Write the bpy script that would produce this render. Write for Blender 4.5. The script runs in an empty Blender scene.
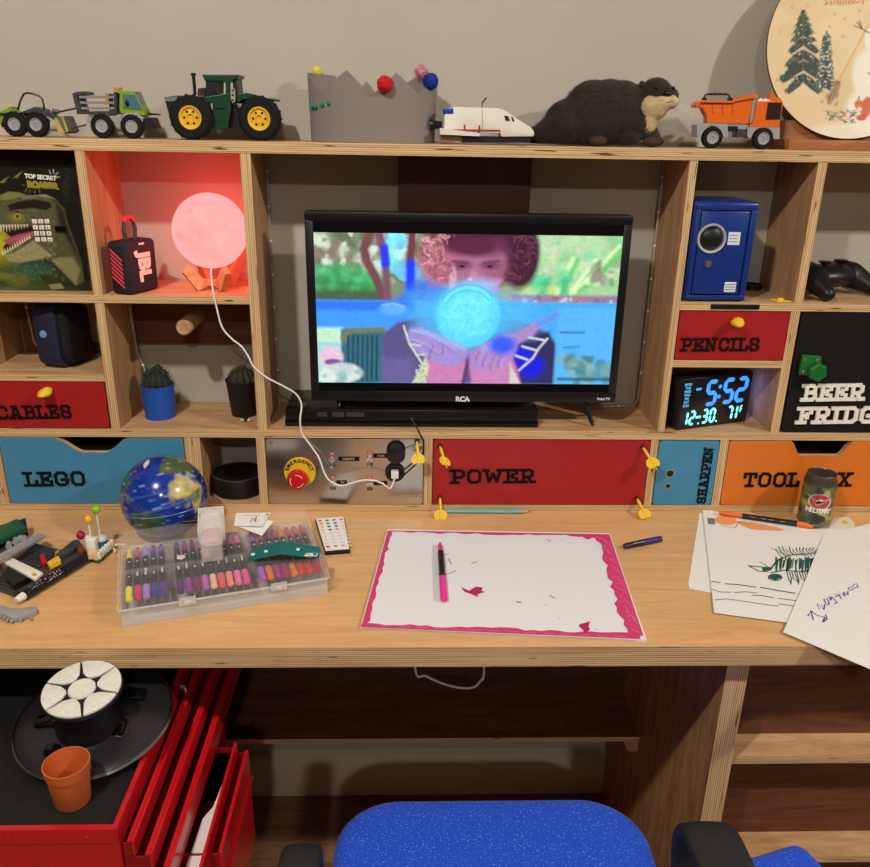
import bpy, bmesh, math, random
import numpy as np
from mathutils import Vector, Matrix
random.seed(7); rng = np.random.default_rng(7)
S = bpy.context.scene; COL = S.collection
pi = math.pi

# ------------------------------------------------------------------ camera
CL = Vector((-0.0244, -1.2486, 0.6179))
CR = Vector((0.99946983, -0.02815382, 0.01635332))
CU = Vector((-0.00526558, 0.35588812, 0.93451373))
CF = Vector((0.03213008, 0.93410439, -0.35555119))
FPX = 812.07
cd = bpy.data.cameras.new('camera'); cam = bpy.data.objects.new('camera', cd); COL.objects.link(cam)
m = Matrix.Identity(4)
for i in range(3):
    m[i][0] = CR[i]; m[i][1] = CU[i]; m[i][2] = -CF[i]; m[i][3] = CL[i]
cam.matrix_world = m
cd.sensor_fit = 'HORIZONTAL'; cd.sensor_width = 36; cd.lens = FPX / 870 * 36
cd.clip_start = 0.01
S.camera = cam

# ------------------------------------------------------------------ light
w = bpy.data.worlds.new('room_air'); S.world = w; w.use_nodes = True
bg = w.node_tree.nodes['Background']; bg.inputs[0].default_value = (1.0, 0.96, 0.9, 1); bg.inputs[1].default_value = 0.05
def lamp(name, loc, power, size, col, target):
    l = bpy.data.lights.new(name, 'AREA'); l.shape = 'DISK'; l.size = size; l.energy = power; l.color = col
    o = bpy.data.objects.new(name, l); o.location = loc; COL.objects.link(o)
    o.rotation_euler = (Vector(target) - Vector(loc)).to_track_quat('-Z', 'Y').to_euler()
lamp('downlight_or_fill', (-0.62, -1.30, 1.66), 24, 0.09, (1, .945, .87), (-0.3, -0.1, 0.1))
lamp('downlight_or_fill', (1.95, -1.30, 1.66), 36, 0.09, (1, .945, .87), (0.5, 0, 0.2))
lamp('downlight_or_fill', (0.1, -2.9, 1.66), 14, 0.09, (1, .945, .87), (0.0, 0, -0.3))  # added fill lamp, brightens the knee space and the deep bays
S.view_settings.view_transform = 'Standard'; S.view_settings.look = 'None'
S.view_settings.exposure = 0.0; S.view_settings.gamma = 1.0; S.view_settings.use_curve_mapping = False

# ------------------------------------------------------------------ helpers
def ray(px, py):
    return CR * ((px - 435) / FPX) + CU * ((433.5 - py) / FPX) + CF
def oy(px, py, Y=0.0):          # point of a vertical plane facing the room
    d = ray(px, py); return CL + d * ((Y - CL.y) / d.y)
def oz(px, py, Z=0.0):          # point of a horizontal plane
    d = ray(px, py); return CL + d * ((Z - CL.z) / d.z)
def topx(P):                    # world points (N,3) -> measured photo coordinates
    d = np.asarray(P, float) - np.array(CL); z = d @ np.array(CF)
    return 435 + FPX * (d @ np.array(CR)) / z, 433.5 - FPX * (d @ np.array(CU)) / z
def crop(pts, ox, oy_, s):
    return [(ox + x / s, oy_ + y / s) for x, y in pts]
def lin(c):
    return tuple((x / 12.92 if x <= .04045 else ((x + .055) / 1.055) ** 2.4) for x in c)
def rgb(r, g, b): return lin((r / 255, g / 255, b / 255))

MATS = {}
def mat(name, col=(.8, .8, .8), rough=.5, metal=0, emis=None, es=0, alpha=1, spec=.5, noise=0, nscale=60, bump=0, trans=0, sheen=0, ior=1.45, coat=0):
    if name in MATS: return MATS[name]
    M = bpy.data.materials.new(name); M.use_nodes = True; nt = M.node_tree; b = nt.nodes['Principled BSDF']
    b.inputs['Base Color'].default_value = (*col, 1); b.inputs['Roughness'].default_value = rough
    b.inputs['Metallic'].default_value = metal; b.inputs['Specular IOR Level'].default_value = spec
    b.inputs['IOR'].default_value = ior; b.inputs['Coat Weight'].default_value = coat
    if emis: b.inputs['Emission Color'].default_value = (*emis, 1); b.inputs['Emission Strength'].default_value = es
    b.inputs['Alpha'].default_value = alpha; b.inputs['Transmission Weight'].default_value = trans
    if sheen: b.inputs['Sheen Weight'].default_value = sheen
    if noise or bump:
        tc = nt.nodes.new('ShaderNodeTexCoord'); n = nt.nodes.new('ShaderNodeTexNoise'); n.inputs['Scale'].default_value = nscale
        n.inputs['Detail'].default_value = 4; nt.links.new(tc.outputs['Object'], n.inputs['Vector'])
        if noise:
            r = nt.nodes.new('ShaderNodeMapRange'); r.inputs[1].default_value = .3; r.inputs[2].default_value = .7
            r.inputs[3].default_value = 1 - noise; r.inputs[4].default_value = 1 + noise
            mx = nt.nodes.new('ShaderNodeVectorMath'); mx.operation = 'SCALE'; mx.inputs[0].default_value = col
            nt.links.new(n.outputs['Fac'], r.inputs[0]); nt.links.new(r.outputs[0], mx.inputs['Scale'])
            nt.links.new(mx.outputs[0], b.inputs['Base Color'])
        if bump:
            bp = nt.nodes.new('ShaderNodeBump'); bp.inputs['Strength'].default_value = bump; bp.inputs['Distance'].default_value = .002
            nt.links.new(n.outputs['Fac'], bp.inputs['Height']); nt.links.new(bp.outputs[0], b.inputs['Normal'])
    MATS[name] = M; return M
def vcol(name, rough=.5, emis=0, spec=.5, coat=0):
    if name in MATS: return MATS[name]
    M = bpy.data.materials.new(name); M.use_nodes = True; nt = M.node_tree; b = nt.nodes['Principled BSDF']
    a = nt.nodes.new('ShaderNodeAttribute'); a.attribute_name = 'paint'
    b.inputs['Roughness'].default_value = rough; b.inputs['Specular IOR Level'].default_value = spec; b.inputs['Coat Weight'].default_value = coat
    if emis:
        b.inputs['Base Color'].default_value = (.01, .01, .01, 1)
        nt.links.new(a.outputs['Color'], b.inputs['Emission Color']); b.inputs['Emission Strength'].default_value = emis
    else: nt.links.new(a.outputs['Color'], b.inputs['Base Color'])
    MATS[name] = M; return M
def wood(name, c1, c2, stretch, rough=.45, scale=1.0, fine=True):
    """grain: noise stretched along one axis"""
    if name in MATS: return MATS[name]
    M = bpy.data.materials.new(name); M.use_nodes = True; nt = M.node_tree; N = nt.nodes.new; L = nt.links.new; b = nt.nodes['Principled BSDF']
    tc = N('ShaderNodeTexCoord'); mp = N('ShaderNodeMapping'); mp.inputs['Scale'].default_value = stretch
    L(tc.outputs['Object'], mp.inputs['Vector'])
    n = N('ShaderNodeTexNoise'); n.inputs['Scale'].default_value = 6 * scale; n.inputs['Detail'].default_value = 8; n.inputs['Roughness'].default_value = .62; n.inputs['Distortion'].default_value = .8
    L(mp.outputs[0], n.inputs['Vector'])
    n2 = N('ShaderNodeTexNoise'); n2.inputs['Scale'].default_value = 40 * scale; n2.inputs['Detail'].default_value = 3
    L(mp.outputs[0], n2.inputs['Vector'])
    ad = N('ShaderNodeMath'); ad.operation = 'MULTIPLY_ADD'; ad.inputs[1].default_value = .35; L(n2.outputs['Fac'], ad.inputs[0]); L(n.outputs['Fac'], ad.inputs[2])
    cr = N('ShaderNodeValToRGB'); cr.color_ramp.elements[0].position = .46; cr.color_ramp.elements[1].position = .88
    cr.color_ramp.elements[0].color = (*c1, 1); cr.color_ramp.elements[1].color = (*c2, 1)
    L(ad.outputs[0], cr.inputs[0]); L(cr.outputs[0], b.inputs['Base Color']); b.inputs['Roughness'].default_value = rough
    b.inputs['Specular IOR Level'].default_value = .35
    bp = N('ShaderNodeBump'); bp.inputs['Strength'].default_value = .08; bp.inputs['Distance'].default_value = .001; L(ad.outputs[0], bp.inputs['Height']); L(bp.outputs[0], b.inputs['Normal'])
    MATS[name] = M; return M
def plyedge(name, axis, c1, c2, freq):
    """layered plywood edge, veneers stacked along one axis with a few dark voids"""
    if name in MATS: return MATS[name]
    M = bpy.data.materials.new(name); M.use_nodes = True; nt = M.node_tree; N = nt.nodes.new; L = nt.links.new; b = nt.nodes['Principled BSDF']
    tc = N('ShaderNodeTexCoord'); sep = N('ShaderNodeSeparateXYZ'); L(tc.outputs['Object'], sep.inputs[0])
    st = [3.0, 3.0, 3.0]; st['xyz'.index(axis)] = 260
    mp = N('ShaderNodeMapping'); mp.inputs['Scale'].default_value = st; L(tc.outputs['Object'], mp.inputs['Vector'])
    n = N('ShaderNodeTexNoise'); n.inputs['Scale'].default_value = 2.2; n.inputs['Detail'].default_value = 3; L(mp.outputs[0], n.inputs['Vector'])
    ml = N('ShaderNodeMath'); ml.operation = 'MULTIPLY_ADD'; ml.inputs[1].default_value = freq; L(sep.outputs['xyz'.index(axis)], ml.inputs[0]); L(n.outputs['Fac'], ml.inputs[2])
    si = N('ShaderNodeMath'); si.operation = 'SINE'; L(ml.outputs[0], si.inputs[0])
    mr = N('ShaderNodeMapRange'); mr.inputs[1].default_value = -1; mr.inputs[2].default_value = 1; mr.inputs[3].default_value = .0; mr.inputs[4].default_value = .42; L(si.outputs[0], mr.inputs[0])
    ad = N('ShaderNodeMath'); ad.operation = 'MULTIPLY_ADD'; ad.inputs[1].default_value = 1.0; L(n.outputs['Fac'], ad.inputs[0]); L(mr.outputs[0], ad.inputs[2])
    cr = N('ShaderNodeValToRGB'); e = cr.color_ramp.elements; e[0].position = .34; e[1].position = .98
    e[0].color = (*c1, 1); e[1].color = (*c2, 1); L(ad.outputs[0], cr.inputs[0])
    # voids
    sv = [9.0, 9.0, 9.0]; sv['xyz'.index(axis)] = 110
    mv = N('ShaderNodeMapping'); mv.inputs['Scale'].default_value = sv; L(tc.outputs['Object'], mv.inputs['Vector'])
    nv = N('ShaderNodeTexNoise'); nv.inputs['Scale'].default_value = 2.0; nv.inputs['Detail'].default_value = 1; L(mv.outputs[0], nv.inputs['Vector'])
    rv = N('ShaderNodeMapRange'); rv.inputs[1].default_value = .70; rv.inputs[2].default_value = .74; L(nv.outputs['Fac'], rv.inputs[0])
    mx = N('ShaderNodeMixRGB'); L(rv.outputs[0], mx.inputs[0]); L(cr.outputs[0], mx.inputs[1]); mx.inputs[2].default_value = (.09, .045, .018, 1)
    L(mx.outputs[0], b.inputs['Base Color']); b.inputs['Roughness'].default_value = .6; b.inputs['Specular IOR Level'].default_value = .3
    MATS[name] = M; return M

class MB:
    def __init__(s): s.bm = bmesh.new(); s.mi = 0
    def _new(s, fs):
        for f in fs: f.material_index = s.mi
    def box(s, x0, x1, y0, y1, z0, z1, bev=0, seg=2, edge=None):
        v = [s.bm.verts.new((x, y, z)) for z in (z0, z1) for y in (y0, y1) for x in (x0, x1)]
        q = [(0, 2, 3, 1), (4, 5, 7, 6), (0, 1, 5, 4), (2, 6, 7, 3), (0, 4, 6, 2), (1, 3, 7, 5)]
        fs = [s.bm.faces.new([v[i] for i in t]) for t in q]; s._new(fs)
        if edge is not None: fs[2].material_index = edge; fs[3].material_index = edge
        if bev:
            es = list({e for f in fs for e in f.edges})
            r = bmesh.ops.bevel(s.bm, geom=es, offset=bev, segments=seg, profile=.5, affect='EDGES'); s._new([f for f in r['faces']])
            v = list({x for f in r['faces'] for x in f.verts} | {x for x in v if x.is_valid})
        return v
    def cyl(s, p0, p1, r0, r1=None, n=20, cap=True):
        r1 = r0 if r1 is None else r1
        p0 = Vector(p0); p1 = Vector(p1); a = (p1 - p0).normalized()
        t = Vector((0, 0, 1)) if abs(a.z) < .9 else Vector((1, 0, 0)); u = a.cross(t).normalized(); w_ = a.cross(u)
        A = []; B = []
        for i in range(n):
            d = u * math.cos(2 * pi * i / n) + w_ * math.sin(2 * pi * i / n)
            A.append(s.bm.verts.new(p0 + d * r0)); B.append(s.bm.verts.new(p1 + d * r1))
        fs = [s.bm.faces.new((A[i], B[i], B[(i + 1) % n], A[(i + 1) % n])) for i in range(n)]
        if cap: fs += [s.bm.faces.new(A), s.bm.faces.new(B[::-1])]
        s._new(fs); return A + B
    def lathe(s, prof, c=(0, 0, 0), n=32, axis=(0, 0, 1)):
        a = Vector(axis).normalized(); c = Vector(c)
        t = Vector((1, 0, 0)) if abs(a.x) < .9 else Vector((0, 1, 0)); u = (t - a * t.dot(a)).normalized(); w_ = a.cross(u)
        rings = []; allv = []
        for r, z in prof:
            if r < 1e-6: ring = [s.bm.verts.new(c + a * z)]
            else: ring = [s.bm.verts.new(c + a * z + (u * math.cos(2 * pi * i / n) + w_ * math.sin(2 * pi * i / n)) * r) for i in range(n)]
            rings.append(ring); allv += ring
        fs = []
        for R, Q in zip(rings[:-1], rings[1:]):
            for i in range(n):
                j = (i + 1) % n
                if len(R) == 1 and len(Q) == 1: continue
                if len(R) == 1: fs.append(s.bm.faces.new((R[0], Q[j], Q[i])))
                elif len(Q) == 1: fs.append(s.bm.faces.new((R[i], R[j], Q[0])))
                else: fs.append(s.bm.faces.new((R[i], R[j], Q[j], Q[i])))
        s._new(fs); return allv
    def sph(s, c, r, n=24, m=None):
        if not hasattr(r, '__len__'): r = (r, r, r)
        c = Vector(c)
        M_ = Matrix.Translation(c) @ (m.to_4x4() if m else Matrix.Identity(4)) @ Matrix.Diagonal((*r, 1))
        r_ = bmesh.ops.create_uvsphere(s.bm, u_segments=n, v_segments=max(6, n // 2), radius=1, matrix=M_)
        fs = {f for v in r_['verts'] for f in v.link_faces}; s._new(fs); return r_['verts']
    def tube(s, pts, r, n=8, cap=True, closed=False):
        pts = [Vector(p) for p in pts]; k = len(pts); rings = []; prev = None
        for i, p in enumerate(pts):
            a = (pts[(i + 1) % k] - pts[i - 1]) if closed else (pts[min(i + 1, k - 1)] - pts[max(i - 1, 0)])
            a.normalize()
            if prev is None:
                t = Vector((0, 0, 1)) if abs(a.z) < .9 else Vector((1, 0, 0)); u = a.cross(t).normalized()
            else: u = (prev - a * prev.dot(a)).normalized()
            prev = u; w_ = a.cross(u); rr = r[i] if hasattr(r, '__len__') else r
            rings.append([s.bm.verts.new(p + (u * math.cos(2 * pi * j / n) + w_ * math.sin(2 * pi * j / n)) * rr) for j in range(n)])
        fs = []
        for i in range(k if closed else k - 1):
            R = rings[i]; Q = rings[(i + 1) % k]
            for j in range(n): fs.append(s.bm.faces.new((R[j], R[(j + 1) % n], Q[(j + 1) % n], Q[j])))
        if cap and not closed: fs += [s.bm.faces.new(rings[0][::-1]), s.bm.faces.new(rings[-1])]
        s._new(fs); return [v for R in rings for v in R]
    def prism(s, pts, vec, bev=0):
        pts = [Vector(p) for p in pts]; vec = Vector(vec)
        A = [s.bm.verts.new(p) for p in pts]; B = [s.bm.verts.new(p + vec) for p in pts]; n = len(pts)
        fs = [s.bm.faces.new(A), s.bm.faces.new(B[::-1])] + [s.bm.faces.new((A[i], B[i], B[(i + 1) % n], A[(i + 1) % n])) for i in range(n)]
        s._new(fs); bmesh.ops.recalc_face_normals(s.bm, faces=fs)
        if bev:
            es = list({e for f in fs for e in f.edges})
            r = bmesh.ops.bevel(s.bm, geom=es, offset=bev, segments=2, profile=.5, affect='EDGES'); s._new(r['faces'])
        return A + B
    def pxprism(s, px, y0, y1, bev=0):          # outline measured on the plane y0, extruded to real depth
        return s.prism([oy(x, y, y0) for x, y in px], (0, y1 - y0, 0), bev)
    def ribbon(s, pts, wd, nrm=(0, 0, 1)):       # flat ink stroke
        pts = [Vector(p) for p in pts]; nrm = Vector(nrm); L = []; R = []
        for i, p in enumerate(pts):
            a = pts[min(i + 1, len(pts) - 1)] - pts[max(i - 1, 0)]; sd = nrm.cross(a).normalized() * wd / 2
            L.append(s.bm.verts.new(p + sd)); R.append(s.bm.verts.new(p - sd))
        fs = [s.bm.faces.new((L[i], R[i], R[i + 1], L[i + 1])) for i in range(len(pts) - 1)]; s._new(fs)
    def add(s, other, M_):
        me = bpy.data.meshes.new('t'); other.bm.to_mesh(me); me.transform(M_); k = len(s.bm.faces); s.bm.from_mesh(me)
        bpy.data.meshes.remove(me)
    def xf(s, verts, M_): bmesh.ops.transform(s.bm, matrix=M_, verts=[v for v in verts if v.is_valid])

def worldloc(o):
    v = Vector((0, 0, 0))
    while o: v = v + o.location; o = o.parent
    return v
def obj(name, mb, mats, parent=None, local=False, label=None, kind=None, smooth=True, ang=38):
    me = bpy.data.meshes.new(name)
    if isinstance(mb, MB): bmesh.ops.remove_doubles(mb.bm, verts=mb.bm.verts, dist=1e-7); mb.bm.to_mesh(me); mb.bm.free()
    else: me = mb; me.name = name
    for M in (mats if isinstance(mats, (list, tuple)) else [mats]): me.materials.append(M)
    if smooth and len(me.polygons):
        me.polygons.foreach_set('use_smooth', [True] * len(me.polygons)); me.set_sharp_from_angle(angle=math.radians(ang))
    o = bpy.data.objects.new(name, me); COL.objects.link(o)
    if parent:
        o.parent = parent
        if not local: me.transform(Matrix.Translation(-worldloc(parent)))
    elif not local and len(me.vertices):
        a = np.empty(len(me.vertices) * 3); me.vertices.foreach_get('co', a); a = a.reshape(-1, 3)
        c = Vector(((a[:, 0].min() + a[:, 0].max()) / 2, (a[:, 1].min() + a[:, 1].max()) / 2, a[:, 2].min()))
        me.transform(Matrix.Translation(-c)); o.location = c
    me.update()
    if label: o['label'] = label
    if kind: o['kind'] = kind
    return o
def tag(o, label, cat, group=None):
    o['label'] = label; o['category'] = cat
    if group: o['group'] = group
    return o
def thing(name, label, cat, loc=(0, 0, 0), rot=(0, 0, 0), group=None):
    o = bpy.data.objects.new(name, None); o.empty_display_size = .02; COL.objects.link(o)
    o.location = loc; o.rotation_euler = rot
    return tag(o, label, cat, group)
def struct(name, mb, mats, **k):
    o = obj(name, mb, mats, **k); o['kind'] = 'structure'; return o

def text_mesh(body, size, ext=.0004, align='CENTER', bold=0, space=1.0, shear=0):
    cu = bpy.data.curves.new('t', 'FONT'); cu.body = body; cu.size = size; cu.extrude = ext; cu.align_x = align; cu.align_y = 'CENTER'
    cu.offset = bold; cu.space_character = space; cu.shear = shear; cu.resolution_u = 3
    o = bpy.data.objects.new('t', cu); COL.objects.link(o)
    dg = bpy.context.evaluated_depsgraph_get(); me = bpy.data.meshes.new_from_object(o.evaluated_get(dg))
    bpy.data.objects.remove(o); return me
RX90 = Matrix.Rotation(pi / 2, 4, 'X')
def put_text(mb, body, size, M_, **k):
    me = text_mesh(body, size, **k); me.transform(M_)
    for p in me.polygons: p.material_index = mb.mi
    mb.bm.from_mesh(me); bpy.data.meshes.remove(me)

# slab serif stencil lettering, centre lines in a unit-height box
G = {}
oct_ = [(.1, .25), (.26, .09), (.56, .09), (.72, .25), (.72, .75), (.56, .91), (.26, .91), (.1, .75), (.1, .25)]
st = [(.2, .09), (.2, .91)]
bowlP = [(0, .91), (.55, .91), (.7, .78), (.7, .58), (.55, .44), (.2, .44)]
G['A'] = (.86, [[(.14, .09), (.4, .91)], [(.46, .91), (.72, .09)], [(.24, .34), (.62, .34)], [(-.02, .09), (.3, .09)], [(.56, .09), (.88, .09)], [(.22, .91), (.5, .91)]])
G['B'] = (.76, [st, [(0, .91), (.52, .91), (.66, .8), (.66, .62), (.54, .51), (.2, .51)], [(.54, .51), (.7, .4), (.7, .2), (.55, .09), (0, .09)]])
G['C'] = (.78, [[(.7, .66), (.7, .76), (.56, .91), (.26, .91), (.1, .75), (.1, .25), (.26, .09), (.56, .09), (.7, .25), (.7, .3)]])
G['D'] = (.8, [st, [(0, .91), (.54, .91), (.72, .75), (.72, .25), (.54, .09), (0, .09)]])
G['E'] = (.74, [[(0, .91), (.66, .91), (.66, .7)], st, [(.2, .5), (.48, .5)], [(.48, .4), (.48, .6)], [(0, .09), (.68, .09), (.68, .32)]])
G['F'] = (.72, [[(0, .91), (.66, .91), (.66, .68)], st, [(.2, .48), (.48, .48)], [(.48, .38), (.48, .58)], [(0, .09), (.4, .09)]])
G['G'] = (.8, [[(.7, .68), (.7, .76), (.56, .91), (.26, .91), (.1, .75), (.1, .25), (.26, .09), (.56, .09), (.7, .22), (.7, .44)], [(.44, .44), (.78, .44)]])
G['H'] = (.88, [[(.2, .09), (.2, .91)], [(.66, .09), (.66, .91)], [(.2, .5), (.66, .5)]] + [[(a, y), (a + .36, y)] for a in (.02, .48) for y in (.09, .91)])
G['I'] = (.42, [st, [(0, .91), (.4, .91)], [(0, .09), (.4, .09)]])
G['L'] = (.7, [[(0, .91), (.4, .91)], st, [(0, .09), (.66, .09), (.66, .34)]])
G['N'] = (.9, [[(0, .91), (.2, .91), (.68, .09)], [(.17, .09), (.17, .91)], [(.7, .09), (.7, .91)], [(.0, .09), (.34, .09)], [(.53, .91), (.87, .91)]])
G['O'] = (.82, [oct_])
G['P'] = (.76, [st, bowlP, [(0, .09), (.4, .09)]])
G['R'] = (.84, [st, bowlP, [(.45, .44), (.64, .09), (.84, .09)], [(0, .09), (.38, .09)]])
G['S'] = (.76, [[(.64, .66), (.64, .79), (.52, .91), (.24, .91), (.1, .8), (.1, .64), (.22, .54), (.54, .46), (.67, .36), (.67, .2), (.54, .09), (.24, .09), (.1, .21), (.1, .34)]])
G['T'] = (.8, [[(.06, .68), (.06, .91), (.74, .91), (.74, .68)], [(.4, .91), (.4, .09)], [(.2, .09), (.6, .09)]])
G['W'] = (1.04, [[(-.02, .91), (.24, .91)], [(.12, .91), (.3, .12), (.52, .7), (.74, .12), (.92, .91)], [(.78, .91), (1.06, .91)]])
G['X'] = (.86, [[(.14, .09), (.7, .91)], [(.14, .91), (.7, .09)]] + [[(a, y), (a + .28, y)] for a in (0, .56) for y in (.09, .91)])
G[' '] = (.4, [])
def slab(text, M_, wt=.165, gap=.12, ext=.08, fit=None):
    """letters in XY plane, unit height, baseline at y=0; returns MB placed by M_ ; fit = total width in units"""
    mb = MB(); x = 0; kk = 0
    for ch in text:
        wd, strokes = G[ch]
        for stq in strokes:
            for (ax, ay), (bx, by) in zip(stq[:-1], stq[1:]):
                a = Vector((x + ax, ay, 0)); b = Vector((x + bx, by, 0)); d = (b - a)
                if d.length < 1e-6: continue
                d.normalize(); n = Vector((-d.y, d.x, 0)) * wt / 2; e = d * wt / 2 * (1.0 if abs(d.x) < .01 or abs(d.y) < .01 else .55)
                mb.prism([a - e - n, b + e - n, b + e + n, a - e + n], (0, 0, ext * (1 + .012 * (kk % 17)))); kk += 1
        x += wd + gap
    W_ = x - gap
    vs = list(mb.bm.verts)
    if fit: mb.xf(vs, Matrix.Diagonal((fit / W_, 1, 1, 1)))
    mb.xf(vs, M_)
    return mb
def slab_on(text, pA, pB, h, parent, material, Y=-.0015, name='lettering', wt=.17, d=.0012):
    """from photo-measured baseline ends pA..pB (on plane Y), height h metres"""
    a = oy(*pA, Y); b = oy(*pB, Y)
    ln = (b - a).length; dx = (b - a).normalized(); up = Vector((0, 0, 1)); up = (up - dx * up.dot(dx)).normalized(); f = dx.cross(up)
    M_ = Matrix(((dx.x * h, up.x * h, f.x * h, a.x), (dx.y * h, up.y * h, f.y * h, Y), (dx.z * h, up.z * h, f.z * h, a.z), (0, 0, 0, 1)))
    mb = slab(text, M_, wt=wt, ext=d / h, fit=ln / h)
    return obj(name, mb, material, parent, smooth=False)

# painter: colours evaluated at points of a mesh (printed or painted artwork)
class Paint:
    def __init__(s, x, y, col): s.x = np.asarray(x, float); s.y = np.asarray(y, float); s.c = np.tile(np.array(rgb(*col)), (len(s.x), 1))
    def mix(s, mask, col, a=1):
        mk = np.clip(mask, 0, 1)[:, None] * a; s.c = s.c * (1 - mk) + np.array(rgb(*col)) * mk
    def ell(s, cx, cy, rx, ry, col, soft=.15, a=1, ang=0):
        t = math.radians(ang); dx = s.x - cx; dy = s.y - cy
        u = (dx * math.cos(t) + dy * math.sin(t)) / rx; v = (-dx * math.sin(t) + dy * math.cos(t)) / ry
        s.mix((1 - np.hypot(u, v)) / soft + .5, col, a)
    def line(s, pts, wd, col, soft=1.0, a=1):
        d = np.full(len(s.x), 1e9)
        for (ax, ay), (bx, by) in zip(pts[:-1], pts[1:]):
            lx, ly = bx - ax, by - ay; t = np.clip(((s.x - ax) * lx + (s.y - ay) * ly) / (lx * lx + ly * ly + 1e-9), 0, 1)
            d = np.minimum(d, np.hypot(s.x - ax - t * lx, s.y - ay - t * ly))
        s.mix((wd / 2 - d) / soft + .5, col, a)
    def poly(s, pts, col, soft=1.0, a=1):
        ins = np.zeros(len(s.x), bool); d = np.full(len(s.x), 1e9)
        for (ax, ay), (bx, by) in zip(pts, pts[1:] + pts[:1]):
            c = ((ay > s.y) != (by > s.y)) & (s.x < (bx - ax) * (s.y - ay) / (by - ay + 1e-12) + ax); ins ^= c
            lx, ly = bx - ax, by - ay; t = np.clip(((s.x - ax) * lx + (s.y - ay) * ly) / (lx * lx + ly * ly + 1e-9), 0, 1)
            d = np.minimum(d, np.hypot(s.x - ax - t * lx, s.y - ay - t * ly))
        s.mix(np.where(ins, d, -d) / soft + .5, col, a)
    def rect(s, x0, y0, x1, y1, col, soft=1.0, a=1):
        s.mix(np.minimum(np.minimum(s.x - x0, x1 - s.x), np.minimum(s.y - y0, y1 - s.y)) / soft + .5, col, a)
    def blobs(s, n, x0, y0, x1, y1, r0, r1, cols, a=.8, soft=.5):
        for _ in range(n):
            r = random.uniform(r0, r1); s.ell(random.uniform(x0, x1), random.uniform(y0, y1), r, r * random.uniform(.5, 1.2), random.choice(cols), soft, a, random.uniform(0, 180))
def paint_mesh(me, c):
    a = me.color_attributes.new('paint', 'FLOAT_COLOR', 'POINT')
    a.data.foreach_set('color', np.concatenate([c, np.ones((len(c), 1))], 1).astype(np.float32).ravel())
def grid(P00, P10, P01, nu, nv):
    P00, P10, P01 = (np.array(p, float) for p in (P00, P10, P01))
    U, V = np.meshgrid(np.linspace(0, 1, nu + 1), np.linspace(0, 1, nv + 1)); U = U.ravel(); V = V.ravel()
    P = P00 + U[:, None] * (P10 - P00) + V[:, None] * (P01 - P00)
    i = np.arange(nu)[None, :] + (nu + 1) * np.arange(nv)[:, None]; i = i.ravel()
    F = np.stack([i, i + 1, i + nu + 2, i + nu + 1], 1)
    me = bpy.data.meshes.new('grid'); me.from_pydata(P.tolist(), [], F.tolist())
    return me, P, U, V

# ------------------------------------------------------------------ materials
PLY = wood('ply_face', rgb(206, 168, 124), rgb(168, 122, 80), (1.2, 9, 9), .5)
PLYV = wood('ply_face_upright', rgb(198, 158, 114), rgb(158, 112, 72), (9, 9, 1.2), .5)
DESK = wood('desk_veneer', rgb(224, 180, 126), rgb(203, 153, 101), (1.0, 10, 10), .38, 1.0)
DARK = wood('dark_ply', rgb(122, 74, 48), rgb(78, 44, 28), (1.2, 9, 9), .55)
EH = plyedge('ply_edge_flat', 'z', rgb(150, 108, 66), rgb(222, 190, 142), 2100)
EV = plyedge('ply_edge_upright', 'x', rgb(150, 108, 66), rgb(222, 190, 142), 2100)
WALL = mat('wall_paint', rgb(178, 170, 156), .9, noise=.02, nscale=8, bump=.02)
WHITE = mat('white_gloss', rgb(225, 220, 210), .4)
BLACK = mat('black_plastic', rgb(16, 16, 18), .4)
BLACKG = mat('black_gloss', rgb(8, 8, 10), .15)
MBLACK = mat('letter_black', rgb(9, 8, 9), .7, spec=.2)
RED = mat('red_paint', rgb(158, 24, 26), .45, noise=.06, nscale=30)
BLUE = mat('blue_paint', rgb(62, 132, 168), .5, noise=.05, nscale=30)
ORANGE = mat('orange_paint', rgb(212, 112, 30), .5, noise=.05, nscale=30)
YEL = mat('yellow_plastic', rgb(232, 190, 40), .4)
CHROME = mat('chrome', rgb(235, 235, 235), .22, 1)
GREY = mat('grey_brick', rgb(150, 150, 150), .35)
DGREY = mat('dark_grey_brick', rgb(62, 62, 64), .35)
LETW = mat('letter_white', rgb(232, 226, 212), .5)
CLEAR = mat('clear_plastic', rgb(245, 245, 245), .12, alpha=.22)
CABLEW = mat('white_cable', rgb(228, 222, 216), .4)

# ------------------------------------------------------------------ setting
mb = MB(); mb.box(-3, 3, -3.2, .16, -.80, -.74)
struct('floor', mb, wood('floor_boards', rgb(160, 118, 84), rgb(120, 84, 56), (1, 8, 8), .5))
mb = MB(); mb.box(-3, 3, .14, .24, -.74, 1.66); struct('wall_back', mb, WALL)
mb = MB(); mb.box(-3.1, -3, -3.2, .24, -.74, 1.66); struct('wall_left', mb, WALL)
mb = MB(); mb.box(3, 3.1, -3.2, .24, -.74, 1.66); struct('wall_right', mb, WALL)
mb = MB(); mb.box(-3.1, 3.1, -3.3, -3.2, -.74, 1.68); struct('wall_front', mb, WALL)
mb = MB(); mb.box(-3.1, 3.1, -3.3, .24, 1.68, 1.74); struct('ceiling', mb, mat('ceiling_paint', rgb(214, 211, 205), .9))
mb = MB(); mb.prism([(-3, .14, -.74), (-3, .118, -.74), (-3, .118, -.665), (-3, .124, -.655), (-3, .128, -.642), (-3, .14, -.635)], (6, 0, 0))
struct('baseboard_back', mb, mat('skirting_paint', rgb(206, 190, 160), .5))

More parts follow.
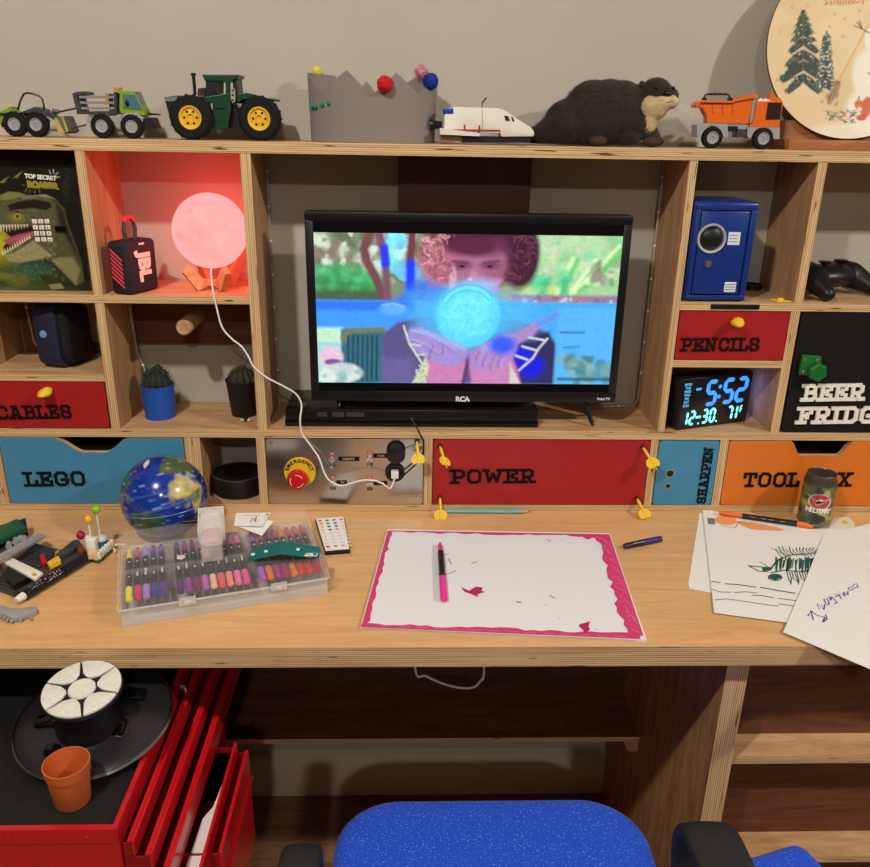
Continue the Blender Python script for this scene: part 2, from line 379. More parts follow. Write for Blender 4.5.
# ------------------------------------------------------------------ desk
T = .014
desk = thing('desk', 'long built-in plywood desk with orange tan worktop and layered edge', 'desk', (0, -.12, -.74))
mb = MB(); mb.box(-1.25, 1.25, -.385, .139, -.030, 0, edge=1); obj('worktop', mb, [DESK, EH], desk)
mb = MB(); mb.box(.400, .430, -.362, .125, -.7395, -.0302, edge=1); obj('side_panel', mb, [wood('side_veneer', rgb(204, 154, 104), rgb(138, 94, 58), (9, 9, 1.2), .5), EV], desk)
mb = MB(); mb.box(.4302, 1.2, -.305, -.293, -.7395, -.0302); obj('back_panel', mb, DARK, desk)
for z in (-.222, -.412):
    mb = MB(); mb.box(.4302, 1.2, -.352, -.3052, z, z + .012, edge=1); obj('shelf', mb, [PLY, EH], desk)
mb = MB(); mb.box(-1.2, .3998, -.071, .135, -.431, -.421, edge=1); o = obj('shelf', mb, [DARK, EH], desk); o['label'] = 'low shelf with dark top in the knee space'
mb = MB(); mb.prism([(.3998, -.068, -.4312), (.372, -.068, -.4312), (.379, -.068, -.452), (.384, -.068, -.457), (.3998, -.068, -.457)], (0, .19, 0)); obj('bracket', mb, PLY, desk)
mb = MB(); mb.box(-1.24, -1.21, -.362, .125, -.7395, -.0302, edge=1); obj('side_panel', mb, [PLYV, EV], desk)

# ------------------------------------------------------------------ hutch
h = thing('shelving_hutch', 'plywood pigeonhole shelving hutch standing along the back of the desk', 'shelving', (0, .07, 0))
def board(name, x0, x1, z0, z1, y0=0, y1=.1395, up=False, m=None):
    mb = MB(); mb.box(x0, x1, y0, y1, z0, z1, edge=1)
    return obj(name, mb, [m or (PLYV if up else PLY), EV if up else EH], h)
board('top_board', -.72, 1.06, .575, .591, -.001)
board('rail_board', -.705, 1.04, .134, .148, -.0008)
board('bottom_board', -.705, 1.04, .0003, .013)
board('shelf_board', -.691, -.271, .354, .366, -.0006)
board('shelf_board', -.691, -.507, .228, .240, 0, .13)
board('shelf_board', .399, 1.02, .352, .365, -.0006)
board('shelf_board', .399, .5775, .259, .271, 0, .13)
for x0, x1, z0, z1 in ((-.705, -.691, .013, .575), (-.507, -.493, .148, .354), (-.507, -.493, .366, .575), (-.271, -.256, .148, .575), (.387, .399, .148, .575), (.579, .593, .365, .575), (.5775, .592, .148, .352), (1.02, 1.036, .013, .575),
                       (-.392, -.367, .013, .134), (-.275, -.261, .013, .134), (.001, .015, .013, .134), (.379, .392, .013, .134), (.496, .510, .013, .134), (.805, .82, .013, .134)):
    board('upright', x0, x1, z0, z1, 0, .1395, True)
mb = MB(); mb.box(-.044, .172, .128, .1394, .33, .5748); obj('cleat_board', mb, mat('brown_board', rgb(96, 58, 38), .5, noise=.15, nscale=12), h)
mb = MB(); mb.box(-.4928, -.2712, .126, .1394, .258, .3538); cb = obj('cleat_board', mb, wood('cleat_veneer', rgb(112, 66, 42), rgb(74, 40, 26), (1.2, 9, 9), .5), h)
mb = MB(); mb.lathe([(0, 0), (.0105, 0), (.0125, .003), (.0125, .1)], (-.384, .028, .309), 20, (0, 1, 0)); obj('peg', mb, PLY, h)
mb = MB(); mb.box(-.6838, -.655, .126, .1394, .241, .3538); mb.box(-.655, -.507, .126, .1394, .241, .255); obj('cleat_board', mb, MATS['brown_board'], h)
mb = MB(); mb.box(-.6838, -.5072, .1, .1394, .556, .5748); obj('cleat_board', mb, MATS['brown_board'], h)
mb = MB(); a = oy(711, 304, -.0007); b = oy(759, 309.5, -.0007); mb.box(a.x, b.x, -.0022, -.0007, .3545, .3625, .0006); tag(obj('label_strip', mb, BLACK), 'blank black strip stuck on the shelf edge below the blue safe', 'label strip')

# clear light strings round the back of the bays
def lights(pts, label):
    t = thing('light_string', label, 'light string', pts[-1], group='clear light strings in the bays'); mbs = []
    mb = MB(); mb.tube(pts, .0016, 6); obj('wire', mb, mat('clear_tube', rgb(205, 196, 184), .25, alpha=.45), t)
    mb = MB()
    for a, b in zip(pts[:-1], pts[1:]):
        a = Vector(a); b = Vector(b); L_ = (b - a).length
        for k in range(int(L_ / .055)): mb.sph(a + (b - a) * ((k + .5) * .055 / L_), .0026, 8)
    obj('bead_run', mb, mat('bead', rgb(238, 228, 210), .2), t, kind='stuff')
lights([(.384, .118, .572), (.384, .118, .165), (.378, .118, .153), (.30, .118, .1505)], 'clear string of tiny lights down the television bay beside the blue safe')
lights([(-.253, .118, .572), (-.253, .118, .165), (-.253, .118, .15)], 'clear string of tiny lights down the television bay beside the moon lamp')
lights([(-.489, .095, .352), (-.487, .105, .25), (-.47, .12, .165), (-.465, .125, .1500)], 'clear string of tiny lights hanging beside the blue potted cactus')
lights([(-.66, .10, .352), (-.655, .10, .265), (-.64, .10, .2425), (-.60, .10, .2418)], 'clear string of tiny lights looping behind the navy puck')

# ------------------------------------------------------------------ drawers in the hutch
def rrect(x0, x1, z0, z1, r=.005, n=4):
    P = []
    for cx, cz, a0 in ((x1 - r, z1 - r, 0), (x0 + r, z1 - r, 90), (x0 + r, z0 + r, 180), (x1 - r, z0 + r, 270)):
        for k in range(n + 1):
            a = math.radians(a0 + 90 * k / n); P.append((cx + r * math.cos(a), cz + r * math.sin(a)))
    return P
def front(x0, x1, z0, z1, notch=None, y0=-.0012, y1=.009):
    mb = MB(); P = rrect(x0, x1, z0, z1)
    if notch:                                        # finger cut-out in the top edge
        a, b, c, d, dep = notch; N_ = []
        for k in range(9):
            t = k / 8; s = t * t * (3 - 2 * t); N_.append((d + (c - d) * t, z1 - dep * s))
        for k in range(9):
            t = k / 8; s = 1 - t * t * (3 - 2 * t); N_.append((b + (a - b) * t, z1 - dep * s))
        P = P[:5] + N_ + P[5:]
    V = mb.prism([(x, y0, z) for x, z in P], (0, y1 - y0, 0))
    for f in mb.bm.faces:
        if abs(f.normal.y) < .5: f.material_index = 1
    mb.bm.normal_update()
    for f in mb.bm.faces:
        f.material_index = 0 if f.normal.y < -.5 else 1
    return mb
def drawer(name, label, x0, x1, z0, z1, m, notch=None, hollow=True, edge=None):
    t = thing(name, label, 'drawer', ((x0 + x1) / 2, .05, z0))
    obj('front_panel', front(x0, x1, z0, z1, notch), [m, edge or m], t, smooth=False)
    mb = MB(); x0 += .006; x1 -= .006; zt = z1 - (.02 if not notch else notch[4] + .004)
    mb.box(x0, x1, .0095, .125, z0 + .001, z0 + .005); mb.box(x0, x0 + .006, .0095, .125, z0 + .005, zt); mb.box(x1 - .006, x1, .0095, .125, z0 + .005, zt); mb.box(x0 + .006, x1 - .006, .118, .125, z0 + .005, zt)
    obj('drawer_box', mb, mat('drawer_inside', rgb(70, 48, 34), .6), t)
    return t
def dart(mb, tip, tail, roll=0, k=1.0):
    """short plastic dart: stem, two heart shaped wings, tail spike"""
    tip = Vector(tip); tail = Vector(tail); a = (tail - tip); L_ = a.length; a.normalize()
    mb.tube([tip, tip + a * L_ * .35, tip + a * L_ * .5], [.0024, .0026, .0022], 10)
    mb.tube([tip + a * L_ * .5, tip + a * L_ * .8, tail], [.0022, .0017, .0008], 8)
    sd = a.cross(Vector((0, 0, 1))); sd.normalize(); sd = Matrix.Rotation(roll, 3, a) @ sd; n = a.cross(sd)
    for sg in (1, -1):
        pts = []
        for (u, v) in ((.46, .04), (.50, .34), (.58, .58), (.68, .68), (.78, .66), (.86, .54), (.885, .34), (.86, .16), (.80, .03)):
            pts.append(tip + a * (L_ * u) + sd * (sg * v * .0165 * k) - n * .0007)
        mb.prism(pts, n * .0014)
def yellow_knob(parent, px, m=YEL):
    c = oy(*px, -.012); mb = MB()
    mb.sph(c, (.0105, .012, .0065), 20); mb.sph(c + Vector((.002, .003, .0025)), (.008, .011, .006), 16); mb.sph(c + Vector((-.001, -.009, -.001)), (.0075, .006, .004), 16)
    mb.cyl(c, (c.x, -.001, c.z), .004); obj('knob', mb, m, parent, label='yellow plastic knob')
t = drawer('drawer', 'red drawer front marked cables with a yellow knob', -.689, -.509, .150, .2265, RED); slab_on('CABLES', (-2, 419.5), (72.5, 418.2), .0235, t, MBLACK); yellow_knob(t, (45, 393))
t = drawer('drawer', 'light blue drawer front with a finger notch, behind the globe', -.689, -.394, .0145, .1325, BLUE, (-.604, -.556, -.522, -.480, .026), edge=PLY); slab_on('LEGO', (26, 486.5), (86.5, 485.5), .0265, t, MBLACK)
t = drawer('drawer', 'wide red drawer front marked power with yellow darts at its corners', .0165, .3775, .0145, .1325, RED); slab_on('POWER', (451, 483.8), (534.5, 483), .0265, t, MBLACK)
t = drawer('drawer', 'orange drawer front with finger notch, marked tool box, behind the camouflage can', .5115, .803, .0145, .1325, ORANGE, (.615, .635, .70, .722, .026), edge=PLY); slab_on('TOOL BOX', (742.5, 487), (850, 486.5), .027, t, MBLACK)
t = drawer('drawer', 'red drawer front marked pencils with a yellow knob', .4005, .5760, .2725, .3505, RED); slab_on('PENCILS', (680.5, 351.5), (758.5, 351), .0225, t, MBLACK); yellow_knob(t, (737.5, 323))
# sharpener front
t = thing('sharpener_panel', 'small light blue front with two pencil holes, marked sharpen down its side', 'panel', (.44, .01, .0145))
obj('front_panel', front(.3935, .4945, .0145, .1325), BLUE, t, smooth=False)
for px, r in (((670, 473.5), .0062), ((668, 486), .0040)):
    mb = MB(); c = oy(*px, -.0014); mb.lathe([(r + .0009, 0), (r + .0009, -.0006), (r, -.0006), (r, .0002)], c, 24, (0, 1, 0)); hr = obj('pencil_hole', mb, PLY, t, label='round pencil hole')
    mb = MB(); mb.lathe([(0, 0), (r, 0)], c + Vector((0, -.0002, 0)), 24, (0, 1, 0)); obj('hole_inside', mb, mat('hole_black', rgb(20, 12, 8), .8), hr)
b0 = oy(708.5, 501, -.0015)
M_ = Matrix.Translation((.4855, -.0015, .0175)) @ RX90 @ Matrix.Rotation(pi / 2, 4, 'Z') @ Matrix.Scale(.0165, 4)
obj('lettering', slab('SHARPEN', M_, wt=.17, ext=.07, fit=.103 / .0165), MBLACK, t, smooth=False)
# fridge door
t = thing('fridge_door', 'black cupboard door with raised white letters reading beer fridge and a green latch', 'door', (.7, .01, .149))
obj('door_panel', front(.5945, .86, .149, .3505, y1=.012), mat('fridge_black', rgb(17, 16, 18), .6, spec=.25), t, smooth=False)
slab_on('BEER', (801, 401), (862, 400), .0290, t, LETW, d=.003, wt=.2, Y=-.002); slab_on('FRIDGE', (796, 423.5), (889, 422.5), .0292, t, LETW, d=.003, wt=.2, Y=-.002)
GRN = mat('green_plastic', rgb(24, 104, 44), .35)
mb = MB(); mb.pxprism([(803, 355), (822, 356.5), (820, 376), (799, 375)], -.0075, -.0013, .0012); la = obj('latch', mb, GRN, t, label='green latch')
for px in ((806.5, 360), (818.5, 361), (804.5, 372)):
    mb = MB(); c = oy(*px, -.0078); mb.lathe([(0, 0), (.003, 0), (.0036, .0006)], c, 12, (0, 1, 0)); obj('screw', mb, CHROME, la)
c = oy(817.5, 372, -.015); mb = MB(); mb.lathe([(0, -.006), (.0125, -.006), (.0155, -.003), (.0155, .004), (.008, .008)], c, 6, (0, 1, 0)); mb.box(c.x - .012, c.x + .012, c.y - .0072, c.y - .0055, c.z - .0008, c.z + .0008)
mb.xf([v for v in mb.bm.verts], Matrix.Translation(c) @ Matrix.Rotation(math.radians(-40), 4, 'Y') @ Matrix.Translation(-c)); obj('turn_handle', mb, GRN, la)

# ------------------------------------------------------------------ steel switch panel
sp = thing('switch_panel', 'brushed steel panel with emergency button, four switches and a socket', 'switch panel', (-.13, .0, .0145))
def steel():
    M = mat('brushed_steel', rgb(190, 186, 180), .23, 1); nt = M.node_tree; b = nt.nodes['Principled BSDF']; N = nt.nodes.new; L = nt.links.new
    tc = N('ShaderNodeTexCoord'); mp = N('ShaderNodeMapping'); mp.inputs['Scale'].default_value = (6, 40, 900); n = N('ShaderNodeTexNoise'); n.inputs['Scale'].default_value = 1.5
    L(tc.outputs['Object'], mp.inputs[0]); L(mp.outputs[0], n.inputs[0]); r = N('ShaderNodeMapRange'); r.inputs[3].default_value = .12; r.inputs[4].default_value = .26; L(n.outputs['Fac'], r.inputs[0]); L(r.outputs[0], b.inputs['Roughness'])
    return M
obj('plate', front(-.2595, -.0005, .0145, .1328, y1=.003), steel(), sp, smooth=False)
for px in ((271, 443), (275, 497), (417.5, 497), (416.8, 441.5)):
    mb = MB(); c = oy(*px, -.0013); mb.lathe([(0, -.0022), (.0018, -.0018), (.003, 0)], c, 14, (0, 1, 0)); obj('screw', mb, CHROME, sp)
c = oy(300, 472, -.0014); eb = None
mb = MB(); mb.lathe([(0, -.003), (.0255, -.003), (.0262, -.002), (.0262, .0002)], c, 40, (0, 1, 0)); eb = obj('emergency_button', mb, mat('button_yellow', rgb(226, 186, 40), .45), sp)
mb = MB(); c2 = oy(298.5, 476, -.0044); mb.lathe([(0, -.022), (.010, -.0222), (.0155, -.0205), (.0168, -.017), (.0168, -.010), (.011, -.008), (.011, 0)], c2, 32, (0, 1, 0)); rc = obj('mushroom_cap', mb, mat('button_red', rgb(196, 24, 28), .3), eb, label='red mushroom push button')
mb = MB()
for k in range(3):
    a0 = math.radians(30 + 120 * k); pts = [c2 + Vector((.0108 * math.cos(a0 + a), -.0224, .0108 * math.sin(a0 + a))) for a in np.linspace(0, 1.25, 9)]; mb.ribbon(pts, .0012, (0, -1, 0))
for v in mb.bm.verts: v.co.y = c2.y - .0226
obj('arrow_mark', mb, LETW, eb)
mb = MB()
for k, ch in enumerate('EMERGENCY'):
    a = math.radians(163 - 146 * k / 8); R_ = .0212
    put_text(mb, ch, .0088, Matrix.Translation(c + Vector((R_ * math.cos(a), -.0033, R_ * math.sin(a)))) @ RX90 @ Matrix.Rotation(a - pi / 2, 4, 'Z'), ext=.0002, bold=.0003)
obj('lettering', mb, MBLACK, eb, smooth=False)
for px, word, lp in (((332, 459), 'LIGHTS', (338.5, 458.8)), ((369.5, 458.5), 'FAN', (376.5, 455.7)), ((332.5, 482.5), 'TV', (338.5, 482.5)), ((369.5, 483), 'USB', (377, 483))):
    s = None; c = oy(*px, -.0014)
    mb = MB(); mb.lathe([(0, -.0035), (.0058, -.0035), (.0058, 0)], c, 6, (0, 1, 0)); mb.cyl(c, c + Vector((0, -.008, 0)), .0038, n=14); s = obj('toggle_switch', mb, CHROME, sp)
    mb = MB(); mb.tube([c + Vector((0, -.008, 0)), c + Vector((.0005, -.016, -.005)), c + Vector((.0005, -.02, -.007))], [.0012, .0018, .0022], 8); obj('lever', mb, CHROME, s)
    for dz, wd, cc, tx in ((.0098, 'ON', rgb(170, 30, 34), 1), (-.0106, 'O', rgb(40, 38, 38), 0)):
        mb = MB(); q = c + Vector((.0005, .0, dz)); mb.box(q.x - .0045, q.x + .0045, -.0018, -.0013, q.z - .0024, q.z + .0024); pl = obj('on_off_mark', mb, mat('mark_red' if tx else 'mark_dark', cc, .5), sp)
        mb = MB(); put_text(mb, wd, .0042, Matrix.Translation((q.x, -.0019, q.z)) @ RX90, ext=.0001); obj('lettering', mb, LETW, pl, smooth=False)
    a = oy(*lp, -.0016); wd = .0068 * len(word) * .75 + .004
    if px[0] > 340: a.x -= .002
    mb = MB(); mb.box(a.x - .012 * (0 if len(word) > 3 else .3), a.x + wd, -.0022, -.0013, a.z - .0036, a.z + .0036); nl = obj('name_strip', mb, MBLACK, sp, label='black embossed tape')
    mb = MB(); put_text(mb, word, .0052, Matrix.Translation((a.x + wd * .48, -.0023, a.z)) @ RX90, ext=.0001, space=1.2); obj('lettering', mb, LETW, nl, smooth=False)
c = oy(395, 472, -.0014); mb = MB(); mb.lathe([(.011, -.0005), (.011, -.006), (.0155, -.006), (.0162, -.004), (.0162, 0)], c, 36, (0, 1, 0)); mb.lathe([(0, -.0006), (.011, -.0006)], c, 24, (0, 1, 0)); sk = obj('socket', mb, BLACK, sp)
mb = MB(); c3 = oy(396, 450, -.0014); mb.lathe([(0, -.020), (.010, -.020), (.0152, -.017), (.0158, -.006), (.0158, -.002), (.013, -.001)], c3, 32, (0, 1, .28)); mb.box(c3.x - .005, c3.x + .005, -.006, -.0015, c.z + .010, c3.z - .008); obj('flap_cap', mb, BLACK, sk, label='raised black rubber cap')
for cx, cz in ((-.0, .0),):
    pass
# darts, poking out of eyelets
for i, (tip, tail, rl, lb) in enumerate((
    ((417, 441.5), (418.5, 467), .15, 'yellow dart in the top corner of the steel switch panel'),
    ((440, 446.5), (447, 468), -.45, 'yellow dart in the top corner of the red power front nearest the switch panel'),
    ((440, 497.5), (441, 523), .0, 'yellow dart in the bottom corner of the red power front nearest the switch panel'),
    ((643, 447.5), (657, 470), .45, 'yellow dart in the top corner of the red power front nearest the sharpener'),
    ((637, 498.5), (648, 521), .2, 'yellow dart in the bottom corner of the red power front nearest the sharpener'))):
    a = oy(*tip, -.002); b = oy(*tail, -.034)
    t = thing('dart', lb, 'dart', a, group='yellow darts round the power front')
    mb = MB(); dart(mb, a, b, rl); obj('dart_body', mb, YEL, t)
    mb = MB(); mb.lathe([(.0028, -.004), (.0042, -.004), (.0042, .0), (.0028, 0)], a, 16, (0, 1, 0)); obj('ferrule', mb, mat('dark_steel', rgb(90, 86, 86), .3, 1), t)

# ------------------------------------------------------------------ television
tv = thing('television', 'black flat television on two feet showing a boy holding a glowing blue orb', 'television', (.066, .035, .1482))
X0, X1, Z0, Z1 = -.184, .3165, .1925, .4925
mb = MB(); mb.box(X0, X1, .0205, .046, Z0, Z1, .002); mb.box(X0 + .03, X1 - .03, .046, .068, Z0 + .02, Z1 - .08, .006); obj('housing', mb, BLACK, tv)
mb = MB()
for a in ((X0, X1, Z1 - .0135, Z1), (X0, X1, Z0, Z0 + .017), (X0, -.171, Z0 + .017, Z1 - .0135), (.3035, X1, Z0 + .017, Z1 - .0135)): mb.box(a[0], a[1], .017, .0204, a[2], a[3], .0008)
obj('bezel', mb, mat('bezel_black', rgb(13, 13, 16), .35), tv)
mb = MB(); mb.box(-.1712, .3038, .0188, .0204, Z0 + .0168, Z1 - .0133); scr = obj('screen', mb, mat('screen_glass', rgb(5, 5, 8), .12), tv)
zb, zt = .2235, .462
me, P, U, V = grid((-.1712, .0184, zt), (.3038, .0184, zt), (-.1712, .0184, zb), 330, 166)
p = Paint(58 + 748 * U, 78 + 367 * V, (150, 165, 140))
L_ = lambda *a: list(a)
p.rect(0, 0, 330, 300, (120, 140, 110), 10); p.blobs(120, 58, 78, 300, 190, 5, 18, [(215, 225, 205), (90, 100, 70), (170, 170, 150), (140, 120, 110), (225, 235, 225)], .7, .6)
p.blobs(35, 230, 80, 360, 190, 8, 24, [(120, 235, 245), (180, 245, 250), (110, 190, 230)], .7, .5)
p.poly([(58, 165), (110, 150), (170, 165), (230, 180), (240, 240), (58, 240)], (60, 160, 90), 25); p.blobs(30, 60, 165, 200, 215, 8, 20, [(80, 190, 120), (50, 130, 70), (90, 190, 130)], .5, .6)
p.rect(50, 212, 230, 240, (70, 70, 60), 14, .8)
p.line([(195, 78), (178, 115), (185, 145), (205, 180), (228, 240)], 22, (112, 70, 74), 8); p.line([(215, 78), (230, 140), (235, 240)], 20, (120, 80, 96), 8)
p.line([(228, 112), (230, 150)], 20, (40, 50, 230), 8); p.line([(295, 78), (290, 150)], 20, (110, 56, 60), 8); p.line([(292, 150), (290, 205)], 24, (20, 60, 245), 10)
p.poly([(280, 210), (330, 175), (380, 200), (420, 245), (240, 245)], (40, 120, 235), 20, .85)
p.rect(560, 70, 820, 245, (160, 205, 150), 20); p.blobs(110, 580, 78, 810, 190, 8, 26, [(190, 225, 170), (140, 200, 140), (200, 215, 180), (120, 205, 160)], .5, .6)
for a, b in (((655, 218), (690, 135)), ((690, 215), (745, 140)), ((700, 210), (800, 120)), ((730, 185), (800, 105))): p.line([a, b], 16, (215, 240, 190), 8); p.line([(a[0] + 9, a[1]), (b[0] + 9, b[1])], 12, (70, 190, 90), 8, .8)
p.blobs(20, 580, 170, 680, 220, 8, 18, [(60, 190, 130), (90, 210, 150), (200, 220, 130)], .7, .6); p.blobs(14, 740, 140, 800, 190, 8, 14, [(150, 140, 130), (120, 120, 105)], .6, .6)
p.rect(540, 220, 810, 240, (150, 120, 150), 8); p.blobs(20, 570, 224, 800, 236, 4, 8, [(190, 110, 120), (200, 200, 215), (120, 100, 150)], .7, .5)
p.rect(50, 238, 820, 460, (64, 168, 240), 4)
p.rect(50, 238, 420, 305, (60, 150, 250), 6); p.rect(50, 238, 300, 262, (40, 105, 235), 12, .8)
p.rect(50, 305, 120, 345, (190, 230, 200), 10); p.rect(50, 345, 118, 450, (170, 210, 215), 10)
p.poly([(118, 310), (225, 305), (225, 445), (118, 445)], (44, 104, 120), 6); p.poly([(116, 330), (130, 305), (230, 303), (230, 315), (140, 318), (124, 350)], (110, 120, 90), 8)
for k in range(7): p.line([(136 + 12 * k, 325), (133 + 12 * k, 440)], 4, (26, 52, 80), 3)
p.ell(92, 380, 30, 26, (225, 190, 215), .3); p.ell(96, 392, 22, 8, (120, 80, 150), .4); p.ell(120, 420, 50, 26, (190, 205, 205), .25); p.ell(80, 430, 20, 20, (205, 225, 215), .3); p.blobs(14, 60, 405, 160, 445, 4, 12, [(120, 170, 180), (215, 225, 225)], .6, .5)
p.poly([(222, 445), (220, 320), (260, 290), (330, 275), (560, 280), (630, 310), (660, 340), (664, 445)], (86, 78, 132), 10); p.rect(220, 380, 300, 450, (110, 100, 160), 20, .6)
p.poly([(560, 330), (640, 310), (662, 350), (664, 445), (550, 445)], (40, 40, 92), 10)
p.ell(600, 400, 34, 30, (10, 20, 220), .6, .9); p.ell(575, 370, 26, 22, (10, 30, 230), .6, .8)
p.rect(660, 250, 810, 450, (88, 178, 240), 8, .8); p.line([(670, 312), (730, 312)], 5, (50, 110, 190), 5); p.line([(680, 350), (720, 348)], 5, (60, 130, 200), 5); p.blobs(26, 680, 380, 800, 445, 8, 20, [(70, 130, 130), (60, 110, 90), (130, 170, 170)], .6, .6); p.rect(670, 428, 810, 436, (40, 70, 80), 5, .8)
# boy
p.ell(455, 118, 140, 88, (88, 34, 58), .16); p.ell(362, 140, 50, 58, (176, 104, 122), .5); p.ell(560, 125, 46, 80, (62, 24, 46), .25); p.ell(450, 92, 90, 34, (76, 24, 56), .5)
p.poly([(383, 132), (415, 112), (500, 108), (522, 130), (524, 172), (505, 210), (465, 232), (425, 228), (392, 202)], (170, 104, 134), 16); p.ell(500, 150, 30, 50, (150, 84, 116), .9, .6); p.poly([(425, 195), (465, 182), (512, 188), (500, 212), (462, 234), (425, 226)], (186, 172, 222), 22)
p.ell(445, 108, 66, 22, (90, 32, 62), .7)
p.ell(414, 150, 26, 11, (112, 54, 82), .9, .8); p.ell(486, 150, 24, 10, (112, 54, 82), .9, .8); p.ell(416, 153, 7, 3.5, (44, 18, 36), .8); p.ell(485, 153, 7, 3.5, (44, 18, 36), .8); p.line([(394, 141), (432, 145)], 5, (92, 36, 64), 5, .7); p.line([(468, 145), (508, 139)], 5, (92, 36, 64), 5, .7)
p.ell(446, 178, 9, 16, (196, 140, 170), .9, .7); p.ell(437, 184, 6, 4, (228, 214, 236), .8, .8); p.ell(395, 190, 9, 34, (226, 172, 190), .8, .8)
for k in range(420):
    a = random.uniform(0, 6.28); r = random.uniform(.62, 1.08) ** .8; cx = 455 + 132 * r * math.cos(a); cy = 122 + 84 * r * math.sin(a)
    if cy < 76 or (388 < cx < 520 and cy > 112): continue
    lf = cx < 410; t0 = random.uniform(0, 6.28); rr_ = random.uniform(5, 13); arc_ = [(cx + rr_ * math.cos(t0 + q), cy + rr_ * math.sin(t0 + q)) for q in np.linspace(0, 2.2, 5)]
    p.line(arc_, random.uniform(1.5, 3.5), random.choice([(214, 140, 150), (128, 58, 78), (236, 184, 186), (168, 92, 112), (100, 40, 62)] if lf else [(112, 46, 68), (50, 16, 38), (140, 74, 96), (70, 26, 52), (40, 12, 32)]), 2.5, .65)
p.rect(300, 230, 590, 320, (84, 190, 248), 46, .65)
# orb
p.ell(436, 276, 92, 84, (66, 180, 246), .5, .85); p.ell(436, 274, 80, 78, (84, 206, 250), .10, .9); p.ell(432, 262, 60, 54, (112, 232, 254), .9, .9)
for k in range(90): a = random.uniform(0, 6.28); r = 70 * math.sqrt(random.random()); p.ell(436 + r * math.cos(a), 274 + r * math.sin(a), random.uniform(4, 14), random.uniform(3, 8), random.choice([(130, 240, 255), (70, 196, 244), (96, 220, 250)]), .8, .3, random.uniform(0, 180))
t_ = np.linspace(2.6, 0.7, 14)
for rr_, c_ in ((78, (36, 140, 214)), (70, (150, 236, 255)), (63, (50, 160, 226))): p.line([(436 + rr_ * math.cos(a), 274 - rr_ * math.sin(a)) for a in t_], 2.5, c_, 3, .7)
# hands
p.poly([(330, 378), (436, 385), (425, 450), (330, 450)], (196, 122, 174), 10); p.poly([(442, 396), (548, 376), (562, 400), (578, 450), (450, 450)], (196, 126, 180), 10); p.line([(438, 385), (427, 448)], 8, (84, 48, 108), 6)
p.poly([(284, 322), (292, 304), (318, 302), (352, 314), (384, 332), (420, 346), (438, 356), (436, 378), (410, 400), (372, 396), (330, 380), (298, 356)], (158, 138, 204), 9)
for pts in ([(300, 318), (340, 326), (376, 346), (404, 366)], [(296, 338), (330, 350), (362, 372)]): p.line(pts, 3, (112, 92, 168), 4, .6); p.line([(a_, b_ - 6) for a_, b_ in pts], 4, (188, 174, 228), 5, .5)
p.poly([(288, 310), (320, 304), (384, 328), (436, 352), (430, 362), (380, 344), (318, 320)], (150, 178, 236), 8, .7)
p.poly([(440, 362), (470, 346), (500, 330), (528, 318), (556, 316), (590, 296), (604, 284), (656, 262), (664, 268), (646, 284), (616, 300), (600, 322), (566, 342), (550, 388), (500, 408), (460, 408), (442, 392)], (168, 132, 196), 9)
p.poly([(470, 350), (530, 318), (556, 318), (520, 338), (476, 366)], (150, 170, 232), 8, .6)
for a in ((468, 362), (486, 372), (505, 378), (524, 374)): p.line([a, (a[0] - 8, a[1] + 12), (a[0] - 10, a[1] + 28)], 3, (112, 72, 140), 4, .6); p.line([(a[0] + 7, a[1]), (a[0] - 1, a[1] + 24)], 4, (196, 160, 212), 5, .4)
p.ell(525, 345, 34, 24, (36, 86, 236), .7, .95); p.poly([(604, 286), (656, 262), (664, 268), (646, 284), (618, 298)], (78, 150, 240), 8)
for a in ((346, 340), (372, 350), (340, 360)): p.line([a, (a[0] + 3, a[1] + 10), (a[0] - 1, a[1] + 24)], 2.5, (96, 64, 140), 3, .7)
p.ell(250, 258, 34, 14, (98, 180, 248), .6, .8); p.line([(222, 248), (250, 244), (276, 254)], 3, (150, 206, 252), 4, .8)
p.line([(275, 300), (290, 345), (310, 375), (325, 400)], 5, (206, 210, 196), 4); p.line([(290, 345), (318, 348)], 4, (206, 210, 196), 4); p.line([(306, 372), (330, 370)], 4, (206, 210, 196), 4); p.poly([(330, 378), (340, 400), (332, 445), (296, 445)], (196, 200, 172), 6)
for k in range(50): p.ell(random.uniform(300, 334), random.uniform(395, 444), 2.2, 1.6, random.choice([(120, 120, 100), (236, 236, 210)]), .6, .7)
for a, b in (((590, 325), (630, 332)), ((575, 348), (612, 358)), ((560, 372), (590, 382))): p.line([a, b], 5, (214, 208, 220), 4)
p.line([(638, 328), (618, 352), (604, 378), (570, 410)], 5, (214, 208, 220), 4); p.poly([(545, 390), (575, 445), (548, 445)], (206, 198, 190), 6)
nz = rng.normal(0, .05, (167, 331)); nz = (nz + np.roll(nz, 1, 1) + np.roll(nz, 1, 0) + np.roll(nz, -1, 1)) / 2; p.c = np.clip(p.c * (1 + nz.ravel()[:, None]), 0, 1)
paint_mesh(me, p.c); im = obj('picture', me, vcol('screen_picture', .2, 1.15), scr, smooth=False); im['label'] = 'bright film picture of a boy with a blue orb'
mb = MB(); put_text(mb, 'RCA', .0115, Matrix.Translation(oy(462.5, 399.3, .0166)) @ RX90, ext=.0003, bold=.0006); obj('logo_lettering', mb, mat('logo_silver', rgb(225, 225, 228), .4), tv, smooth=False)
mb = MB(); put_text(mb, 'Roku TV', .0058, Matrix.Translation(oy(603.5, 399, .0166)) @ RX90, ext=.0002, bold=.0002); obj('brand_lettering', mb, MATS['logo_silver'], tv, smooth=False)
